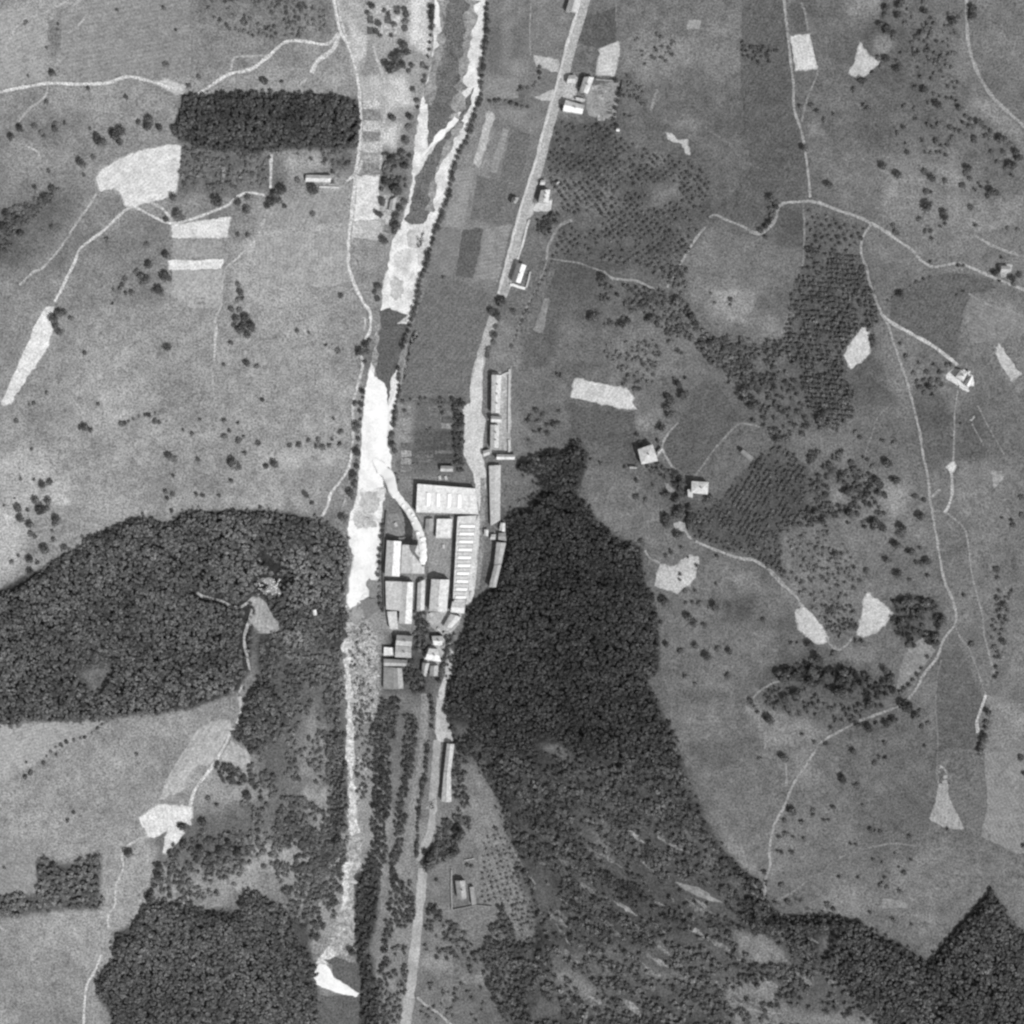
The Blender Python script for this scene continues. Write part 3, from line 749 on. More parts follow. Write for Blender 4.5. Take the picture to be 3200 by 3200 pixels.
# ------------------------------------------------------------------ roads and paths: (points, width px, tone, label, fade)
PATHS = [
    ('00:-30,660 170,620 345,590 500,597 740,592 850,560 920,545 1010,560 1100,585 1200,620 1300,640', 9.5, 204, 'pale lane across the upper western pasture', 0),
    ('00:1360,690 1430,655 1620,530 1790,490 1900,400 10:70,420 190,310 260,290 360,295 460,315 530,300 590,235', 9.5, 202, 'pale lane climbing to the road above the rectangular wood', 0),
    ('10:592,235 545,350 440,430 395,515', 13, 200, 'wide pale spur below the lane junction', 0),
    ('10:370,550 310,610 290,660', 8, 178, 'faint spur into the wood', 1),
    ('00:1640,500 1660,420 1700,400 1860,395 1920,390', 6, 172, 'faint loop beside the lane', 0),
    ('10:545,-60 570,100 600,220 650,320 700,450 725,570 735,700 745,850 735,1000 725,1120 705,1250 688,1400 676,1550 660,1700 655,1850 11:655,40 668,110 715,240 770,340 812,400 812,520 775,590', 9, 206, 'pale western valley road', 0),
    ('11:735,690 758,770 710,960 685,1080 692,1200 680,1400 655,1510 600,1600 535,1680 510,1770 470,1850', 8.5, 196, 'western valley road continuing into the wood', 0),
    ('11:770,430 778,480 768,520', 8, 188, 'short lay-by beside the western road', 0),
    ('10:570,-60 590,60 620,200 670,330', 8, 190, 'track beside the western road', 0),
    ('10:755,1140 720,1220 640,1290', 9, 196, 'spur from the road to the long farmhouse', 0),
    ('10:715,1300 700,1500 685,1700', 5, 188, 'narrow verge track', 0),
    ('10:830,310 850,400 890,500 915,600 920,760 905,880 890,1000 885,1200', 8, 188, 'track along the riverside gardens', 0),
    ('00:60,290 110,200 180,130 250,115 320,90 410,35 520,10 620,-20', 7, 168, 'faint curved path in the top corner', 0),
    ('00:340,560 335,660 290,720 210,770 150,840 110,920', 6.5, 168, 'faint path below the lane', 1),
    ('00:185,1035 250,1065 282,1100 262,1128', 6, 178, 'small hooked path', 1),
    ('00:470,240 560,180 640,80', 6, 160, 'faint diagonal path', 1),
    ('00:935,1470 880,1500 800,1580 700,1665 570,1765 540,1840 495,1932 01:490,120 440,230 385,325', 8, 196, 'pale path running down from the large pale field', 0),
    ('00:935,1470 1000,1490 1160,1575 1250,1585 1350,1560 1540,1490 1610,1460 1700,1390 1780,1370 1880,1385 10:60,1380', 8, 202, 'pale path linking the field to the round trees', 0),
    ('00:1070,1440 1140,1470 1190,1520 1215,1570', 8, 190, 'short forked path beside the lane', 0),
    ('00:690,1370 620,1480 540,1590 470,1700 380,1820 290,1910 01:240,110 140,210', 6.5, 168, 'faint straight path on the western slope', 0),
    ('00:1900,1490 1830,1680 1720,1800 1600,1910 01:1600,110 1580,200 1570,350 1530,440 1530,500', 7, 172, 'faint path along the grey fields', 0),
    ('01:1535,480 1530,600 1522,725', 8, 184, 'brighter piece of the faint path', 0),
    ('01:1512,820 1505,940', 6, 168, 'end of the faint path', 1),
    ('10:110,1095 106,1200 104,1335', 8, 196, 'straight garden path above the round trees', 0),
    ('20:-40,2000 S:1570,1000', 1, 190, '', 9),
    ('30:222,-60 240,130 260,300 280,480 295,620 300,780 345,920 370,1030 380,1100 400,1250 415,1400', 7.5, 166, 'straight lane on the eastern hillside', 0),
    ('30:365,1440 372,1600 368,1750 355,1920', 6, 130, 'faint lane continuing south', 0),
    ('30:350,20 370,70 395,180 402,240', 6, 142, 'faint path above the white rectangle', 0),
    ('30:470,490 455,550 420,630 380,740 350,870', 7, 142, 'path cutting back to the straight lane', 0),
    ('30:-20,1645 60,1660 150,1590 185,1490 220,1445 380,1430 480,1440 600,1490 750,1540 850,1590 960,1650 1050,1720 1130,1770 1200,1850 1280,1895 1350,1888 1450,1870 31:1540,75 1660,130 1740,160 1830,200 1980,260', 8.5, 168, 'winding lane across the eastern hillside', 0),
    ('30:850,1590 790,1680 772,1760 790,1850 820,1932 31:832,190 880,310 920,410 970,500 1010,630 1060,770 1110,920 1150,1080 1190,1250 1220,1430 1255,1600 1262,1720 1285,1820 32:1280,10 1310,180 1340,350 1370,500 1420,610 1450,740 1440,800 1390,860 1350,930 1310,1040 1220,1150 1170,1250 1085,1355', 7.5, 160, 'long lane running down the eastern hillside', 0),
    ('32:1085,1355 1000,1395 880,1440 720,1500 690,1520', 7, 150, 'lane under the trees of the copse', 0),
    ('32:720,1502 645,1545 560,1590 480,1645 430,1720 33:330,165 290,230 250,330 210,420 160,510 140,590 125,700 130,800 100,890 90,960 92,1060 150,1130 240,1165', 8, 158, 'lane following the edge of the eastern wood', 0),
    ('33:240,80 245,170 240,240', 7, 150, 'short spur beside the lane', 0),
    ('31:915,405 970,460 1130,550 1300,650 1462,775', 9.5, 186, 'bright straight drive to the hillside farm', 0),
    ('31:1462,955 1440,1130 1435,1300 1425,1465', 5, 152, 'thin path south of the farm', 0),
    ('31:1415,1530 1422,1600 1418,1690 1400,1765 1365,1825', 8, 178, 'pale path below the white triangle', 0),
    ('32:1400,20 1510,120 1540,270 1560,430 1600,600 1640,750 1650,880 1690,1030 1722,1150', 6, 144, 'thin path down the eastern pasture', 0),
    ('31:1262,1720 1290,1700 1335,1655', 7, 160, 'short spur off the long lane', 0),
    ('32:1445,800 1470,880 1540,970 1590,1090 1620,1190 1660,1300', 5, 136, 'thin path joining the bright spur', 0),
    ('32:1660,1295 1640,1370 1612,1440 1595,1500 1608,1565', 9.5, 186, 'short bright spur of path', 0),
    ('32:1660,1350 1700,1410 1765,1465 1830,1400 1910,1360', 5, 138, 'faint forked path near the edge', 0),
    ('30:1522,-60 1525,180 1545,360 1600,510 1680,650 1790,770 1980,930', 10, 158, 'curved road in the upper eastern corner', 0),
    ('30:1575,1670 1700,1740 1800,1780 1980,1835', 8, 156, 'pale lane near the eastern edge', 0),
    ('31:1560,1190 1600,1260 1645,1345', 4.5, 134, 'thin line of path below the farm', 0),
    ('31:1600,1060 1700,1250 1810,1440', 4.5, 134, 'thin diagonal path below the farm', 0),
    ('31:1540,1165 1562,1165 1580,1138', 5, 172, 'small crooked bright mark of path', 0),
    ('31:1610,810 1680,770 1710,700 1735,660', 6, 132, 'faint path to the oblong field', 0),
    ('31:800,1410 850,1270 890,1150 970,1070', 6, 130, 'faint path left of the long lane', 0),
    ('31:1932,430 1800,390 1640,330 1540,265', 6, 140, 'faint field edge in the east', 0),
    ('20:1400,1545 1450,1528 1540,1570 1640,1610 1700,1640 1760,1652 1830,1610 1870,1540 1900,1470 1932,1450', 7, 156, 'lane around the dark bend of trees', 0),
    ('20:1372,1612 1290,1720 1210,1850 1160,1932 21:1100,222', 7.5, 166, 'straight path at the edge of the orchard', 0),
    ('20:1790,1680 1600,1775 1400,1870', 5.5, 130, 'faint continuation of the lane', 0),
    ('20:250,1835 360,1850 480,1870 560,1900 21:650,112 720,172', 5, 146, 'thin path below the orchard', 0),
    ('21:650,105 700,150 760,165 880,175 960,210 1010,238', 7, 160, 'thin path through scattered trees', 0),
    ('20:248,1850 255,1760 300,1660 355,1590 430,1562', 9, 150, 'path beside the grove', 0),
    ('21:250,30 200,170 130,310 60,460 0,600', 4.5, 142, 'narrow path beside the long hedge', 0),
    ('21:1180,1180 1110,1260 1072,1330 1080,1400 1120,1470 1165,1520', 6.5, 160, 'path passing the northern white house', 0),
    ('21:1065,1375 1030,1425', 7, 166, 'short path to the northern white house', 0),
    ('21:1760,1212 1690,1195 1610,1190 1540,1260 1440,1370 1370,1470 1290,1575', 6, 140, 'path down to the southern white house', 0),
    ('22:1215,85 1240,150 1275,195', 7, 166, 'short lane below the white house', 0),
    ('22:1305,208 1400,250 1530,300 1650,335 1710,340 1800,390 1860,440 1932,520 32:110,400 200,500 310,600 365,675', 8.5, 160, 'lane running down to the lozenge field', 0),
    ('32:525,890 580,970 640,970 690,920 720,890', 7, 156, 'lane hooking round below the field', 0),
    ('32:590,985 650,1000 720,960 860,960', 5, 134, 'faint track by the hook', 1),
    ('22:945,270 960,300 990,335 1050,362', 7, 160, 'short path at the wood edge', 0),
    ('22:1700,1335 1760,1270 1840,1220 1900,1200 32:250,1200', 7, 150, 'path above the wedge meadow', 0),
    ('22:1660,1370 1720,1450 1790,1600 1800,1680', 8, 142, 'worn track along the wedge meadow', 0),
    ('22:780,225 700,165 640,90', 5, 126, 'faint edge path', 1),
    ('02:1400,570 1450,605 1570,630 1650,675 1720,670 1790,620 1832,582', 9, 166, 'path crossing the western wood', 0),
    ('02:1812,600 1780,740 1750,830 1735,900 1750,1000 1775,1130', 8, 174, 'track through the western wood', 0),
    ('02:1722,1225 1698,1285', 8, 176, 'bright break of track between trees', 0),
    ('02:1700,1310 1710,1400 1698,1450 1680,1515 1640,1570 1560,1720 1490,1830 1410,1932 03:1440,180 1380,280 1350,380', 9.5, 198, 'pale track along the grey field', 0),
    ('03:1060,605 1010,605 940,645 885,685 868,740 875,800 870,850 830,930 820,1000 818,1090 770,1160 770,1260', 7, 184, 'thin path below the ragged field', 0),
    ('03:770,1250 720,1360 690,1440 640,1540 580,1650', 5, 160, 'faint double path', 1),
    ('03:720,1440 670,1560 620,1650 600,1780 592,1960', 7.5, 196, 'pale path leaving at the bottom', 0),
    ('03:-30,1200 10,1250 60,1280', 6, 178, 'short curved path at the edge', 0),
    ('13:1145,1740 1200,1790 1290,1850 1390,1940', 8, 168, 'branch path at the bottom', 0),
    ('33:150,1052 230,1030 300,985 375,930', 6.5, 134, 'faint field track above the pointed wood', 0),
    ('33:405,895 460,868 510,855 560,790 650,738 760,700 880,668 1020,650 1165,668', 6, 130, 'faint curved track across the southern pasture', 0),
    ('32:1345,1050 1312,1180 1303,1400 1320,1600 1308,1900', 5, 126, 'faint straight track down the eastern slope', 0),
    ('31:1365,1825 1390,1830 1415,1850', 5, 150, 'short link between two thin paths', 0),
    ('20:1270,820 1400,920 1560,1040 1660,1150 1790,1205', 9, 124, 'faint worn track on the dark pasture', 1),
    ('20:1030,630 1010,700 985,790', 8, 146, 'pale streak in the pasture', 0),
    ('01:885,1380 915,1340 950,1310', 6, 172, 'small pale mark in the pasture', 1),
    ('11:610,1790 640,1720', 8, 172, 'pale patch of path by the river trees', 1),
    ('23:1110,235 1150,270 1190,330', 6, 110, 'gap in the eastern wood', 1),
    ('23:1000,400 1080,450 1160,530', 6, 104, 'second gap in the eastern wood', 1),
    ('23:1010,1240 1060,1270 1110,1295', 7, 126, 'third gap in the eastern wood', 1),
    ('23:310,1220 340,1270 375,1295', 7, 128, 'fourth gap in the eastern wood', 1),
    ('23:0,680 60,790 110,860 165,940', 6, 142, 'pale path at the western wood edge', 0),
    ('23:1600,1805 1700,1830 1800,1850 1932,1860', 8, 150, 'pale streak at the bottom', 1),
]
for text, wpx, tone, lab, fade in PATHS:
    if fade == 9:
        continue
    strip('path' if ('path' in lab or wpx < 8) else 'lane', P(text), wpx * 0.25, tone_mat('track', tone, grain=0.45, patch=0.16, patch_m=5), 0.16, lab, fade=bool(fade))

M_ROAD = tone_mat('road', 176, grain=0.42, patch=0.10, patch_m=9)
M_ROAD2 = tone_mat('road', 206)
strip('road', P('20:535,-80 490,110 430,300 385,480 345,620 300,770 250,940 205,1120 155,1290 105,1450 60,1600 15,1780 S:1590,860 1578,905 H:230,1150'), 7.6,
      M_ROAD, 0.18, 'main valley road running down from the top', jitter=0.05)
strip('road_verge', P('20:500,-80 455,110 395,300 350,480 315,620 268,770 220,940 175,1120 122,1290 72,1450 28,1600 -18,1780 H:140,1120'), 2.2,
      M_ROAD2, 0.22, 'pale western verge of the main road', jitter=0.2)
strip('road_verge', P('G:760,1500 690,1700 640,1932 H:600,350 530,580 470,790'), 1.5, M_ROAD2, 0.22, 'pale eastern verge of the main road', jitter=0.2)
strip('road', P('11:1690,430 1655,540 1615,680 1580,800 1560,900'), 8.0, M_ROAD, 0.18, 'main valley road above the factory', jitter=0.08)
drape('forecourt', P('C:590,0 720,0 690,300 695,700 680,1100 760,1250 720,1500 690,1932 A:1490,0 1470,500 1405,560 1400,800 1385,1200 1350,1500 1300,1750 1200,1800 1230,1720 '
                     '1330,700 1400,540 1345,200 1310,0 C:310,1932 330,1200 290,1050 330,930 450,900 440,640 470,450'), M_ROAD2, 0.20,
      'pale forecourt and road beside the factory')
strip('track', P('A:1440,60 1440,400 1435,800 1405,1200 1365,1580'), 4.0, tone_mat('track', 142, grain=0.2, patch=0.12, patch_m=6), 0.26, 'grey track beside the factory road')
strip('road', P('B:1160,740 1105,900 1070,1060 1030,1170 970,1290 975,1450 945,1600 935,1780 960,1932 J:1000,150'), 5.2, tone_mat('road', 196), 0.18, 'valley road passing the dark wood', jitter=0.25)
drape('road', P('B:900,1400 1000,1440 1050,1640 1110,1932 J:1250,100 1280,310 1000,300 880,250 850,60 B:880,1760'), tone_mat('road', 188), 0.20, 'widened road north of the long house')
strip('road', P('J:900,250 890,500 860,800 850,1000 820,1400 770,1700 720,1932 13:1260,330 1255,420 1240,560 1190,690 1165,775'), 6.0, tone_mat('road', 172), 0.18,
      'valley road beside the long house', jitter=0.15)
strip('road', P('13:1185,825 1172,1000 1155,1150 1140,1300 1122,1450 1110,1600 1085,1780 1060,1932 1045,2010'), 7.2, tone_mat('road', 178), 0.18, 'valley road at the bottom of the picture', jitter=0.12)
strip('causeway', P('12:1205,1290 1192,1500 1188,1700 1160,1932 13:1140,250 1110,450 1082,650 1065,880'), 7.0, tone_mat('track', 140), 0.16, 'grey grassy causeway between the tree rows', jitter=0.15)
strip('field_edge', P('20:135,20 128,200 130,390'), 1.2, tone_mat('track', 150), 0.16, 'thin pale field edge west of the main road')
strip('field_edge', P('20:740,20 735,150'), 1.0, tone_mat('track', 140), 0.16, 'thin field edge east of the main road')
strip('causeway', P('13:1080,1500 1060,1620 1045,1800'), 4.0, tone_mat('track', 150), 0.14, 'pale verge beside the lower road', jitter=0.3)

rp = np.random.default_rng(21)
for k in range(38):
    ty = rp.uniform(780, 1560)
    tx = rp.uniform(655, 850)
    wv, hv = rp.uniform(14, 46), rp.uniform(8, 18)
    pts = 'S:' + ' '.join('%f,%f' % (800 + (tx + wv * math.cos(a) * rp.uniform(.6, 1.2)) * S9, 1600 + (ty + hv * math.sin(a) * rp.uniform(.6, 1.2)) * S9) for a in np.linspace(0, 6.0, 8))
    drape('gravel_patch', P(pts), tone_mat('bright_shingle', 186) if k % 3 else tone_mat('shingle', 168), 0.16 + 0.004 * (k % 9), 'small bright gravel patch on the overgrown bed', wob=0.8, grid=3.0)
for k in range(14):
    ty = rp.uniform(30, 1400)
    tx = np.interp(ty, [0, 600, 900, 1400], [720, 740, 660, 610]) + rp.uniform(-40, 60)
    wv, hv = rp.uniform(10, 30), rp.uniform(10, 26)
    pts = 'S:' + ' '.join('%f,%f' % (800 + (tx + wv * math.cos(a) * rp.uniform(.6, 1.2)) * S9, 2350 + (ty + hv * math.sin(a) * rp.uniform(.6, 1.2)) * S9) for a in np.linspace(0, 6.0, 8))
    drape('gravel_patch', P(pts), tone_mat('bright_shingle', 192) if k % 2 else tone_mat('shingle', 168), 0.18 + 0.004 * (k % 9), 'small bright gravel patch on the lower bed', wob=0.8, grid=3.0)


def beds(tile, x0, y0, x1, y1, nx, ny, tones, lab, gap=0.16, keep=0.85):
    """Garden beds between paths."""
    t = TILES[tile]
    for i in range(nx):
        for j in range(ny):
            if rp.random() > keep:
                continue
            a, b = x0 + (x1 - x0) * (i + gap / 2) / nx, x0 + (x1 - x0) * (i + 1 - gap / 2) / nx
            c, d = y0 + (y1 - y0) * (j + gap / 2) / ny, y0 + (y1 - y0) * (j + 1 - gap / 2) / ny
            q = [(t[0] + px * t[2], t[1] + py * t[2]) for px, py in ((a, c), (b, c), (b, d), (a, d))]
            drape('garden_bed', q, tone_mat('soil', int(rp.choice(tones)), grain=0.5, patch=0.3, patch_m=3), 0.14, lab, wob=0.5, grid=3.0)


beds('11', 1020, 1050, 1110, 1540, 1, 9, [150, 128, 160, 110, 140], 'narrow garden bed beside the river hedge')
beds('11', 1125, 1010, 1400, 1230, 3, 5, [104, 140, 120, 96, 150, 110], 'allotment bed in the upper garden plot', keep=0.7)
beds('11', 1125, 1250, 1410, 1470, 2, 7, [92, 104, 96, 112, 88], 'long allotment bed in the lower garden plot', gap=0.12, keep=0.8)
beds('D', 1290, 480, 1640, 760, 3, 3, [120, 150, 168, 132], 'garden bed behind the roadside houses')
beds('D', 1400, 780, 1680, 1130, 2, 3, [140, 118, 172], 'garden bed on the slope behind the white house')
beds('10', 780, 30, 1030, 250, 4, 3, [190, 110, 204, 150, 96, 180], 'square garden bed at the top of the river', gap=0.25)
beds('10', 905, 1380, 1010, 1660, 2, 4, [150, 178, 128, 190], 'garden bed between the dark huts and the river')
beds('10', 755, 700, 890, 1240, 1, 7, [176, 150, 190, 162, 140], 'long garden strip beside the western road', gap=0.08, keep=0.95)

STREAKS = []            # bare streaks running down the broken southern slope
for k in range(64):
    sx, sy = rp.uniform(1720, 2560), rp.uniform(2600, 3190)
    if sy < 2600 + max(0, sx - 2150) * 0.55:
        continue
    L, wd = rp.uniform(22, 60), rp.uniform(4, 9)
    an = math.radians(rp.uniform(28, 46))
    c_, s_ = math.cos(an), math.sin(an)
    q = [(sx + u * L * c_ - v * wd * s_, sy + u * L * s_ + v * wd * c_) for u, v in ((-1, 0), (-.5, -.8), (.3, -1), (1, -.2), (.7, .6), (0, 1), (-.6, .7))]
    STREAKS.append(q)
    drape('bare_streak', q, tone_mat('bare', int(rp.choice([104, 116, 128, 140])), grain=0.5, patch=0.4, patch_m=5), 0.08 + 0.004 * (k % 8), 'pale bare streak on the broken wooded slope', wob=1.4, grid=3.0)
# ------------------------------------------------------------------ buildings
M_WALL = material('plaster_wall', tone=196, grain=0.12, patch=0.10, patch_m=5)
M_STONE = material('stone_wall', tone=178, grain=0.25, patch=0.15, patch_m=3)
M_GLASS = material('window_glass', albedo=0.05, grain=0, patch=0, rough=0.15, spec=0.5)
M_FRAME = material('window_frame', albedo=0.6, grain=0, patch=0)
M_DOOR = material('door_wood', albedo=0.12, grain=0.1, patch=0)
M_BRICK = material('chimney_brick', albedo=0.22, grain=0.2, patch=0.1, patch_m=3)


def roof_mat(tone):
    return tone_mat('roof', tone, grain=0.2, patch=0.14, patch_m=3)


def box_arrays(x0, y0, z0, x1, y1, z1):
    v = [(x0, y0, z0), (x1, y0, z0), (x1, y1, z0), (x0, y1, z0), (x0, y0, z1), (x1, y0, z1), (x1, y1, z1), (x0, y1, z1)]
    f = [(0, 3, 2, 1), (4, 5, 6, 7), (0, 1, 5, 4), (1, 2, 6, 5), (2, 3, 7, 6), (3, 0, 4, 7)]
    return v, f


def join_arrays(parts):
    v, f = [], []
    for pv, pf in parts:
        o = len(v)
        v += list(pv)
        f += [tuple(i + o for i in q) for q in pf]
    return v, f


def window_mesh():
    vf, ff = join_arrays([box_arrays(-0.6, -0.02, -0.8, -0.48, 0.1, 0.8), box_arrays(0.48, -0.02, -0.8, 0.6, 0.1, 0.8),
                          box_arrays(-0.48, -0.02, 0.68, 0.48, 0.1, 0.8), box_arrays(-0.48, -0.02, -0.8, 0.48, 0.14, -0.68)])
    return mesh_pd('window_frame', vf, ff, M_FRAME)


ME_WIN = window_mesh()
ME_PANE = mesh_pd('pane', *box_arrays(-0.48, -0.01, -0.68, 0.48, 0.04, 0.68), M_GLASS)
ME_DOOR = mesh_pd('door', *box_arrays(-0.6, -0.02, 0, 0.6, 0.08, 2.1), M_DOOR)


def prism(poly3, thick):
    """Slab from a planar outline, thickened downwards."""
    n = len(poly3)
    v = [tuple(p) for p in poly3] + [(p[0], p[1], p[2] - thick) for p in poly3]
    f = [tuple(range(n)), tuple(range(2 * n - 1, n - 1, -1))]
    f += [(i, i + n, (i + 1) % n + n, (i + 1) % n) for i in range(n)]
    return v, f


def building(name, label, cat, corners, eave, rise=2.5, roof='gable', ridge='ns', rt=200, rt2=None, group=None, windows=True,
             chimneys=0, wall=None, over=0.35, door=True):
    c = W(P(corners), eave)
    area = sum(c[i][0] * c[(i + 1) % 4][1] - c[(i + 1) % 4][0] * c[i][1] for i in range(4))
    base = c.mean(0)
    zs = hgt(c[:, 0], c[:, 1])
    z0, zg = float(zs.min()), float(zs.mean())
    root = obj(name, None, loc=(base[0], base[1], zg))
    root.empty_display_size = 0.5
    props(root, label, cat, group)
    q = [Vector((p[0] - base[0], p[1] - base[1], 0)) for p in c]
    if area > 0:                       # corners given TL TR BR BL: clockwise seen from above -> flip
        q = [q[1], q[0], q[3], q[2]]
    TL, TR, BR, BL = q
    zb, ze = z0 - zg - 0.6, eave
    wallm = wall or M_WALL
    # inset wall outline from the roof outline
    ctr = (TL + TR + BR + BL) / 4

    def inset(p):
        d = ctr - p
        return p + d.normalized() * over * 1.2
    wTL, wTR, wBR, wBL = [inset(p) for p in (TL, TR, BR, BL)]
    ring = [wTL, wBL, wBR, wTR]        # counter-clockwise from above
    v = [(p.x, p.y, zb) for p in ring] + [(p.x, p.y, ze - 0.12) for p in ring]
    f = [(i, (i + 1) % 4, (i + 1) % 4 + 4, i + 4) for i in range(4)]
    f.append((4, 5, 6, 7))
    rm = roof_mat(rt)
    roof_o = None
    if roof == 'gable':
        if ridge == 'ns':
            a, b = (TL + TR) / 2, (BL + BR) / 2
            s1, s2 = (TL, BL), (TR, BR)
            wa, wb = (wTL + wTR) / 2, (wBL + wBR) / 2
            ends = ((4, 7, wa), (5, 6, wb))
        else:
            a, b = (TL + BL) / 2, (TR + BR) / 2
            s1, s2 = (TL, TR), (BL, BR)
            wa, wb = (wTL + wBL) / 2, (wTR + wBR) / 2
            ends = ((4, 5, wa), (7, 6, wb))
        zr = ze + rise
        for i, j, w_ in ends:
            k = len(v)
            v.append((w_.x, w_.y, zr - 0.3))
            f.append((i, j, k))
        for si, (s, e) in enumerate((s1, s2)):
            pl = [(s.x, s.y, ze), (e.x, e.y, ze), (b.x, b.y, zr), (a.x, a.y, zr)]
            o = mesh_pd('roof_slope', *prism(pl, 0.22), roof_mat(rt2 if (si == 1 and rt2) else rt))  # own tone per slope puts sun and shade into the roof colour
            ro = obj('roof_slope', o, root)
            roof_o = roof_o or ro
        rc = mesh_pd('ridge_cap', *join_arrays([prism([(a.x + .2, a.y + .2, zr + .06), (a.x - .2, a.y - .2, zr + .06), (b.x - .2, b.y - .2, zr + .06), (b.x + .2, b.y + .2, zr + .06)], 0.12)]), rm)
        obj('ridge_cap', rc, root)
    elif roof == 'hip':
        zr = ze + rise
        wid, hei = (TR - TL).length, (BL - TL).length
        if wid >= hei:
            a, b = (TL + BL) / 2, (TR + BR) / 2
            d = (b - a).normalized()
            k = min(hei / 2, wid / 2 - 0.3)
            a, b = a + d * k, b - d * k
            pls = [[TL, TR, b, a], [BR, BL, a, b], [TL, a, BL], [TR, BR, b]]
        else:
            a, b = (TL + TR) / 2, (BL + BR) / 2
            d = (b - a).normalized()
            k = min(wid / 2, hei / 2 - 0.3)
            a, b = a + d * k, b - d * k
            pls = [[TL, a, b, BL], [TR, BR, b, a], [TL, TR, a], [BL, b, BR]]
        for pl in pls:
            pts = [(p.x, p.y, zr if (p is a or p is b) else ze) for p in pl]
            n1 = (Vector(pts[1]) - Vector(pts[0])).cross(Vector(pts[2]) - Vector(pts[0]))
            if n1.z < 0:
                pts = pts[::-1]
            ro = obj('roof_slope', mesh_pd('roof_slope', *prism(pts, 0.2), rm), root)
            roof_o = roof_o or ro
    elif roof == 'shed':
        hi = ze + rise
        if ridge == 'ns':              # high on the right
            pl = [(TL.x, TL.y, ze), (BL.x, BL.y, ze), (BR.x, BR.y, hi), (TR.x, TR.y, hi)]
        else:                          # high at the top edge
            pl = [(TL.x, TL.y, hi), (BL.x, BL.y, ze), (BR.x, BR.y, ze), (TR.x, TR.y, hi)]
        roof_o = obj('roof', mesh_pd('roof', *prism(pl, 0.25), rm), root)
        low = [(p[0] * .97, p[1] * .97, ze - .13) for p in pl]
        obj('upper_wall', mesh_pd('upper_wall', [(p[0] * .96, p[1] * .96, p[2] - .26) for p in pl] + low,
                                  [(0, 1, 5, 4), (1, 2, 6, 5), (2, 3, 7, 6), (3, 0, 4, 7)], wallm), root)
    else:                              # flat roof with a low parapet
        pl = [(p.x, p.y, ze - 0.02) for p in (wTL, wBL, wBR, wTR)]
        roof_o = obj('roof', mesh_pd('roof', *prism(pl, 0.08), rm), root)
        parts = []
        outer = [TL, BL, BR, TR]
        inner = [wTL, wBL, wBR, wTR]
        for i in range(4):
            j = (i + 1) % 4
            parts.append(prism([(outer[i].x, outer[i].y, ze + .35), (outer[j].x, outer[j].y, ze + .35),
                                (inner[j].x, inner[j].y, ze + .35), (inner[i].x, inner[i].y, ze + .35)], 0.6))
        obj('parapet', mesh_pd('parapet', *join_arrays(parts), roof_mat(min(245, rt + 10))), root)
    obj('wall', mesh_pd('wall', v, f, wallm), root)
    for k in range(chimneys):
        t = (k + 1) / (chimneys + 1)
        p = (TL.lerp(BL, t) + TR.lerp(BR, t)) / 2 if ridge == 'ns' else (TL.lerp(TR, t) + BL.lerp(BR, t)) / 2
        p = p + (TR - TL).normalized() * 0.8
        ch = mesh_pd('chimney', *join_arrays([box_arrays(-.4, -.35, -1.2, .4, .35, 1.2), box_arrays(-.5, -.45, 1.2, .5, .45, 1.4)]), M_BRICK)
        co = obj('chimney', ch, roof_o)
        co.location = (p.x, p.y, ze + (rise if roof in ('gable', 'hip') else 0.3))
    if windows:
        for i in range(4):
            a, b = ring[i], ring[(i + 1) % 4]
            L = (b - a).length
            n = int(L // 4.5)
            ang = math.atan2(b.y - a.y, b.x - a.x)
            rows = max(1, int((eave - 0.3) // 2.8))
            n = min(n, 8)
            if n < 1 or (i == 0 and n > 4):
                n = max(1, min(n, 4)) if L > 2.5 else 0
            for k in range(n):
                p = a.lerp(b, (k + 0.5) / n)
                for r_ in range(min(rows, 2)):
                    isd = door and r_ == 0 and k == n // 2 and i == 1
                    o = obj('door' if isd else 'window', ME_DOOR if isd else ME_WIN, root)
                    o.location = (p.x, p.y, 0.02 if isd else 1.6 + r_ * 2.8)
                    o.rotation_euler = (0, 0, ang + math.pi)
                    if not isd:
                        obj('pane', ME_PANE, o)
    root['_z'] = zg
    return root


def place_prism(name, parent, corners, z0, rise, ridge, mat):
    """A small ridged monitor standing on a parent's roof. Corners in survey coordinates."""
    c = W(P(corners), z0)
    q = [Vector((p[0] - parent.location.x, p[1] - parent.location.y, 0)) for p in c]
    TL, TR, BR, BL = q
    if ridge == 'ew':
        a, b = TL.lerp(BL, .35), TR.lerp(BR, .35)
        v = [(*TL.xy, z0), (*TR.xy, z0), (*BR.xy, z0), (*BL.xy, z0), (*a.xy, z0 + rise), (*b.xy, z0 + rise)]
        f = [(1, 0, 4, 5), (3, 2, 5, 4), (0, 3, 4), (2, 1, 5)]
    else:
        a, b = TL.lerp(TR, .4), BL.lerp(BR, .4)
        v = [(*TL.xy, z0), (*TR.xy, z0), (*BR.xy, z0), (*BL.xy, z0), (*a.xy, z0 + rise), (*b.xy, z0 + rise)]
        f = [(0, 3, 5, 4), (2, 1, 4, 5), (1, 0, 4), (3, 2, 5)]
    return obj(name, mesh_pd(name, v, f, mat), parent)


M_SKYL = material('skylight_glazing', albedo=0.87, grain=0.04, patch=0.03)

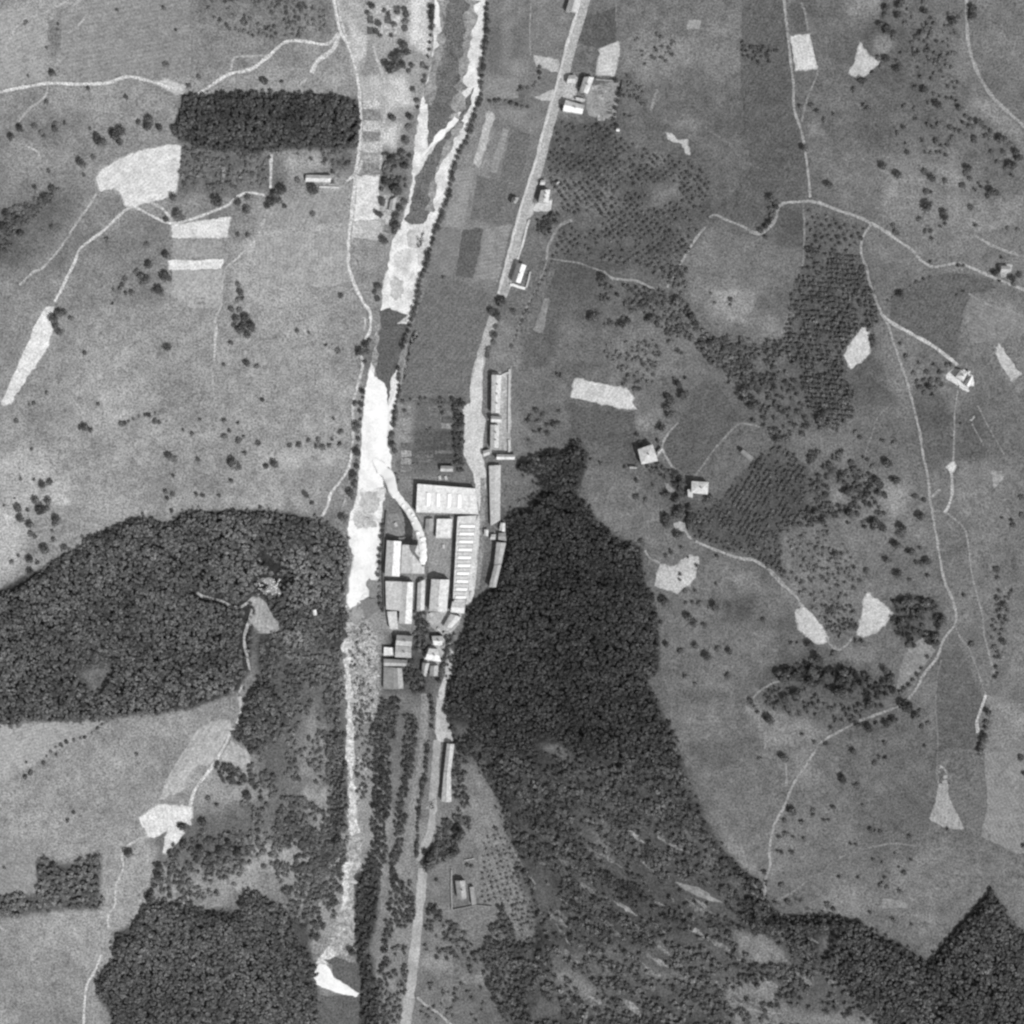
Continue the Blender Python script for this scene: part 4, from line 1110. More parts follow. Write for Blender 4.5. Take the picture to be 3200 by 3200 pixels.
# --- the factory
hall = building('factory_hall', 'large factory hall with five bright roof lights at the top of the works', 'factory',
                'A:548,142 1345,206 1385,560 528,535', 6.2, roof='flat', rt=230, chimneys=0)
for k, x in enumerate((655, 790, 942, 1080, 1250)):
    y = 262 + k * 7
    place_prism('roof_light', hall, 'A:%d,%d %d,%d %d,%d %d,%d' % (x, y, x + 70, y + 4, x + 64, y + 185, x - 8, y + 182), 6.2, 1.0 if k < 4 else .5, 'ns',
                M_SKYL if k < 4 else roof_mat(232))
wing = building('factory_wing', 'long factory wing with ten white saw tooth roof lights beside the road', 'factory',
                'A:1098,590 1360,575 1228,1725 1035,1715', 5.4, roof='flat', rt=216)
for k, y in enumerate((690, 795, 903, 1012, 1120, 1230, 1338, 1446, 1555, 1665)):
    xl = 1135 - k * 6.5
    xr = 1340 - k * 14.0
    place_prism('roof_light', wing, 'A:%f,%f %f,%f %f,%f %f,%f' % (xl - 2, y - 2, xr + 2, y, xr - 3, y + 54, xl - 6, y + 52), 5.4, 1.1, 'ew', M_SKYL)
    place_prism('roof_bay', wing, 'A:%f,%f %f,%f %f,%f %f,%f' % (xl - 22, y + 54, xr - 6, y + 56, xr - 8, y + 98, xl - 28, y + 98), 5.4, 0.7, 'ew', roof_mat(196))
building('factory_store', 'flat pale store roof inside the factory courtyard', 'factory', 'A:815,622 1030,622 1008,890 800,882', 4.2, roof='flat', rt=226)
building('outbuilding', 'small grey shed under the smoke beside the pale store roof', 'shed', 'A:660,620 770,620 760,790 650,780', 3.0, 1.2, ridge='ns', rt=165, windows=False)
building('mill_building', 'long gabled mill beside the river wall with a bright eastern roof slope', 'factory',
         'A:128,915 325,930 300,1412 98,1400', 6.5, 3.0, ridge='ns', rt=212, rt2=240)  # sunlit eastern slope painted as a lighter roof tone
building('mill_building', 'grey gabled boiler house at the foot of the smoking chimney', 'factory',
         'A:335,975 640,985 640,1375 312,1365', 6.0, 2.2, ridge='ns', rt=206, rt2=206)
building('mill_building', 'wide grey shed building south of the bright roofed mill', 'factory',
         'A:108,1475 332,1482 345,1885 B:205,195', 5.5, 0.9, roof='shed', ridge='ns', rt=202)
building('mill_building', 'long narrow mill with a bright roof stripe in the lower works', 'factory',
         'A:336,1485 488,1490 B:555,395 375,385', 6.2, 2.4, ridge='ns', rt=210, rt2=230)
building('mill_annex', 'pale annex at the south western corner of the works', 'factory', 'B:218,225 350,218 368,465 255,465', 4.2, 0.6, roof='shed', rt=212)
building('mill_building', 'narrow pale workshop between two dark alleys of the works', 'factory', 'A:552,1500 652,1450 640,1870 535,1890', 4.0, 1.4, ridge='ns', rt=205, rt2=212)
building('mill_building', 'gabled mill whose pointed gable casts a shadow into the inner yard', 'factory',
         'A:738,1448 985,1455 950,1895 705,1885', 6.5, 4.0, ridge='ns', rt=226, rt2=214)
building('workshop', 'pale workshop at the southern end of the saw tooth wing', 'factory', 'B:1112,85 1295,100 1275,250 1090,232', 4.5, 1.8, ridge='ew', rt=224)
building('workshop', 'pale skewed workshop against the dark wood', 'factory', 'B:1085,255 1240,300 1100,450 985,432', 4.0, 1.8, ridge='ns', rt=206)
building('house', 'pale gabled house among small trees south of the works', 'house', 'B:828,560 990,560 975,690 860,685', 5.0, 2.2, ridge='ew', rt=206, rt2=224, chimneys=1)
building('house', 'bright roofed house by the road bend south of the works', 'house', 'B:795,728 915,742 960,915 740,880', 5.0, 2.2, ridge='ew', rt=226, rt2=236, chimneys=1)
building('house', 'grey house with two roofs south of the narrow mill', 'house', 'B:352,545 572,560 553,705 335,690', 5.5, 2.4, ridge='ew', rt=170, rt2=190, chimneys=1)
building('house', 'grey terrace house touching the two roofed house', 'house', 'B:333,695 552,710 548,860 325,850', 5.5, 2.0, ridge='ew', rt=192, rt2=178, chimneys=1)
building('outbuilding', 'small white flat roofed shed by the river bank', 'shed', 'B:175,712 305,720 305,828 172,832', 3.2, roof='flat', rt=228)
building('long_shed', 'grey lower shed at the southern river wall', 'shed', 'B:172,985 300,990 300,1290 165,1285', 3.5, 0.8, roof='shed', rt=146)
building('long_shed', 'pale long shed beside the dark garden trees', 'shed', 'B:302,992 420,1000 442,1280 300,1290', 4.2, 1.4, ridge='ns', rt=166, rt2=178)
building('cross_shed', 'low cross roof joining the sheds at the river wall', 'shed', 'B:172,872 500,892 478,972 172,972', 3.8, 1.2, ridge='ew', rt=160, rt2=178)
building('cottage', 'small pale cottage on the west of the southern yard', 'house', 'B:702,925 800,935 752,1120 690,1070', 4.0, 1.8, ridge='ns', rt=172, rt2=188)
building('cottage', 'small pale cottage next to the row of road trees', 'house', 'B:812,970 922,962 912,1110 800,1105', 4.0, 1.8, ridge='ns', rt=172, rt2=182)

# --- buildings along the factory road
building('row_house', 'long pale row house with a terrace behind it', 'house', 'C:880,330 1075,340 1042,1100 870,1100', 6.0, 2.0, ridge='ns', rt=222, rt2=214, chimneys=3)
building('row_house', 'short pale house at the end of the long row house', 'house', 'C:868,1160 1090,1172 1080,1292 866,1282', 5.0, 2.0, ridge='ew', rt=204, rt2=216)
building('row_house', 'second pale row house in line below the first', 'house', 'C:855,1335 1032,1345 1020,1800 850,1800', 5.0, 2.2, ridge='ns', rt=214, rt2=208, chimneys=2)
building('house', 'white crosswise house at the end of the row houses', 'house', '11:1710,1408 1842,1410 1836,1446 1708,1446', 5.0, 2.0, ridge='ew', rt=214, rt2=226)
building('outbuilding', 'pale outhouse beside the white crosswise house', 'shed', '11:1610,1385 1660,1372 1662,1410 1615,1425', 3.5, 1.2, ridge='ew', rt=200)
building('long_shed', 'long low grey roofed depot along the factory road', 'shed', '11:1655,1490 1738,1485 A:1680,640 1550,720', 3.6, 1.2, ridge='ns', rt=202, rt2=194)
building('outbuilding', 'small white hut at the southern end of the depot', 'shed', 'A:1465,765 1522,770 1518,860 1462,850', 3.0, 1.0, ridge='ns', rt=220, windows=False)
building('outbuilding', 'white hut against the dark hillside trees', 'shed', 'A:1690,672 1752,680 1748,800 1668,780', 3.2, 1.2, ridge='ns', rt=226, windows=False)
building('outbuilding', 'grey hut below the white hillside hut', 'shed', 'A:1660,815 1755,812 1768,925 1655,905', 3.2, 1.2, ridge='ew', rt=166, windows=False)
building('outbuilding', 'pale hut between the depot and the curved shed', 'shed', 'A:1560,835 1625,832 1615,905 1545,905', 3.0, 1.0, ridge='ew', rt=205, windows=False)
building('long_shed', 'curved long grey shed, upper half, at the wood edge', 'shed', 'A:1632,942 1762,950 1700,1240 1600,1250', 5.5, 1.4, ridge='ns', rt=186, rt2=180)
building('long_shed', 'curved long grey shed, lower half, at the wood edge', 'shed', 'A:1600,1258 1698,1248 1625,1560 1525,1560', 5.5, 1.4, ridge='ns', rt=186, rt2=180)
building('long_house', 'long pale building standing alone below the widened road', 'house', 'J:1135,335 1312,352 1230,1000 1062,990', 5.0, 2.0, ridge='ns', rt=208, rt2=198)
building('long_house', 'southern half of the long pale building with an irregular end', 'house', 'J:1060,998 1226,1008 1240,1745 995,1740', 5.0, 2.0, ridge='ns', rt=206, rt2=198)
building('house', 'pale house inside the walled yard near the bottom', 'house', 'K:432,640 642,630 672,1022 482,1030', 5.0, 2.2, ridge='ns', rt=166, rt2=178, chimneys=1)
building('outbuilding', 'pale lean-to along the eastern wall of the walled yard', 'shed', 'K:742,780 828,760 892,1140 790,1165', 3.0, 0.6, roof='shed', rt=166, windows=False)

# --- upper road side
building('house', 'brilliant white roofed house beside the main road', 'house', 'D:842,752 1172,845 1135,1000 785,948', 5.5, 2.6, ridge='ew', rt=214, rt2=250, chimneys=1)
building('house', 'pale roofed house behind the dark passage', 'house', 'D:1165,348 1345,352 1232,645 1085,600', 6.0, 2.4, ridge='ns', rt=206, rt2=212, chimneys=1)
building('house', 'pale small house nearest the upper main road', 'house', 'D:895,312 1022,312 1000,462 855,450', 4.2, 1.8, ridge='ew', rt=186, rt2=202)
building('outbuilding', 'pale lean-to behind the brilliant white house', 'shed', 'D:1022,700 1195,738 1165,792 1010,752', 2.8, 0.6, roof='shed', rt=202, windows=False)
building('outbuilding', 'tiny white hut alone in the roadside orchard', 'shed', 'D:1740,1255 1800,1262 1795,1312 1735,1305', 2.6, 0.9, ridge='ew', rt=236, windows=False)
building('house', 'pale house with white yard on the middle road', 'house', 'G:1050,765 1285,745 1235,1075 985,1050', 7.0, 2.6, ridge='ns', rt=216, rt2=220, chimneys=2)
building('outbuilding', 'pale shed north of the middle road house', 'shed', 'G:1050,505 1165,495 1148,625 1018,628', 3.2, 1.2, ridge='ew', rt=206)
building('outbuilding', 'small pale shed behind the middle road house', 'shed', 'G:1432,560 1500,520 1520,570 1450,612', 2.6, 0.9, ridge='ew', rt=198, windows=False)
building('cottage', 'grey roofed cottage west of the main road', 'house', 'G:325,935 495,950 425,1092 288,1080', 4.6, 2.0, ridge='ns', rt=146, rt2=160, chimneys=1)
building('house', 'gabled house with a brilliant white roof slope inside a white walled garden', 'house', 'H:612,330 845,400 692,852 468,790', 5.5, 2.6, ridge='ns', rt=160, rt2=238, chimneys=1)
building('house', 'pale house at the top end of the main road', 'house', '20:412,-20 492,-20 458,88 382,78', 5.0, 2.0, ridge='ns', rt=182, rt2=196)

# --- hillside houses
building('house', 'northern white square house on the hillside', 'house', 'E:212,285 508,182 622,520 288,588', 6.5, 2.0, roof='hip', rt=206, chimneys=1)
building('outbuilding', 'small pale porch shed beside the northern white house', 'shed', 'E:600,330 690,230 715,290 632,375', 2.8, 0.8, ridge='ew', rt=188, windows=False)
building('house', 'southern white house with a western annex on the hillside', 'house', 'E:1295,925 1640,945 1622,1195 1290,1160', 6.0, 1.8, roof='hip', rt=212, chimneys=1)
building('outbuilding', 'western annex shed of the southern white house', 'shed', 'E:1212,1095 1318,1080 1318,1260 1225,1240', 3.6, 0.8, roof='shed', rt=216, windows=False)
building('farmhouse', 'white farmhouse at the end of the bright straight drive', 'farmhouse', 'I:820,775 1000,850 890,1060 690,950', 5.5, 1.8, roof='hip', rt=212, chimneys=1)
building('barn', 'white barn on the eastern side of the hillside farmyard', 'barn', 'I:1055,905 1130,965 1020,1205 905,1130', 5.0, 2.0, ridge='ns', rt=206, rt2=234)
building('outbuilding', 'tiny white hut north of the hillside farm', 'shed', 'I:1000,780 1075,790 1065,850 1005,845', 2.6, 0.8, ridge='ew', rt=210, windows=False)
building('barn', 'long pale barn beside a round tree on the western slope', 'barn', '10:355,1240 540,1248 530,1295 350,1288', 4.2, 1.6, ridge='ew', rt=200, rt2=214)
building('outbuilding', 'dark roofed hut, the upper one in the riverside gardens', 'shed', '10:872,1402 922,1412 912,1470 880,1458', 3.0, 1.0, ridge='ns', rt=88, windows=False)
building('outbuilding', 'dark roofed hut, the lower one in the riverside gardens', 'shed', '10:850,1490 908,1520 888,1550 842,1522', 3.0, 1.0, ridge='ew', rt=84, windows=False)
building('outbuilding', 'pale shed between the two dark riverside huts', 'shed', '10:955,1420 1000,1400 985,1490 940,1495', 2.8, 1.0, ridge='ns', rt=178, windows=False)
building('house', 'pale garden house north of the factory hall', 'house', '11:1312,1490 1402,1492 1398,1532 1310,1530', 3.8, 1.4, ridge='ew', rt=178, rt2=194)
building('outbuilding', 'pale roofless barn shell by the diagonal strips', 'shed', '21:1640,1372 1722,1432 1700,1456 1622,1395', 3.2, 1.0, ridge='ew', rt=152, windows=False)
building('house', 'grey house with dark trees in the eastern corner', 'house', '31:1770,70 1835,72 1825,120 1765,118', 4.6, 1.8, ridge='ew', rt=182)
building('outbuilding', 'tiny white hut inside the western wood', 'shed', '12:402,698 428,692 432,732 408,736', 2.8, 0.8, ridge='ns', rt=236, windows=False)
building('outbuilding', 'small pale hut among the trees west of the white houses', 'shed', 'E:45,620 200,632 190,672 50,670', 2.6, 0.8, ridge='ew', rt=180, windows=False)


def garden_wall(label, pts, h=1.6, th=0.45, tone=200):
    w = resample(W(P(pts)), 2.5)
    n = len(w)
    t = np.gradient(w, axis=0)
    t /= np.maximum(1e-6, np.hypot(t[:, 0], t[:, 1]))[:, None]
    nr = np.stack([-t[:, 1], t[:, 0]], 1) * th / 2
    z = hgt(w[:, 0], w[:, 1])
    v = []
    for s, zo in ((1, -0.3), (1, h), (-1, h), (-1, -0.3)):
        c = w + nr * s
        v.append(np.column_stack([c, z + zo]))
    v = np.vstack(v)
    f = []
    for j in range(3):
        for i in range(n - 1):
            f.append((j * n + i, j * n + i + 1, (j + 1) * n + i + 1, (j + 1) * n + i))
    f += [(0, n, 2 * n, 3 * n), (n - 1, 4 * n - 1, 3 * n - 1, 2 * n - 1)]
    o = obj('garden_wall', mesh_pd('garden_wall', v, f, tone_mat('masonry', tone, grain=0.15, patch=0.1, patch_m=3)))
    return props(o, label, 'wall')


garden_wall('bright white garden wall below the gabled road house', 'H:430,895 490,880 640,940 815,985', 1.6, 2.0, 236)
garden_wall('pale side wall of the white walled garden', 'H:840,960 890,800 945,560', 1.4, 1.2, 200)
garden_wall('western wall of the walled yard near the bottom', 'K:350,395 345,800 365,1260', 1.5, 0.8, 170)
garden_wall('southern wall of the walled yard near the bottom', 'K:365,1262 620,1215 895,1160 1230,1190', 1.5, 0.6, 150)
garden_wall('thin bright wall north of the walled yard', 'K:635,190 740,178 848,150', 1.2, 0.7, 190)
garden_wall('long terrace wall behind the row houses', 'C:1240,215 1232,700 1225,1100 1225,1500', 1.5, 1.6, 196)
garden_wall('lower terrace wall behind the second row house', 'C:1225,1640 1240,1760 1230,1900', 1.5, 1.8, 206)
garden_wall('connecting wall at the top of the terrace', 'C:1060,360 1170,300 1230,290', 1.5, 1.4, 204)
garden_wall('pale wall along the upper garden beds', 'D:1370,390 1600,410 1800,432', 1.2, 0.8, 176)
garden_wall('pale wall across the middle garden beds', 'D:1380,490 1520,515 1650,545', 1.2, 0.8, 170)
garden_wall('pale wall below the garden beds', 'D:1390,870 1560,930 1640,950', 1.2, 0.8, 172)
garden_wall('white yard wall of the hillside farm', 'I:780,1190 900,1250 1025,1310', 1.4, 1.2, 228)
garden_wall('pale wall south of the long barn', '10:450,1328 520,1330 592,1334', 1.2, 1.2, 206)
garden_wall('river wall west of the factory mills', 'A:125,520 85,1000 80,1400 95,1900', 2.4, 0.9, 120)
garden_wall('yard wall between river yard and smoking chimney', 'A:150,880 320,884 490,862', 1.8, 0.7, 128)

# --- factory chimney
cx, cy = [q[0] for q in world_xy([P('A:622,1252')[0][0]], [P('A:622,1252')[0][1]], 22.0)]
cz = float(hgt(cx, cy))
chim = props(obj('factory_chimney', None, loc=(cx, cy, cz)), 'tall round brick factory chimney pouring out white smoke', 'chimney')


def lathe(prof, n=20):
    v, f = [], []
    for r, z in prof:
        for k in range(n):
            a = 2 * math.pi * k / n
            v.append((r * math.cos(a), r * math.sin(a), z))
    for j in range(len(prof) - 1):
        for k in range(n):
            f.append((j * n + k, j * n + (k + 1) % n, (j + 1) * n + (k + 1) % n, (j + 1) * n + k))
    return v, f


obj('plinth', mesh_pd('plinth', *box_arrays(-2.1, -2.1, -0.5, 2.1, 2.1, 3.5), M_BRICK), chim)
obj('shaft', mesh_pd('shaft', *lathe([(1.55, 3.5), (1.3, 12), (1.05, 21), (0.75, 21), (0.75, 18)]), M_BRICK), chim)
obj('crown_ring', mesh_pd('crown_ring', *lathe([(1.06, 20.6), (1.35, 20.9), (1.35, 21.9), (1.0, 22.0), (0.78, 22.0), (0.78, 20.8)]), M_BRICK), chim)

# --- smoke plume: billows along the drift
m = bpy.data.materials.new('white_smoke')
m.use_nodes = True
nn, ll = m.node_tree.nodes, m.node_tree.links
nn.remove(nn['Principled BSDF'])
dif, tra, tl, mx, ad = [nn.new(k) for k in ('ShaderNodeBsdfDiffuse', 'ShaderNodeBsdfTransparent', 'ShaderNodeBsdfTranslucent', 'ShaderNodeMixShader', 'ShaderNodeMixShader')]
dif.inputs[0].default_value = (1.0, 1.0, 1.0, 1)
tl.inputs[0].default_value = (0.93, 0.93, 0.93, 1)
ad.inputs[0].default_value = 0.08
ll.new(dif.outputs[0], ad.inputs[1])
ll.new(tl.outputs[0], ad.inputs[2])
at = nn.new('ShaderNodeAttribute')
at.attribute_name = 'tone'
ll.new(at.outputs['Fac'], mx.inputs[0])
ll.new(tra.outputs[0], mx.inputs[1])
ll.new(ad.outputs[0], mx.inputs[2])
ll.new(mx.outputs[0], nn['Material Output'].inputs[0])
SMK = [('A:618,1248', 22.3, 1.4, 1), ('A:622,1180', 22.6, 2.6, 1), ('A:625,1100', 22.0, 3.0, 1), ('A:612,980', 20.5, 3.1, 1), ('A:585,850', 18, 3.1, 1), ('A:530,700', 15, 3.0, 1),
       ('A:445,540', 11.5, 2.7, 1), ('A:360,420', 9, 2.6, 1), ('A:270,310', 7.5, 2.9, 1), ('A:200,210', 6.0, 3.6, 1), ('11:945,1575', 3.0, 4.2, 1),
       ('11:905,1525', 1.3, 4.6, 1), ('11:870,1480', 0.6, 4.0, 1), ('11:845,1450', 0.4, 2.4, 1), ('11:832,1436', 0.35, 0.4, 1)]
pp = np.array([P(s[0])[0] for s in SMK])
sm = smooth(pp, 6)
par = np.linspace(0, len(SMK) - 1, len(sm))
zz = np.interp(par, range(len(SMK)), [s[1] for s in SMK])
rr = np.interp(par, range(len(SMK)), [s[2] for s in SMK])
aa = np.interp(par, range(len(SMK)), [s[3] for s in SMK])
sv, sq, st = [], [], []
NR = 14
for k in range(len(sm)):
    x, y = [float(q[0]) for q in world_xy([sm[k, 0]], [sm[k, 1]], zz[k])]
    i0, i1 = max(0, k - 1), min(len(sm) - 1, k + 1)
    t = np.array([sm[i1, 0] - sm[i0, 0], -(sm[i1, 1] - sm[i0, 1])])
    t /= max(1e-6, np.hypot(*t))
    for j in range(NR):
        a = 2 * math.pi * j / NR
        r = rr[k] * (0.80 + 0.42 * vnoise(k * 1.0 + 50, j * 1.9 + 3 * math.sin(a), 1.7, 0))
        off = math.cos(a) * r
        sv.append((x - t[1] * off, y + t[0] * off, cz + zz[k] + math.sin(a) * min(r, 3.0) * (0.3 if k < len(sm) - 26 else 0.12)))
        st.append(aa[k])
for k in range(len(sm) - 1):
    for j in range(NR):
        sq.append((k * NR + j, k * NR + (j + 1) % NR, (k + 1) * NR + (j + 1) % NR, (k + 1) * NR + j))
for k in range(0, 44):
    i = rng.integers(4, len(sm) - 32)
    x, y = [float(q[0]) for q in world_xy([sm[i, 0]], [sm[i, 1]], zz[i])]
    rad = rr[i] * rng.uniform(.35, .6)
    an, rd = rng.uniform(0, 6.28), rr[i] * rng.uniform(.3, .75)
    c0 = (x + math.cos(an) * rd, y + math.sin(an) * rd, cz + zz[i] + rng.uniform(0.0, .7))
    o = len(sv)
    for a_ in range(7):
        for b_ in range(10):
            ph, th = math.pi * (a_ + .02) / 6.04, 2 * math.pi * b_ / 10
            w_ = rad * (0.85 + 0.3 * vnoise(a_ + k * 3, b_ * 1.3 + k, 1.6, 2))
            sv.append((c0[0] + w_ * math.sin(ph) * math.cos(th), c0[1] + w_ * math.sin(ph) * math.sin(th), c0[2] + w_ * .2 * math.cos(ph)))
            st.append(aa[i])
    for a_ in range(6):
        for b_ in range(10):
            sq.append((o + a_ * 10 + b_, o + (a_ + 1) * 10 + b_, o + (a_ + 1) * 10 + (b_ + 1) % 10, o + a_ * 10 + (b_ + 1) % 10))
props(obj('smoke', mesh_quads('smoke', np.array(sv), np.array(sq), m, tone=np.array(st), smooth_shade=True)),
      'thick white smoke drifting from the factory chimney over the river', 'smoke', kind='stuff')

# stacks and carts standing in the works yards
ME_LOG = mesh_pd('log', *lathe([(0.0, -1.6), (0.22, -1.6), (0.22, 1.6), (0.0, 1.6)], 8), M_FRAME)
for pt, ang, lab in (('A:860,700', .1, 'pale timber stack north of the flat store'), ('A:600,1480', .1, 'white timber stack beside the narrow workshop'), ('A:600,1850', .9, 'white timber stack at the lower end of the alley'),
                     ('A:850,60', .2, 'pale timber stack north of the factory hall'), ('A:935,62', .3, 'second pale timber stack north of the factory hall'), ('A:900,1000', .0, 'pale timber stack in the inner yard'),
                     ('A:250,700', .4, 'pale timber stack in the river yard'), ('B:820,270', .6, 'pale timber stack in the southern yard'), ('B:930,470', .9, 'pale timber stack by the southern lane'), ('A:1280,1650', .1, 'pale timber stack at the end of the forecourt')):
    p = P(pt)[0]
    x, y = [float(q[0]) for q in world_xy([p[0]], [p[1]])]
    t = props(obj('timber_stack', None, loc=(x, y, float(hgt(x, y)) + 0.3)), lab, 'timber stack', 'timber stacks in the works yards')
    t.rotation_euler = (0, 0, ang)
    for r_ in range(3):
        for k in range(5 - r_):
            o = obj('log', ME_LOG, t)
            o.location = ((k - (4 - r_) / 2) * 0.46, 0, 0.24 + r_ * 0.39)
            o.rotation_euler = (math.pi / 2, 0, 0)
# ------------------------------------------------------------------ trees
M_BARK = material('bark', albedo=0.09, grain=0.2, patch=0)
M_LEAF = material('leaf_mass', attr='tone', grain=0.25, patch=0.10, patch_m=20, rough=0.9)
M_LEAF_ONE = material('leaf_crown', attr='tone', albedo=0.118, grain=0.3, patch=0.10, patch_m=20, rnd=0.35, rough=0.9)
M_LEAF_BUSH = material('leaf_bush', attr='tone', albedo=0.15, grain=0.3, patch=0.10, patch_m=20, rnd=0.35, rough=0.9)
M_LEAF_FRUIT = material('leaf_fruit', attr='tone', albedo=0.130, grain=0.3, patch=0.10, patch_m=20, rnd=0.35, rough=0.9)


def crown_proto(seed, nclump=46, clump=0.42, flat=0.85):
    """Quads of a leafy crown of unit radius: clumps on lumpy boughs round a solid heart. Returns verts, quads."""
    r = np.random.default_rng(seed)
    # heart: cube sphere
    cv, cq = [], []
    g = [-1, 0, 1]
    idx = {}
    for x in g:
        for y in g:
            for z in g:
                if max(abs(x), abs(y), abs(z)) == 1 and (x, y, z) != (0, 0, 0):
                    idx[(x, y, z)] = len(cv)
                    p = np.array([x, y, z], float)
                    p /= np.linalg.norm(p)
                    cv.append(p * (0.46 + 0.24 * r.random()))
    for ax in range(3):
        for s in (-1, 1):
            for i in (-1, 0):
                for j in (-1, 0):
                    q = []
                    for di, dj in ((0, 0), (1, 0), (1, 1), (0, 1)):
                        c = [0, 0, 0]
                        c[ax] = s
                        c[(ax + 1) % 3] = i + di
                        c[(ax + 2) % 3] = j + dj
                        q.append(idx[tuple(c)])
                    cq.append(q if s > 0 else q[::-1])
    v = list(cv)
    q = list(cq)
    tn = [0.8] * len(cv)
    lob = r.normal(size=(6, 3))
    lob[:, 2] = np.abs(lob[:, 2]) * 0.8
    lob /= np.linalg.norm(lob, axis=1)[:, None]
    for _ in range(nclump):
        d = r.normal(size=3)
        d[2] = abs(d[2]) * 1.1 - 0.25
        d /= np.linalg.norm(d)
        k = max(0, (lob @ d).max())
        rad = 0.66 + 0.34 * k ** 3 + 0.10 * r.normal()
        c = d * rad
        nrm = d + r.normal(size=3) * 0.55 + np.array([0, 0, 0.4])
        nrm /= np.linalg.norm(nrm)
        t = np.cross(nrm, r.normal(size=3))
        t /= np.linalg.norm(t)
        b = np.cross(nrm, t)
        s = clump * (0.6 + 0.7 * r.random())
        o = len(v)
        tn += [0.55 + 0.95 * r.random() ** 1.3] * 4
        for a_, b_ in ((-1, -.7), (1, -1), (.8, 1), (-.9, .8)):
            v.append(c + t * a_ * s * 0.5 * (0.7 + .5 * r.random()) + b * b_ * s * 0.5 * (0.7 + .5 * r.random()) + nrm * 0.06 * r.normal())
        q.append([o, o + 1, o + 2, o + 3])
    v = np.array(v)
    v[:, 2] *= flat
    return v, np.array(q), np.array(tn)


PROTO = [crown_proto(100 + i, 20, 0.62) for i in range(13)]
PROTO_HI = [crown_proto(200 + i, 120, 0.36) for i in range(6)]
ME_CROWN = [mesh_quads('crown', v, q, M_LEAF_ONE, tone=t) for v, q, t in PROTO_HI]
ME_FRUIT = [mesh_quads('crown', v, q, M_LEAF_FRUIT, tone=t) for v, q, t in PROTO_HI]


def trunk_mesh():
    prof = [(0.16, -0.25), (0.11, 0.25), (0.085, 0.7), (0.05, 1.15)]
    vs, fs = lathe(prof, 7)
    parts = [(vs, fs)]
    for k in range(4):
        a = k * 1.7
        d = Vector((math.cos(a), math.sin(a), 0))
        p0, p1 = Vector((0, 0, 0.55 + .08 * k)), Vector((d.x * .5, d.y * .5, 1.0 + .08 * k))
        s = Vector((-d.y, d.x, 0))
        pv = [p0 + s * .05, p0 - s * .05, p0 + Vector((0, 0, .09)), p1 + s * .02, p1 - s * .02, p1 + Vector((0, 0, .03))]
        parts.append(([tuple(p) for p in pv], [(0, 1, 4, 3), (1, 2, 5, 4), (2, 0, 3, 5)]))
    return mesh_pd('trunk', *join_arrays(parts), M_BARK)


ME_TRUNK = trunk_mesh()
ME_BUSH = []
for i, (v, q, t) in enumerate(PROTO_HI):
    b = v.copy()
    b[:, 2] = b[:, 2] * 0.62 + 0.42
    ME_BUSH.append(mesh_quads('bush', b, q, M_LEAF_BUSH, tone=t))

ORD = ('first second third fourth fifth sixth seventh eighth ninth tenth eleventh twelfth thirteenth fourteenth fifteenth sixteenth '
       'seventeenth eighteenth nineteenth twentieth').split()
TENS = {20: 'twenty', 30: 'thirty', 40: 'forty', 50: 'fifty', 60: 'sixty'}


def ordinal(n):
    if n <= 20:
        return ORD[n - 1]
    t, u = n // 10 * 10, n % 10
    return (TENS[t] + '-' + ORD[u - 1]) if u else TENS[t][:-1] + 'ieth'


def add_tree(name, x, y, r, label, group, cat='tree', tall=1.0, fruit=False):
    z = float(hgt(x, y))
    root = obj(name, None, loc=(x, y, z))
    root.empty_display_size = 0.3
    props(root, label, cat, group)
    k = random.randrange(6)
    c = obj('crown', (ME_FRUIT if fruit else ME_CROWN)[k], root)
    hgt_ = r * 1.05 * tall * (0.75 if fruit else 1)
    c.scale = (r * random.uniform(.88, 1.12), r * random.uniform(.88, 1.12), r * 0.95 * tall * (0.7 if fruit else 1))
    c.location = (0, 0, hgt_)
    c.rotation_euler = (0, 0, random.uniform(0, 6.28))
    t = obj('trunk', ME_TRUNK, root)
    t.scale = (r * .8, r * .8, hgt_ * 1.0)
    return root


def add_bush(name, x, y, r, label, group):
    o = obj(name, ME_BUSH[random.randrange(6)], loc=(x, y, float(hgt(x, y))))
    o.scale = (r * random.uniform(.85, 1.15), r * random.uniform(.85, 1.15), r)
    o.rotation_euler = (0, 0, random.uniform(0, 6.28))
    return props(o, label, 'bush', group)


def stuff_crowns(name, xy, r, tone, label, height=1.0, hscale=0.9):
    """Many crowns joined into one mass of foliage (a wood nobody would count)."""
    n = len(xy)
    z = hgt(xy[:, 0], xy[:, 1])
    V, Q, T = [], [], []
    off = 0
    kk = rng.integers(0, len(PROTO), n)
    for k, (v, q, tq) in enumerate(PROTO):
        m = np.where(kk == k)[0]
        if not len(m):
            continue
        a = rng.random(len(m)) * 6.283
        ca, sa = np.cos(a)[:, None], np.sin(a)[:, None]
        rm = r[m][:, None]
        X = xy[m, 0][:, None] + (v[:, 0] * ca - v[:, 1] * sa) * rm
        Y = xy[m, 1][:, None] + (v[:, 0] * sa + v[:, 1] * ca) * rm
        hh = (height[m] if isinstance(height, np.ndarray) else np.full(len(m), height))[:, None]
        Z = z[m][:, None] + hh + v[:, 2] * rm * hscale
        V.append(np.stack([X.ravel(), Y.ravel(), Z.ravel()], 1))
        Q.append((q[None] + (np.arange(len(m)) * len(v))[:, None, None] + off).reshape(-1, 4))
        T.append((tone[m][:, None] * tq[None]).ravel())
        off += len(m) * len(v)
    me = mesh_quads(name, np.vstack(V), np.vstack(Q), M_LEAF, tone=np.concatenate(T))
    return props(obj(name, me), label, kind='stuff')


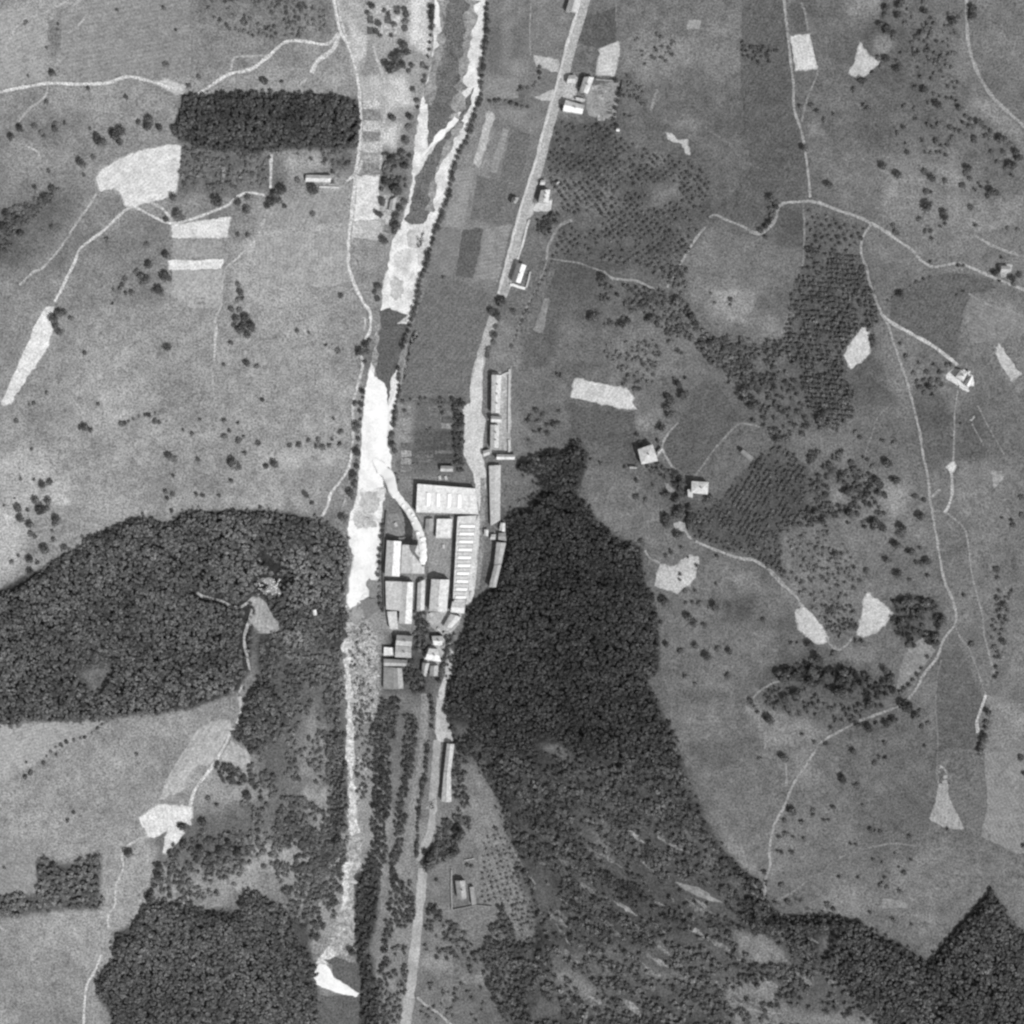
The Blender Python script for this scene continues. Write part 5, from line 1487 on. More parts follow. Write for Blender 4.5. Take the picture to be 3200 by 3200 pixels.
def scatter(text, space, cut=0.0, cell=14, k=0, jitter=0.8, name='', holes=()):
    w = W(P(text))
    lo, hi = w.min(0), w.max(0)
    gx, gy = np.meshgrid(np.arange(lo[0], hi[0], space), np.arange(lo[1], hi[1], space * 0.9))
    gx = gx + (np.arange(gx.shape[0])[:, None] % 2) * space * 0.5
    g = np.stack([gx.ravel(), gy.ravel()], 1) + (rng.random((gx.size, 2)) - 0.5) * space * jitter
    g = g[inside(g, w)]
    if name == 'streak':
        u, t = g[:, 0] * 0.83 - g[:, 1] * 0.56, g[:, 0] * 0.56 + g[:, 1] * 0.83
        g = g[0.5 * vnoise(u, t * 3.2, cell * 1.6, k) + 0.22 * vnoise(g[:, 0], g[:, 1], cell, 1) + 0.28 * rng.random(len(g)) > cut]
    elif cut > 0 and len(g):
        g = g[0.65 * vnoise(g[:, 0], g[:, 1], cell, k) + 0.35 * rng.random(len(g)) > cut]
    for h in holes:
        hw = W(P(h))
        g = g[~inside(g, hw)]
        if len(g):
            g = g[edge_dist(g, hw) > 2.6]
    return g, w


LINES = []    # world polylines that must stay free of wood trees (tracks)
for t in ('02:1400,570 1450,605 1570,630 1650,675 1720,670 1790,620 1832,582', '02:1812,600 1780,740 1750,830 1735,900 1750,1000 1775,1130',
          '02:1710,1200 1700,1450 1640,1570'):
    LINES.append((W(P(t)), 3.2))


def off_lines(g):
    for w, d in LINES:
        m = np.full(len(g), 1e9)
        for i in range(len(w) - 1):
            a, b = w[i], w[i + 1]
            ab = b - a
            tt = np.clip(((g - a) @ ab) / max(1e-9, ab @ ab), 0, 1)
            m = np.minimum(m, np.hypot(*(g - (a + tt[:, None] * ab)).T))
        g = g[m > d]
    return g


CLEAR_L = '02:1800,620 12:0,590 70,640 130,760 200,810 130,870 0,870 02:1850,860 1750,800'
ROCKS = '02:1900,520 12:0,470 110,470 190,580 90,600 40,560'
CLEAR_R = '23:1150,922 1330,960 1400,1010 1500,1070 1400,1055 1260,1000'
GREAT = ('21:430,1315 490,1322 500,1380 540,1412 510,1500 470,1580 460,1700 560,1800 630,1932 22:640,90 700,160 800,230 840,215 920,270 920,350 935,480 1000,600 1030,740 1040,900 1045,1120 '
             '950,1190 1000,1300 1060,1430 1130,1560 1200,1750 1235,1932 23:1300,350 1380,560 1500,720 1640,870 1680,860 1780,920 1790,1060 1830,1110 1932,1160 1932,1300 1500,1220 900,1290 250,1330 180,1150 140,960 60,800 '
             '13:1870,720 1790,600 1740,370 1650,200 1570,50 12:1440,1700 1390,1550 1340,1400 1350,1300 1390,1150 1420,950 1480,850 1500,700 1560,640 1640,570 1700,550 1750,350 1790,200 1800,0 '
             '21:30,1740 200,1700 170,1600 60,1560 40,1500 60,1450 280,1380 380,1390')
# name, outline, spacing, radius, tone albedo, density cut, patch size, label, holes, edge kept for single trees
WOODS = [
    ('thin_wood', '12:60,560 260,690 400,630 560,730 650,680 650,900 400,960 220,880 140,770', 3.0, (1.0, 2.0), 0.130, 0.20, 8, 'grey wood between the clearing and the river', (), 0, ''),
    ('thin_wood', '20:1000,1932 1240,1860 21:1250,300 1340,520 1560,620 1900,900 1800,1060 1640,900 1440,800 1280,620 1100,560 900,420 700,300', 3.6, (1.2, 2.2), 0.115, 0.40, 9, 'diagonal belt of trees across the eastern slope', (), 0, ''),
    ('tree_belt', '12:890,1330 1010,1300 1020,1420 990,1560 960,1700 960,1932 13:960,60 960,340 930,560 940,720 900,840 870,1000 850,1200 800,1400 830,1580 880,1700 870,1990 740,1990 760,1740 740,1560 710,1400 710,1120 760,830 820,700 820,460 830,250 800,60 12:830,1900 850,1640 820,1540 870,1440',
     2.85, (1.00, 2.15), 0.086, 0.16, 9, 'long dark band of trees between the lower river and the fields', (), 0, ''),
    ('tree_belt', '12:1060,1440 1140,1440 1150,1600 1130,1750 1100,1932 13:1095,40 1085,250 1050,420 1075,430 1045,640 1005,830 1015,930 970,960 950,830 985,640 995,430 1035,200 1050,60 12:1050,1900 1055,1700',
     2.80, (1.20, 2.10), 0.086, 0.12, 9, 'long dark band of trees west of the causeway', (), 0, ''),
    ('thin_wood', '13:960,900 1110,920 1140,1100 1120,1260 1000,1240 940,1120', 3.20, (1.20, 2.00), 0.100, 0.30, 7, 'dark brush west of the lower road', (), 0, ''),
    ('thin_wood', '12:660,780 780,760 870,900 870,1280 760,1300 680,1200 660,1000', 3.80, (0.80, 1.50), 0.150, 0.52, 7, 'low willows on the overgrown river bed', (), 0, ''),
    ('thin_wood', '12:700,1330 870,1340 840,1600 810,1932 13:770,400 720,400 720,300 710,100 12:700,1640', 3.40, (0.90, 1.70), 0.130, 0.38, 7, 'willow scrub along the lower river bed', (), 0, ''),
    ('thin_wood', '13:900,1400 1080,1360 1080,1640 1020,1932 840,1932 860,1700', 3.60, (1.30, 2.10), 0.110, 0.36, 7, 'dark brush beside the lowest road', (), 0, ''),
    ('thin_wood', '13:1200,1060 1360,1100 1440,1240 1560,1360 1780,1420 1800,1560 1440,1560 1200,1400', 4.00, (1.30, 2.20), 0.120, 0.46, 8, 'loose bushes below the walled yard', (), 0, ''),
    ('thin_wood', '20:1620,290 1740,280 1880,360 1860,440 1720,460 1640,400', 3.80, (1.20, 2.00), 0.090, 0.46, 6, 'dark scrub patch left of the straight lane', (), 0, ''),
    ('thin_wood', '12:100,280 200,260 330,420 300,560 220,520 120,400', 3.60, (1.40, 2.20), 0.120, 0.40, 7, 'pale broken wood around the forest track', (), 0, ''),
    ('thin_wood', '20:760,300 1000,230 1240,300 1100,460 860,520', 4.40, (1.00, 1.70), 0.140, 0.56, 7, 'faint bushes on the slope above the outcrop', (), 0, ''),
    ('thin_wood', '20:740,520 900,560 1000,720 900,860 740,820', 4.20, (1.10, 1.80), 0.130, 0.50, 7, 'faint bushes beside the roadside gardens', (), 0, ''),
    ('wood', '00:1320,690 1500,675 1660,662 1932,668 10:300,668 550,678 690,708 725,760 735,900 712,1040 600,1060 400,1045 150,1060 0,1085 00:1700,1090 1400,1055 1285,1000 1225,940 1280,800',
     2.85, (1.00, 2.15), 0.107, 0.00, 14, 'dark rectangular wood beside the western road', (), 7.0, 'rectangular wood'),
    ('wood', '02:-40,600 120,540 280,440 430,320 580,250 600,190 750,130 880,80 990,40 1100,50 1200,90 1260,60 1310,10 01:1380,1800 1500,1830 1650,1815 1932,1815 '
             '12:200,25 350,45 480,55 550,110 640,190 655,300 680,330 640,480 620,650 560,740 400,640 260,700 100,560 20,480 0,590 02:1800,600 1780,900 1770,1100 1690,1280 1500,1300 '
             '1380,1390 1200,1410 1100,1440 900,1440 740,1470 650,1490 300,1480 200,1480 150,1520 50,1510 -40,1490',
     2.85, (1.00, 2.15), 0.164, 0.13, 12, 'large dark wood covering the western hillside', (CLEAR_L, ROCKS, '02:580,1150 800,1130 750,1240 690,1290', '12:40,300 160,330 270,470 200,500'), 8.0, 'large western wood'),
    ('wood', GREAT,
     2.85, (1.00, 2.15), 0.081, 0.10, 14, 'great dark wood on the eastern hillside', ('21:0,1560 150,1590 230,1700 140,1790 12:1932,0 1800,20 1790,-60', CLEAR_R, '22:180,1650 320,1640 470,1770 430,1800 260,1740', '12:1420,1500 1520,1480 1540,1560 1450,1620'), 8.0, 'great eastern wood'),
    ('young_wood', GREAT,
     2.6, (0.70, 1.95), 0.111, 0.0, 10, 'younger grey streaked wood on the southern slope of the eastern hill', (CLEAR_R,), 0, ''),
    ('wood', '33:-40,900 70,910 90,1060 150,1130 240,1172 340,1162 420,1175 600,1158 750,1212 1000,1352 1250,1502 1390,1342 1520,1182 1700,985 1760,1080 1850,1210 1980,1330 1980,1990 1000,1990 760,1840 600,1500 300,1480 230,1330 -40,1250',
     2.85, (1.00, 2.15), 0.124, 0.20, 14, 'dark southern wood with a pointed corner', ('33:470,1320 590,1300 550,1420 490,1430',), 8.0, 'pointed southern wood'),
    ('thin_wood', '23:140,1340 900,1290 1500,1220 1932,1300 33:230,1330 300,1480 600,1500 760,1840 1000,1990 23:0,1990 0,1500 60,1400',
     3.90, (1.50, 2.50), 0.128, 0.47, 10, 'thin broken wood with pale clearings at the bottom', (), 0, ''),
    ('wood', '03:830,1285 900,1300 940,1310 940,1220 1000,1160 1040,1090 1130,1060 1350,1090 1500,1130 1680,1160 1730,1000 1800,980 1932,1050 13:100,1060 200,1100 250,1210 290,1330 350,1400 '
             '420,1560 425,1700 440,1800 440,1990 03:800,1990 790,1800 690,1730 700,1600 770,1510 820,1470 805,1400',
     2.85, (1.00, 2.15), 0.149, 0.13, 12, 'dark wood in the south western corner', (), 7.0, 'south western wood'),
    ('wood', '03:520,790 620,755 730,735 720,800 700,870 720,1000 760,1050 700,1120 420,1110 260,1140 0,1175 -30,1030 100,1000 250,1040 270,860 310,740 390,800 450,850 490,830',
     3.86, (1.80, 2.80), 0.151, 0.28, 10, 'small ragged wood on the south western pasture', (), 0, ''),
    ('wood', '12:0,1180 60,1170 160,1330 200,1500 60,1650 0,1700 02:1800,1700 1640,1575 1720,1470 1760,1300 1850,1180',
     2.85, (1.00, 2.15), 0.147, 0.10, 12, 'small dark wood east of the pale track', (), 6.0, 'small wood by the track'),
    ('copse', '03:1520,80 1620,70 1750,160 1730,250 1600,220 1545,150', 2.85, (1.00, 2.15), 0.109, 0.05, 10, 'small dark copse below the grey clearing', (), 0, ''),
    ('thin_wood', '12:0,880 200,850 400,700 620,760 640,1300 600,1560 520,1500 480,1300 200,1480 160,1330 60,1170', 3.78, (1.44, 2.34), 0.150, 0.39, 10, 'open scrubby wood beside the overgrown river bed', (), 0, ''),
    ('thin_wood', '12:200,1500 300,1340 480,1330 520,1560 540,1932 13:300,200 60,250 0,100 12:0,1700 60,1650', 3.96, (1.35, 2.25), 0.150, 0.51, 9, 'scattered scrub between the western wood and the river', (), 0, ''),
    ('thin_wood', '03:1750,100 1932,60 13:120,150 160,280 330,300 520,440 560,640 500,1000 240,1080 100,780 03:1932,620 1650,980 1350,1080 1100,1050 1060,880 1180,720 1350,480 1480,600 1650,560', 3.87, (1.44, 2.52), 0.127, 0.43, 9, 'open wood of scattered crowns south of the grey clearing', (), 0, ''),
    ('thin_wood', '13:180,320 330,310 520,450 560,640 480,900 300,1000 200,880 120,700', 3.70, (1.53, 2.43), 0.124, 0.33, 9, 'denser crowns west of the lower river', (), 0, ''),
    ('thin_wood', '13:480,640 660,600 640,760 600,1000 560,1200 440,1320 390,1400 420,1500 380,1300 260,1180 230,1090 300,1020', 3.61, (1.53, 2.43), 0.125, 0.29, 9, 'dark crowns along the western river bank near the weir', (), 0, ''),
    ('tree_belt', '12:520,1560 640,1560 640,1932 13:650,300 650,540 540,620 510,300 510,0', 2.85, (1.00, 2.15), 0.120, 0.12, 10, 'dark belt of trees along the lower western river bank', (), 0, ''),
    ('tree_belt', '13:920,1200 990,1180 960,1300 920,1500 890,1640 870,1600 900,1380', 2.85, (1.00, 2.15), 0.098, 0.10, 10, 'narrow dark tree belt near the lower road', (), 0, ''),
    ('tree_belt', '12:1120,700 1210,720 1230,860 1200,1000 1110,1010 1100,880 1150,830 1130,760', 2.85, (1.00, 2.15), 0.088, 0.05, 9, 'dark garden trees between the southern houses', (), 0, ''),
    ('tree_belt', '12:1060,1060 1110,1050 1160,1160 1220,1180 1200,1280 1100,1290 1050,1160', 2.85, (1.00, 2.15), 0.098, 0.20, 9, 'dark garden trees south of the sheds', (), 0, ''),
    ('thin_wood', '12:1730,0 1932,0 22:140,100 90,300 120,480 0,540 12:1790,500 1720,540 1760,300 1790,180', 3.78, (1.44, 2.25), 0.105, 0.31, 8, 'speckled wood beside the factory road', (), 0, ''),
    ('copse', '32:150,1130 260,1090 400,1070 540,1120 620,1090 700,1105 780,1150 870,1165 980,1130 1010,1200 1020,1300 850,1350 760,1290 600,1310 500,1250 380,1230 200,1190',
     3.90, (1.70, 2.50), 0.058, 0.40, 9, 'dark copse of fruit trees on the eastern slope', (), 0, ''),
    ('thin_wood', '32:60,1300 200,1220 380,1260 600,1330 850,1370 980,1340 900,1430 700,1490 560,1530 300,1440 120,1400', 4.64, (1.26, 2.07), 0.091, 0.48, 8, 'scattered dark crowns below the copse', (), 0, ''),
    ('thin_wood', '32:1000,620 1100,590 1270,610 1370,740 1340,900 1250,960 1120,950 1000,820', 3.90, (1.50, 2.40), 0.075, 0.42, 8, 'dark scrub north east of the triangular field', (), 0, ''),
    ('thin_wood', '13:1390,0 1500,40 1500,260 1530,520 1440,650 1360,720 1280,640 1320,480 1440,440 1400,300 1400,180', 3.61, (1.53, 2.25), 0.100, 0.27, 9, 'dark hedge trees behind the long pale house', (), 0, ''),
    ('thin_wood', '13:1180,680 1290,640 1400,660 1460,700 1380,760 1280,800 1250,840 1190,840', 2.85, (1.00, 2.15), 0.092, 0.20, 9, 'dark trees north of the walled yard', (), 0, ''),
    ('thin_wood', '13:1640,1280 1760,1100 1800,1200 1860,1340 1932,1380 1932,1932 1780,1932 1620,1620 1600,1450', 2.85, (1.00, 2.15), 0.105, 0.27, 9, 'dark sloping wood south east of the walled yard', (), 0, ''),
    ('thin_wood', '20:180,1560 230,1520 340,1500 360,1540 280,1640 230,1680 190,1660', 2.85, (1.00, 2.15), 0.085, 0.05, 9, 'dark grove behind the middle road house', (), 0, ''),
    ('thin_wood', '10:-10,1080 300,1080 700,1060 680,1200 500,1180 300,1110 100,1100 90,1320 -10,1330 00:1700,1360 1400,1340 1270,1330 1290,1040 1700,1080', 4.13, (1.26, 2.16), 0.150, 0.45, 9, 'patchy scrub below the rectangular wood', (), 0, ''),
    ('thin_wood', '00:-40,1640 60,1500 200,1440 330,1370 460,1340 360,1450 260,1540 120,1640 60,1780 -40,1900', 3.78, (1.44, 2.34), 0.127, 0.33, 9, 'dark strip of scrub on the upper western slope', (), 0, ''),
    ('thin_wood', '11:1010,1000 1400,1010 1480,1040 1470,1540 1390,1500 1400,1240 1180,1250 1100,1180 1020,1060', 3.80, (0.90, 1.70), 0.100, 0.56, 8, 'dark garden shrubbery north of the factory hall', (), 0, ''),
    ('thin_wood', '11:1110,1260 1400,1250 1400,1480 1110,1480', 3.60, (0.70, 1.20), 0.120, 0.62, 8, 'dense allotment planting north of the hall', (), 0, ''),
    ('tree_belt', '11:1400,1000 1490,1010 1470,1100 1470,1400 1490,1540 1420,1530 1400,1300', 3.13, (1.60, 2.30), 0.088, 0.00, 8, 'dark avenue trees along the factory forecourt', (), 0, ''),
    ('thin_wood', '31:0,640 230,640 380,1100 430,1230 300,1320 150,1300 0,1200', 4.13, (1.35, 2.25), 0.114, 0.39, 9, 'mottled scrub below the striped orchard', (), 0, ''),
    ('thin_wood', '21:1300,560 1500,570 1932,600 1932,1000 1800,1100 1650,1000 1500,860 1400,760', 4.13, (1.35, 2.25), 0.114, 0.43, 9, 'scattered scrub above the dark field', (), 0, ''),
    ('thin_wood', '21:600,200 960,220 1110,250 1200,420 1110,560 900,420 700,480 640,360', 4.30, (1.26, 2.07), 0.124, 0.43, 8, 'scattered trees below the big orchard', (), 0, ''),
    ('thin_wood', '21:640,640 980,560 1080,700 1000,920 800,900 700,760', 4.13, (1.08, 1.80), 0.150, 0.45, 8, 'faint scrub above the pale oblong field', (), 0, ''),
    ('thin_wood', '32:0,20 560,20 780,480 640,640 560,880 420,660 160,420 0,330', 4.47, (0.99, 1.71), 0.150, 0.45, 8, 'low scrub on the slope above the lozenge field', (), 0, ''),
    ('thin_wood', '32:560,640 740,660 760,860 600,900 520,800', 3.78, (1.08, 1.80), 0.125, 0.27, 8, 'dark brush between the two pale fields', (), 0, ''),
    ('thin_wood', '31:400,1400 620,1380 960,1620 940,1932 300,1932 420,1700', 4.20, (1.40, 2.30), 0.090, 0.46, 8, 'broken trees in the middle of the eastern slope', (), 0, ''),
    ('thin_wood', '32:1740,560 1860,540 1780,900 1740,1180 1690,960', 4.13, (1.26, 1.98), 0.118, 0.43, 8, 'loose hedge trees near the eastern edge', (), 0, ''),
    ('thin_wood', '30:1100,20 1480,100 1480,660 1350,640 1220,620 1150,400', 4.47, (1.08, 1.89), 0.127, 0.51, 8, 'thin scrub in the upper eastern corner', (), 0, ''),
    ('thin_wood', '00:1400,-30 1932,-30 10:500,-30 520,200 300,260 0,280 00:1700,240 1500,160', 4.13, (1.17, 1.89), 0.150, 0.43, 8, 'faint scrub in the upper western field', (), 0, ''),
    ('thin_wood', '10:900,1080 1100,1080 1090,1300 1000,1400 890,1300', 3.61, (1.17, 1.89), 0.125, 0.33, 7, 'dark scrub in the riverside gardens', (), 0, ''),
    ('thin_wood', '13:1180,1640 1800,1660 1760,1932 1180,1932', 4.30, (0.99, 1.80), 0.150, 0.53, 8, 'loose bushes beside the branch path', (), 0, ''),
    ('thin_wood', 'E:380,580 700,560 960,700 1150,900 1200,1150 1000,1400 980,1040 800,900 620,820 420,720', 3.50, (1.50, 2.30), 0.092, 0.26, 7, 'dark trees between the two white houses', (), 0, ''),
]
PALE = ['23:1580,1260 1800,1300 1880,1400 1760,1500 1620,1460', '23:1500,1690 1820,1640 1880,1720 1700,1800 1520,1760', '33:-20,1280 160,1330 230,1440 200,1500 -20,1480',
        '33:470,1320 590,1300 560,1400 480,1440', '33:-20,1640 120,1680 80,1760 -20,1760', '33:-20,1820 400,1840 900,1880 900,1960 -20,1960',
        '23:280,1560 420,1540 620,1700 500,1760 340,1660', '23:960,1520 1140,1560 1100,1640 980,1600', '23:1010,1240 1320,1260 1280,1340 1100,1330',
        '23:440,1400 560,1440 500,1520 340,1450', '23:0,1700 220,1740 260,1900 80,1880', '23:640,1500 710,1560 660,1600', '33:380,1880 560,1860 700,1960 380,1980']
EDGE = []          # single trees standing at the edges of the woods
for (nm, out, sp, (r0, r1), tn, cut, cell, lab, holes, edge, edge_lab) in WOODS:
    g, w = scatter(out, sp, cut, cell, 0, name='streak' if 'clearings' in lab else '', holes=holes)
    g = off_lines(g)
    if lab.startswith('great dark') or lab.startswith('younger'):
        split = -190 + 22 * (vnoise(g[:, 0], g[:, 1], 24, 1) - 0.5) + 5 * rng.normal(size=len(g)) + 0.06 * (g[:, 0] - 60)
        g = g[g[:, 1] > split] if lab.startswith('great') else g[g[:, 1] <= split]
    if lab.startswith('younger'):
        u, t = g[:, 0] * 0.83 - g[:, 1] * 0.56, g[:, 0] * 0.56 + g[:, 1] * 0.83
        soft = np.clip((-225 - g[:, 1]) / 60, 0, 1)
        g = g[0.62 * vnoise(u, t * 3.4, 16, 2) + 0.38 * rng.random(len(g)) > 0.36 + 0.14 * soft]
    if 'clearings' in lab or lab.startswith('younger') or 'pointed' in lab:
        for q in STREAKS:
            hw = W(q)
            g = g[~(inside(g, hw) & (rng.random(len(g)) < 0.85))]
    if 'clearings' in lab or 'pointed' in lab:
        for h in PALE:
            hw = W(P(h))
            g = g[~(inside(g, hw) & (rng.random(len(g)) < 0.8))]
    if not len(g):
        continue
    r = r0 + (r1 - r0) * rng.random(len(g))
    tone = tn * (0.75 + 0.5 * rng.random(len(g))) * (0.58 + 0.50 * vnoise(g[:, 0], g[:, 1], 8, 1) + 0.38 * vnoise(g[:, 0], g[:, 1], 24, 0))
    dense = edge > 0
    if lab.startswith('younger') or 'clearings' in lab:
        u, t = g[:, 0] * 0.83 - g[:, 1] * 0.56, g[:, 0] * 0.56 + g[:, 1] * 0.83
        tone = tone * (0.62 + 0.76 * vnoise(u, t * 3.6, 15, 0))
    if dense:                      # stray bushes make the edge ragged
        b = resample(w, 2.4, True)
        b = b[rng.random(len(b)) < 0.55]
        b = b + rng.normal(size=b.shape) * 1.5
        g = np.vstack([g, b])
        r = np.concatenate([r, 0.7 + 0.9 * rng.random(len(b))])
        tone = np.concatenate([tone, tn * (0.8 + 0.6 * rng.random(len(b)))])
    if dense:
        vis = (np.abs(g[:, 0]) < 392) & (np.abs(g[:, 1]) < 392)
        ed = (edge_dist(g, w) < 2.2) & vis
        e = np.where(ed)[0]
        e = e[:: max(1, len(e) // 46)][:46]
        EDGE += [(g[i, 0], g[i, 1], r[i] * 1.05, edge_lab) for i in e]
        keep = np.ones(len(g), bool)
        keep[e] = False
        g, r, tone = g[keep], r[keep], tone[keep]
        h = (5.8 + 1.3 * rng.random(len(g))) * np.clip(0.12 + edge_dist(g, w) / 7, 0, 1) * np.where(inside(g, w), 1, 0.2) + 0.4
    else:
        h = r * (0.55 if cut > 0.28 else 0.9) + 0.2
    if lab.startswith('younger'):
        h = r * 0.9 + 0.8 + rng.random(len(g)) * 1.2
    if lab.startswith('large dark wood'):
        tone = tone * (1.0 + 0.45 * np.clip((g[:, 0] + 230) / 60, 0, 1) * np.clip((-20 - g[:, 1]) / 40, 0, 1))
    stuff_crowns(nm, g, r, tone * (0.86 if dense else 1.0), lab, height=h, hscale=0.45 if nm == 'young_wood' else 0.6)
for i, (x, y, r, lab) in enumerate(EDGE):
    cxy = np.mean([(q[0], q[1]) for q in EDGE if q[3] == lab], axis=0)
    dx, dy = x - cxy[0], y - cxy[1]
    side = ('right' if dx > 0 else 'left') if abs(dx) > abs(dy) else ('upper' if dy > 0 else 'lower')
    add_tree('woodland_tree', x, y, r, 'dark leafy tree on the %s edge of the %s' % (side, lab), 'edge trees of the %s' % lab, tall=1.25)

# ------------------------------------------------------------------ orchards: trees in rows
ORCH = [
    ('20:310,860 720,890 760,980 1060,1090 1320,1180 1430,1300 1370,1520 1290,1720 1180,1932 21:880,60 640,60 20:700,1500 600,1840 290,1830 330,1650 420,1580 300,1350 250,1150', 4.2, 0.62, 1.25, 0.15,
     ('20:960,1330 1180,1290 1200,1420 980,1500', '20:400,1530 640,1520 640,1640 480,1640'), 'large roadside orchard', 1.0),
    ('13:1600,650 1720,520 1860,720 1932,860 1932,1140 1740,1080 1600,1080', 4.4, 0.3, 1.0, 0.16, (), 'young orchard beside the walled yard', 0.0),
    ('30:390,1490 800,1620 760,1750 400,1760', 4.8, 0.5, 1.25, 0.14, (), 'small orchard under the winding lane', 0.2),
    ('12:1270,820 1420,860 1380,1200 1290,1220 1320,1000', 4.2, 0.3, 1.4, 0.08, (), 'road bend row below the works', 0.0),
]
oi, OC = [], {}
for text, sp, ang, rad, tn, holes, lab, drop in ORCH:
    w = W(P(text))
    c = w.mean(0)
    OC[lab] = c
    ca, sa = math.cos(ang), math.sin(ang)
    R = np.array([[ca, -sa], [sa, ca]])
    L = np.abs(w - c).max() * 1.5
    gx, gy = np.meshgrid(np.arange(-L, L, sp), np.arange(-L, L, sp))
    g = np.stack([gx.ravel(), gy.ravel()], 1) + (rng.random((gx.size, 2)) - 0.5) * sp * 0.35
    g = g @ R.T + c
    g = g[inside(g, w)]
    for h in holes:
        g = g[~inside(g, W(P(h)))]
    if drop:
        g = g[0.6 * vnoise(g[:, 0], g[:, 1], 13, 2) + 0.4 * rng.random(len(g)) > 0.34 * drop]
    for p in g:
        oi.append((p[0], p[1], rad * random.uniform(.75, 1.25), lab, tn))
oi.sort(key=lambda q: -q[2])
big, rest = oi[:280], oi[280:]
for x, y, r, lab, tn in big:
    c0 = OC[lab]
    where = ('upper ' if y > c0[1] else 'lower ') + ('right' if x > c0[0] else 'left')
    add_tree('orchard_tree', x, y, r, 'fruit tree in %s of the %s' % (where, lab), 'fruit trees of the %s' % lab, fruit=True)
if rest:
    g = np.array([(q[0], q[1]) for q in rest])
    r = np.array([q[2] for q in rest])
    stuff_crowns('orchard', g, r, np.array([q[4] * random.uniform(.7, 1.3) for q in rest]), 'rows of smaller fruit trees in the large orchard', height=r * 0.7, hscale=0.8)

# striped plantations: closely planted rows
ROWS = [
    ('31:385,-60 760,-20 800,60 840,210 900,400 885,650 835,640 785,480 650,690 660,860 720,960 725,1130 600,1240 480,1230 420,1100 330,860 215,640 265,370 340,110', 3.7, -0.10, 1.5, 0.125, 'closely planted striped orchard beside the long lane', 0.36),
    ('21:1480,1760 1560,1620 1700,1450 1850,1360 1932,1330 31:150,1320 290,1400 390,1520 400,1700 300,1932 22:1900,100 1932,440 1720,330 1500,260 1290,170 1260,20', 3.9, 1.02, 1.1, 0.125, 'diagonal planted strips on the hillside', 0.36),
    ('23:0,700 60,800 140,960 180,1150 260,1290 100,1380 0,1200', 4.0, 0.2, 1.1, 0.14, 'rows of small bushes on the western foot of the wood', 0.45),
]
for text, sp, ang, rad, tn, lab, cut in ROWS:
    w = W(P(text))
    c = w.mean(0)
    R = np.array([[math.cos(ang), -math.sin(ang)], [math.sin(ang), math.cos(ang)]])
    L = np.abs(w - c).max() * 1.5
    gx, gy = np.meshgrid(np.arange(-L, L, sp * 0.55), np.arange(-L, L, sp))
    g = np.stack([gx.ravel(), gy.ravel()], 1) + (rng.random((gx.size, 2)) - 0.5) * sp * 0.3
    g = g @ R.T + c
    g = g[inside(g, w)]
    g = g[0.55 * vnoise(g[:, 0], g[:, 1], 10, 1) + 0.45 * rng.random(len(g)) > cut]
    r = rad * (0.7 + 0.6 * rng.random(len(g)))
    stuff_crowns('orchard_rows', g, r, tn * (0.75 + 0.5 * rng.random(len(g))), lab, height=r * 0.7, hscale=0.8)
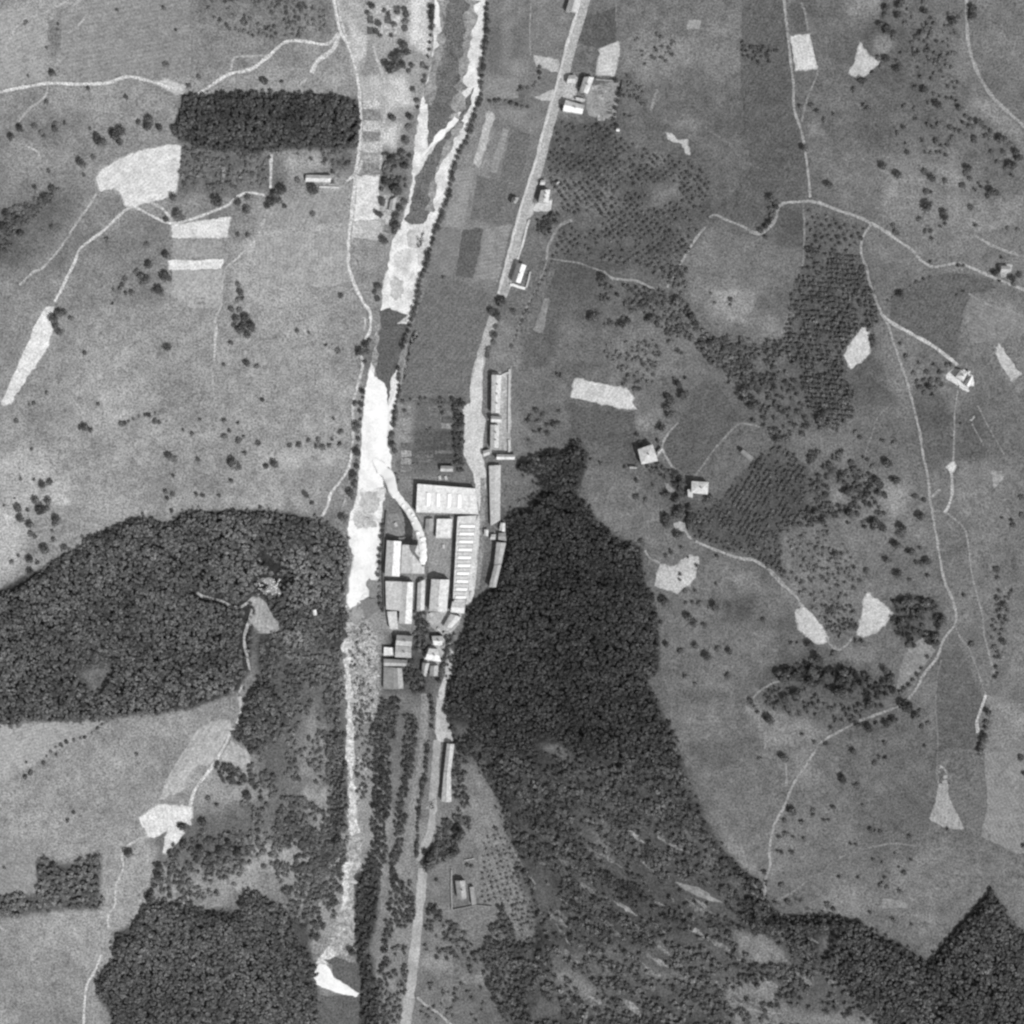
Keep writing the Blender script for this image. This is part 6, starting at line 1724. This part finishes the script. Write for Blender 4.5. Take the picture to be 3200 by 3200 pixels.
# ------------------------------------------------------------------ single trees and bushes read off the survey
SINGLE = '''
30: 340,755,16 420,745,24 460,790,18 580,815,16 515,850,20 370,1055,28 545,1315,30 130,1405,30 165,1440,24
945,60,28 940,100,24 1040,45,30 1060,15,26 1035,110,28 910,170,26 945,190,32 950,225,28 1000,235,24 1005,265,22 1090,165,22 1220,80,28 1215,15,20 1240,175,18 1205,240,28 1420,150,34 1400,185,20 1560,60,34 1560,110,32 1545,140,20
890,410,22 950,415,26 915,465,20 850,515,18 1020,490,26 1040,460,20 1055,375,16 1025,430,16 775,575,26 800,565,18 725,635,22 820,770,24 790,745,18 1185,375,18 1180,480,14 1195,545,18 1155,615,18 1225,640,28 1080,755,22 1155,770,20 1310,740,28 1250,730,14 1160,845,16
1290,665,14 1330,680,14 1380,695,14 1420,700,16 1450,720,18 1475,770,26 1520,825,22 1545,840,20 1495,870,18 1540,895,22 1570,900,20 1600,870,26 1625,880,26 1650,905,20 1690,930,22 1660,965,22 1690,980,20 1570,975,24 1575,1000,24 1760,985,30 1800,1000,24 1830,1020,22 1870,1080,26 1890,1120,28 1780,1075,18 1700,1075,20 1850,1180,34 1820,1165,28 1800,1190,24 1740,1150,20 1845,1245,18
1245,885,18 1285,905,18 1325,885,22 1405,905,20 1440,920,18 1475,930,20 1075,905,18 1035,945,24 1210,995,18 1300,1000,24 1425,980,24 1410,1005,20 1385,1035,18 1340,1035,16 1230,1080,12 1270,1083,12 1310,1080,12 1340,1078,12 1375,1100,16 1100,1080,20 1090,1020,14
925,1180,30 1030,1240,28 1220,1215,24 1275,1265,28 1370,1280,22 1530,1195,28 1515,1230,22 1545,1270,20 1490,1315,24 1235,1360,24 1265,1365,16 1580,1345,16 1625,1325,14 1680,1295,14 1605,1300,12 1700,1360,32 1735,1370,24 1670,1390,22 1235,1460,34 1240,1490,24 1355,1505,26 1365,1545,26 1185,1555,24 1550,1470,24 1000,1600,22 1015,1640,24 1030,1665,18 1230,1640,20 1265,1640,16 1335,1610,14 1370,1590,16 1275,1690,16 1585,1600,18 1815,1620,20 1885,1630,20 1265,1860,14 1465,1885,18 1500,1885,14 1770,1830,16
130,1480,22 140,1530,24 120,1570,22 100,1600,18 90,1680,16
31: 775,95,18 760,165,12 1045,265,26 1060,250,16 1025,280,14 1500,250,14 1450,275,12 1720,120,26 1840,155,28 1860,195,20 1895,130,24 1755,175,14 1050,620,16 1090,710,20 1185,760,16 1145,830,20 1240,820,22 1290,770,16 1330,820,22 1380,770,20 1410,770,16
1170,890,22 1220,880,22 1270,880,24 1320,885,24 1190,930,24 1250,925,26 1300,940,24 1340,910,20 1280,985,18 1220,970,20 1480,1190,12
735,1250,20 765,1285,20 925,1310,18 1010,1325,22 955,1470,36 700,1465,24 860,1495,22 820,1445,16 790,1430,14 1015,1595,30 1040,1590,20 990,1580,18 675,1675,34 880,1590,30 905,1620,24 800,1570,24 640,1560,30 680,1535,24 720,1530,22 620,1600,24 470,1740,22 560,1795,24 690,1820,34 450,1815,26 1155,1705,24 1220,1730,20 1190,1845,32 870,1890,34 900,1915,28 845,1775,16 890,1680,26 935,1690,24 790,1715,18 840,1640,26 480,1160,34 530,1195,30 500,1110,26 590,955,20 630,955,20 600,1000,24 650,1030,24 690,1050,22 410,780,22 445,740,18 420,800,18 495,1880,28 450,1870,22 1910,1710,22 1915,1840,24 1780,1860,10
32: 690,15,24 680,75,16 880,85,30 920,110,30 855,75,20 1055,110,36 1040,150,24 1060,165,20 1015,225,32 1000,215,20 1130,285,28 1100,280,16 1160,300,16 1195,255,18 1240,345,30 1205,355,22 1165,355,20 1035,440,34 1245,450,18 1120,485,18 960,345,28 590,300,26 630,295,18 600,320,20 810,415,22
1080,640,40 1140,650,24 1220,640,34 1240,660,24 1180,710,28 1210,720,20 1040,780,30 1000,770,24 1060,760,24 1340,760,34 1320,745,24 1285,880,30 1300,920,26 1270,900,20 1190,850,22 1230,860,18 1120,940,22 1140,910,20 1100,940,16 1500,590,18
405,940,30 430,940,18 380,940,16 280,935,22 320,930,14 580,1005,24 460,1035,34 480,1060,28 420,1050,22 740,915,20 780,915,18 1245,1030,18
230,1140,36 300,1150,34 420,1120,38 440,1160,30 400,1200,34 520,1160,32 640,1130,38 620,1180,36 680,1170,30 600,1270,38 640,1280,34 780,1220,30 830,1190,26 940,1120,30 980,1160,28 720,1240,24 350,1110,24 260,1120,26
120,1475,32 90,1455,18 220,1735,30 240,1750,20 55,1750,22 190,1730,14 355,1575,16 525,1645,20 440,1630,16 720,1700,26 710,1690,16 940,1640,20 945,1745,18 900,1740,16 870,1780,22 640,1890,28 1225,1660,14 565,1400,22 545,1395,14 820,1530,34 750,1515,26 950,1500,28 1000,1475,30 880,1500,20 1160,1440,26 1190,1410,24 1140,1455,16 1205,1520,24 1250,1500,22 830,1360,32 820,1385,22 1080,1375,44 1110,1370,30 1055,1350,28 310,1290,34 330,1280,24 225,1320,28 240,1340,20 160,1365,20 385,1385,22 270,1430,20 560,1535,18
1670,1415,26 1680,1440,18 1660,1490,22 1655,1530,20 1645,1580,26 1635,1620,28 1625,1660,26 1615,1690,26 1620,1720,18
1735,400,24 1740,465,18 1735,420,18 1850,90,22 1770,40,12 1840,60,16 1555,935,24 1720,960,24 1780,920,26 1730,1100,18 1725,1170,18 1790,660,28 1760,690,18 1200,1110,16 1170,1150,18 1140,1190,18 1110,1225,18 1080,1250,18 1055,1280,20
22: 1095,940,26 1195,985,24 1305,950,26 1380,1020,32 1460,970,24 1540,990,26 1225,1165,18 1530,1160,24 1300,1220,14 1440,670,34 1410,680,24 1250,745,34 1285,780,30 1240,730,20 1360,800,20 1075,630,34 1050,620,20 915,205,24 1180,165,36 1200,160,24 1190,20,34 1160,15,24 1100,50,30 1090,80,28 1250,60,24 1250,110,20 1820,1465,28 1840,1470,18 1690,1335,20 1700,1355,18 1740,1420,16 1910,1180,30 1890,1130,28 1780,760,22 1330,650,24 1280,640,16 1230,640,16 1190,440,16 1190,480,14 1310,380,16 1250,320,12 1450,310,16 1130,290,14 1090,310,16 1200,250,16 1120,270,14 1300,560,16 1230,560,22 1450,510,14
21: 570,430,32 545,440,24 600,415,22 980,440,34 950,450,20 1000,430,22 700,480,24 780,485,30 820,460,28 750,490,20 660,490,14 1170,310,34 1200,330,28 1140,325,20 1275,430,32 1260,420,20 1300,480,28 1310,520,24 1115,605,20 1175,670,20 1200,690,14 1350,625,26 1400,610,28 1440,600,26 1510,610,22 1400,640,20 1540,780,22 1550,800,18 1230,870,20 1150,870,16 1180,910,28 1160,900,18 1110,1010,32 1130,1040,28 1100,1080,30 1120,1120,30 1110,1140,22 1210,990,38 1240,980,24 1060,1215,28 1030,1220,18 870,945,24 900,945,18 820,850,20 790,910,16 345,850,18 320,840,16
170,1090,24 130,1140,24 220,1130,24 110,1170,20 190,1180,24 250,1200,20 300,1200,28 330,1190,22 330,1100,14 200,1240,20 250,1260,20 160,1250,18 120,1310,14
1200,1610,30 1190,1650,26 880,1710,24 950,1730,22 1100,1690,26 1070,1700,20 1170,1730,34 1190,1790,30 1170,1820,32 1150,1850,24 1090,1860,34 1110,1890,26 1260,1790,28 1260,1840,28 1250,1890,26 1400,1720,30 1370,1750,24 1440,1740,18 1460,1750,20 630,1470,18 560,1450,16 800,1500,14 880,1590,20 1000,1630,16 1640,960,34 1660,950,24 1600,980,18 1650,1020,26 1690,1060,28 1670,1040,20 1640,850,20 1880,1310,30 1900,1300,24 1760,1450,22 1740,1480,18 890,1270,18 910,1330,24 1030,1310,18 1550,310,20 1548,345,14 1410,265,12 1440,330,12 640,150,28 620,170,20
00: 375,520,28 360,500,18 1175,455,24 1410,545,22 625,625,16 895,690,18 330,720,22 80,970,28 140,910,28 130,890,18 240,890,22 290,940,22 310,965,18 390,880,24 395,920,28 460,870,18 640,915,14 700,1000,34 690,970,28 740,1010,28 820,960,44 860,930,36 850,1010,28 800,940,28 1060,845,36 1050,890,34 1030,900,20 980,865,22 1130,905,26 1240,920,28 1220,900,18 570,1150,32 590,1170,24 660,1115,24 600,1245,18 345,1215,18 250,1330,20 370,1340,26 410,1350,22 320,1400,28 280,1420,24 350,1385,20 120,1480,22 50,1520,34 130,1550,28 20,1610,36 150,1660,28 40,1780,20 365,1610,18
1230,1400,30 1545,1430,44 1690,1435,28 1755,1395,24 1755,1490,30 1740,1500,18 1260,1530,40 1290,1545,24 1175,1555,24 1040,1735,24 1180,1810,32 1175,1800,20 1060,1880,30 1690,1665,18 1760,1665,20 760,1700,20 1665,1325,16 1880,575,28 1870,570,18 185,160,20 1160,55,18 830,70,14 1250,210,14 1340,610,20 415,170,14 410,210,12 330,340,14 200,540,12
10: 180,1340,36 140,1380,34 110,1430,34 160,1420,30 80,1460,26 200,1460,20 405,1340,44 290,1280,24 545,1220,20 540,1290,20 55,575,30 180,580,16 400,1515,22 650,1155,24 590,1160,18
820,40,26 790,90,24 910,70,20 940,100,20 980,170,26 870,170,28 850,220,26 880,250,20 960,250,18 1050,60,26 1060,100,26 1060,150,26 1055,200,26 1000,90,18 1050,320,34 1020,380,34 980,410,34 1070,370,30 930,460,36 990,480,36 1040,460,30 950,500,28 1100,460,24 1080,500,22 1110,630,22 1140,710,24 1150,760,18 1090,830,28 1080,820,18 970,835,28 950,830,18 1180,460,22 1210,480,18 1200,540,18 1190,580,20
1080,900,26 1060,1000,30 1040,1090,30 960,1130,28 1000,1110,22 1060,1180,28 920,1160,22 920,1290,30 910,1270,22 990,1340,38 1010,1360,28 960,1340,20 890,1340,20 1050,1430,26 1020,1480,28 1000,1540,32 990,1600,38 980,1640,26 905,1705,32 920,1720,20 1240,90,24 1240,130,22 1250,180,24 1250,60,20 1230,50,18 140,240,14 1240,250,16 1235,300,16 1230,350,16 1220,400,16
11: 600,280,20 870,220,28 840,250,22 860,300,24 290,530,22 375,545,14 495,630,14 580,670,22 740,680,34 720,690,20 780,630,30 790,680,24 770,750,20 800,600,20 700,1040,22 600,1245,24 590,1330,20 440,1305,26 375,1310,20 470,1355,26 430,1350,20 520,1345,20 540,1300,14 300,1335,24 240,1345,20 550,1150,16 125,1470,28 70,1490,20 145,1490,18 20,1330,20 715,1390,32 710,1200,28 700,1230,22 690,1550,28 680,1580,24 670,1680,32 690,1720,20 690,1620,18 620,1860,34
990,1110,26 985,1150,22 960,1260,26 955,1290,24 970,1340,28 985,1380,22 980,1560,26 1000,1590,20 1330,150,16 1830,390,24 1810,385,14 1740,320,36 1720,330,24 1750,300,22 1670,390,28 1700,410,30 1720,440,26 1650,660,26 1640,700,24 1690,560,28 1680,610,22 1700,500,24
01: 1060,60,30 970,110,26 1000,140,28 1040,170,34 1010,190,24 885,160,24 870,200,20 850,230,18 935,255,24 890,260,18 805,240,14 800,335,14 1170,140,36 1200,160,24 1130,240,36 1090,240,24 1690,200,24 1710,260,28 1690,310,24 1720,300,20 1640,370,24 1700,380,26 1680,450,32 1740,440,34 1720,500,40 1780,490,34 1700,520,30 1760,560,28 1800,520,28 1660,490,20 420,400,34 380,440,36 390,490,28 410,530,26 450,395,26 440,540,22 500,440,22 600,685,20 1190,650,28 1750,760,28 1640,615,20 1820,780,22 1590,770,16 330,970,16 240,1045,18 210,1060,14 695,1050,16 115,1170,22 600,1215,30 570,1215,20 640,1235,20 860,1190,24 890,1185,18 1100,1170,26 1130,1180,16 1060,1130,20 1300,1235,14 1365,1260,18 1420,1160,14 1590,1275,24 1630,1240,18 1690,1305,24 1730,1280,14 1590,1165,20 1860,1020,20 1690,1185,16 1830,1325,22 1205,1420,30 1240,1440,26 1180,1410,20 1405,1440,18 1650,1465,38 1690,1490,30 1630,1455,22 1885,1490,22 1740,1400,18 1640,1590,18 1230,1560,16 1395,1690,18 1440,1700,20 1555,1700,18 1225,1690,22 1175,1670,20 1185,1720,18 1220,1810,18 150,1585,18 240,1585,12 350,1600,26 300,1620,28 250,1735,28 345,1740,28 290,1800,40 330,1790,24 130,1790,32 195,1800,16 145,1860,30 400,1870,34 385,1900,22 210,1900,28 105,1720,10 30,1770,12 225,1370,14
02: 215,150,26 245,170,20 320,260,34 300,250,20 455,245,26 80,350,22 210,330,28 265,355,20 215,420,28 380,190,20 370,130,14 130,310,14 215,1850,22 180,1880,20 310,1780,18 185,1775,12 970,1720,14 600,1600,14 440,1660,14 400,1720,12
03: 525,425,16 480,485,18 215,145,20 180,175,16 1475,325,24 1540,370,18 1300,530,34 1270,520,20 1440,495,34 1310,650,30 1440,560,26 1420,690,34 1570,700,34 1690,710,38 1490,735,28 1620,640,28 1560,800,26 1870,710,26 1870,810,22 1130,810,34 1120,870,34 1150,850,24 1240,820,20 1285,860,18 1070,1030,40 1040,1010,24 1205,1015,24 910,710,34 925,695,20 1755,305,34 1480,610,20 30,820,14 850,1330,34 850,1380,38 840,1430,34 980,1200,20 960,1250,20
13: 590,640,46 570,610,28 1280,910,20 1240,740,46 1230,790,36 1270,690,34 1400,710,32 1370,735,24 1440,570,44 1410,550,28 1430,610,30 1260,1120,28 1290,1170,24 1310,1200,20 1240,1090,20 1430,1270,24 1400,1420,24 1390,1340,20 1700,540,20 680,1410,34 1180,780,22 1500,800,16 1530,810,16
33: 640,190,30 745,240,26 720,235,14 570,390,20 435,410,22 280,415,34 260,400,20 230,480,22 350,495,20 510,485,18 540,480,14 430,440,18 785,375,14 840,545,20 870,560,14 915,565,20 235,580,24 190,600,18 290,600,14 370,610,16 700,650,14 740,655,14 280,710,20 210,710,18 180,700,16 860,765,16 1015,720,12 1130,765,14 925,780,12 1080,855,20 1040,815,12 940,890,14 920,940,26 950,955,20 1050,985,20 615,885,16 750,890,14 210,945,26 200,940,14 250,1060,24 170,1070,20 540,1085,24 570,1110,20 520,1075,14 1000,1190,20 1130,1220,14 840,1140,14 1115,595,16 1390,550,18 85,850,20 1905,35,24 1925,150,20 1925,665,20
'''
# landmark (survey pixel, phrase) used to say where a tree stands
MARKS = [
    ('30:360,370', 'the white rectangular field'), ('30:800,470', 'the pale wedge field'), ('30:1000,130', 'the upper tree clump beside the curved road'),
    ('30:1550,80', 'the top of the curved road'), ('30:1300,720', 'the scrub inside the curved road'), ('30:1600,900', 'the hedge below the curved road'),
    ('30:1850,1150', 'the eastern end of the hedge'), ('30:1330,1000', 'the broken hedge rings'), ('30:1270,1250', 'the open slope above the winding lane'),
    ('30:1650,1350', 'the eastern pasture under the hedge'), ('30:1300,1500', 'the upper side of the winding lane'), ('30:950,1240', 'the lone pair on the slope'),
    ('30:1020,1640', 'the bend of the winding lane'), ('30:150,1440', 'the dark bend of the lane'), ('30:420,780', 'the fork of the straight lane'),
    ('31:1050,260', 'the curved hedge of the dark meadow'), ('31:1850,130', 'the grey house in the corner'), ('31:1250,920', 'the grove west of the farmyard'),
    ('31:1100,720', 'the bright farm drive'), ('31:750,1480', 'the rough ground beside the long lane'), ('31:980,1400', 'the pasture left of the long lane'),
    ('31:850,1620', 'the broken middle of the slope'), ('31:650,1820', 'the slope above the lozenge field'), ('31:1190,1760', 'the short spur of the lane'),
    ('31:520,1150', 'the foot of the striped orchard'), ('31:1900,1780', 'the far eastern edge'), ('32:1050,200', 'the hedge corner over the triangular field'),
    ('32:1050,440', 'the top of the triangular field'), ('32:1180,660', 'the dark scrub beside the triangular field'), ('32:420,940', 'the lozenge field'),
    ('32:440,1140', 'the dark copse'), ('32:780,1220', 'the eastern half of the copse'), ('32:300,1350', 'the slope under the copse'), ('32:950,1460', 'the lane below the copse'),
    ('32:1160,1450', 'the open end of the copse'), ('32:1640,1580', 'the hedge under the bright spur'), ('32:1740,430', 'the thin path on the east'), ('32:1740,1000', 'the faint eastern hedge'),
    ('32:830,1720', 'the pale round patch'), ('32:150,1650', 'the wedge meadow'), ('22:1320,980', 'the meadow beside the great wood'), ('22:1350,720', 'the track above the meadow'),
    ('22:1150,60', 'the turning place'), ('22:1180,400', 'the pale double plot'), ('22:1750,1400', 'the elbow of the meadow path'), ('21:570,430', 'the dark pair west of the scattered trees'),
    ('21:900,470', 'the scattered trees below the orchard'), ('21:1250,430', 'the curved row by the grey square'), ('21:1420,610', 'the scrub above the dark field'),
    ('21:1130,1040', 'the western edge of the dark field'), ('21:850,920', 'the pale oblong field'), ('21:220,1180', 'the round grove east of the row houses'),
    ('21:1150,1750', 'the lane between the white houses'), ('21:1650,1000', 'the eastern end of the dark field'), ('21:930,1300', 'the northern white house'),
    ('00:350,540', 'the lane crossing'), ('00:1300,520', 'the pasture above the rectangular wood'), ('00:300,920', 'the loose row on the western edge'), ('00:800,960', 'the thick clump above the pale field'),
    ('00:1080,880', 'the clump west of the rectangular wood'), ('00:300,1400', 'the scrub strip on the slope'), ('00:1250,1480', 'the lane under the pale field'), ('00:1650,1450', 'the garden path'),
    ('00:1100,1800', 'the white field strips'), ('10:140,1400', 'the round clump by the lane'), ('10:450,1290', 'the long pale barn'), ('10:100,580', 'the lane above the wood'),
    ('10:950,140', 'the gardens at the top of the river'), ('10:1020,420', 'the dense riverside clump'), ('10:1130,740', 'the river flats'), ('10:1010,1130', 'the riverside scrub'),
    ('10:980,1380', 'the two dark huts'), ('10:990,1580', 'the narrow bank above the gravel'), ('10:1240,200', 'the upper west bank'), ('11:850,250', 'the west bank by the gravel'),
    ('11:760,670', 'the gap in the western road'), ('11:450,1330', 'the row on the western pasture'), ('11:690,1300', 'the river edge hedge'), ('11:680,1640', 'the hedge opposite the hall'),
    ('11:970,1300', 'the bank across from the white gravel'), ('11:1720,380', 'the road gap north of the factory'), ('11:350,580', 'the open western pasture'), ('01:1000,150', 'the clump below the lane'),
    ('01:1720,480', 'the bushy hollow east of the grey fields'), ('01:410,460', 'the head of the curved field'), ('01:600,1230', 'the small pasture clump'), ('01:1100,1180', 'the faint ditch line'),
    ('01:1680,1280', 'the bushes above the western wood'), ('01:1650,1470', 'the thick bush near the wood'), ('01:1210,1430', 'the lone thicket'), ('01:290,1780', 'the pale corner above the wood'),
    ('02:250,330', 'the pale slope beside the western wood'), ('02:200,1860', 'the grey southern pasture'), ('03:500,450', 'the middle of the southern pasture'), ('03:1450,650', 'the open wood'),
    ('03:1120,850', 'the path below the ragged field'), ('03:850,1380', 'the tip of the south western wood'), ('13:580,630', 'the lower river bend'), ('13:1280,740', 'the trees over the walled yard'),
    ('13:1430,580', 'the dark clump behind the long house'), ('13:1300,1150', 'the lower road gardens'), ('33:690,220', 'the pair on the dark pasture'), ('33:300,450', 'the lane edge on the south east'),
    ('33:230,620', 'the lower lane bushes'), ('33:870,560', 'the middle of the dark pasture'), ('33:950,900', 'the lower dark pasture'), ('33:550,1090', 'the edge of the pointed wood'), ('33:1910,100', 'the far south eastern edge'),
]
mk = np.array([P(q[0])[0][:2] for q in MARKS])
rows = []
for px, py, r in P(SINGLE):
    x, y = [float(q[0]) for q in world_xy([px], [py])]
    r = r * 0.86
    # the dark mark on the film is crown plus cast shadow: the crown stands at its sunny end
    x, y = x + SUN_H.x * r * 0.30, y + SUN_H.y * r * 0.30
    rows.append([x, y, r, int(np.argmin(((mk - (px, py)) ** 2).sum(1)))])
# hedges and bank rows, planted along lines: (line, spacing m, radius m, phrase)
HEDGES = [
    ('10:1660,725 1760,718 1880,760 1932,765', 4.2, 1.6, 'the cross hedge of the valley fields'),
    ('20:40,640 140,620 190,560 200,480', 4.4, 1.6, 'the garden hedge west of the road'),
    ('10:1640,-10 1640,200 1625,380 1605,560 1600,680 1565,780 1515,960 1445,1090 1405,1210 1370,1400 1330,1510 1290,1610 1245,1750 1195,1932 11:1175,160 1140,340 1095,490 1045,650', 4.4, 2.0, 'the eastern river bank hedge'),
    ('10:1250,60 1245,200', 4.4, 2.1, 'the short bank row at the top of the river'),
    ('11:1010,800 1020,960 985,1110 975,1200', 4.6, 1.7, 'the bank north of the garden plots'),
    ('21:290,40 240,130 150,300 90,420 40,540 0,640', 4.2, 1.2, 'the narrow hedge down to the road'),
    ('12:905,60 885,250 870,450 880,600 900,700', 4.6, 1.5, 'the river wall of the works'),
    ('12:1350,880 1370,960 1330,1090 1300,1200', 4.6, 1.8, 'the road bend south of the works'),
    ('12:1225,1640 1210,1800 1200,1932 13:1190,200 1165,400 1150,560 1145,740', 3.2, 1.55, 'the verge between road and causeway'),
    ('12:1245,1320 1260,1420 1250,1520', 4.6, 1.7, 'the verge north of the causeway'),
    ('31:960,320 1060,255 1160,195 1260,150', 5.0, 1.1, 'the arc of the dark meadow'),
    ('30:1270,1083 1340,1079', 4.0, 1.0, 'the short straight hedge'),
    ('20:700,560 780,600 750,720 730,850 740,900', 4.8, 1.6, 'the eastern edge of the roadside gardens'),
    ('20:480,545 600,560 760,575', 4.4, 1.0, 'the northern edge of the roadside gardens'),
    ('20:1830,1420 1880,1460 1850,1540 1800,1620 1770,1640', 4.4, 1.7, 'the lane bend on the hillside'),
    ('22:1700,1340 1740,1420 1830,1470', 4.8, 1.2, 'the wedge meadow hedge'),
    ('10:1640,60 1645,330', 6.5, 1.3, 'the field side of the river bank'),
    ('11:760,960 740,1150 725,1330 715,1500 700,1650', 5.4, 1.7, 'the western edge of the white gravel'),
    ('13:1730,1100 1780,1180 1830,1270', 4.6, 1.6, 'the slope below the young orchard'),
    ('03:1100,800 1130,860 1060,1030 980,1180 940,1290', 6.0, 1.8, 'the western side of the open wood'),
    ('01:880,1190 1000,1140 1100,1110', 4.6, 1.1, 'the ditch across the western pasture'),
    ('02:330,1740 430,1650 620,1590 760,1490 900,1440', 4.8, 1.3, 'the old boundary on the southern pasture'),
]
hrows = []
for line, sp, rad, phrase in HEDGES:
    w = resample(W(smooth(P(line), 5)), sp)
    for k, (x, y) in enumerate(w):
        x, y = x + random.uniform(-.6, .6), y + random.uniform(-.6, .6)
        hrows.append([x, y, rad * random.uniform(.75, 1.25), phrase, k + 1, len(w)])
for x, y, r, phrase, k, n in hrows:
    if abs(x) > 400 or abs(y) > 400:
        continue
    lab = '%s %s from the top of %s' % (ordinal(k), 'tree' if r > 1.5 else 'bush', phrase)
    if r > 1.5:
        add_tree('hedge_tree', x, y, r, lab, 'trees of %s' % phrase)
    else:
        add_bush('hedge_bush', x, y, r, lab, 'bushes of %s' % phrase)
rows.sort(key=lambda q: -q[2])
trees, bushes, rest = rows[:300], rows[300:590], rows[590:]
for kind, lst in (('tree', trees), ('bush', bushes)):
    by = {}
    for q in lst:
        by.setdefault(q[3], []).append(q)
    for mi, g in by.items():
        phrase = MARKS[mi][1]
        g.sort(key=lambda q: q[0])
        word = 'dark round tree' if kind == 'tree' else 'small dark bush'
        for k, (x, y, r, _) in enumerate(g):
            if len(g) == 1:
                lab = 'only %s near %s' % (word, phrase)
            elif k == len(g) - 1:
                lab = 'rightmost %s near %s' % (word, phrase)
            else:
                lab = '%s %s from the left near %s' % (ordinal(k + 1), word, phrase)
            if kind == 'tree':
                add_tree('field_tree', x, y, r, lab, 'trees near ' + phrase)
            else:
                add_bush('bush', x, y, r, lab, 'bushes near ' + phrase)
if rest:
    g = np.array([(q[0], q[1]) for q in rest])
    r = np.array([q[2] for q in rest])
    stuff_crowns('small_bushes', g, r, np.full(len(g), 0.12), 'tiny bushes scattered over the pastures', height=r * 0.7)

# a tall poplar on the western pasture and its long shadow
px_, py_ = P('11:405,1752')[0]
x, y = [float(q[0]) for q in world_xy([px_], [py_])]
pop = props(obj('poplar', None, loc=(x, y, float(hgt(x, y)))), 'tall slim poplar casting a long shadow on the western pasture', 'tree')
for me, nm, sc, lo in ((ME_CROWN[0], 'crown', (2.0, 2.0, 7.5), (0, 0, 11.0)), (ME_TRUNK, 'trunk', (2.2, 2.2, 9.0), (0, 0, 0))):
    o = obj(nm, me, pop)
    o.scale, o.location = sc, lo

# boulders of the stony ground and the outcrop
sv, sf = [], []
rk = np.random.default_rng(5)
for _ in range(60):
    p = P('12:%f,%f' % (rk.uniform(20, 170), rk.uniform(480, 590)))[0]
    x, y = [float(q[0]) for q in world_xy([p[0]], [p[1]])]
    s = rk.uniform(.3, .9)
    z = float(hgt(x, y))
    o = len(sv)
    for a in range(6):
        sv.append((x + s * math.cos(a) * rk.uniform(.7, 1.2), y + s * math.sin(a) * rk.uniform(.7, 1.2), z + .1))
    sv.append((x, y, z + s * .9))
    sf += [(o + k, o + (k + 1) % 6, o + 6) for k in range(6)]
props(obj('stones', mesh_pd('stones', sv, sf, tone_mat('stone', 226, grain=.2, patch=.1))), 'scatter of bright stones on stony ground in the western wood', kind='stuff')
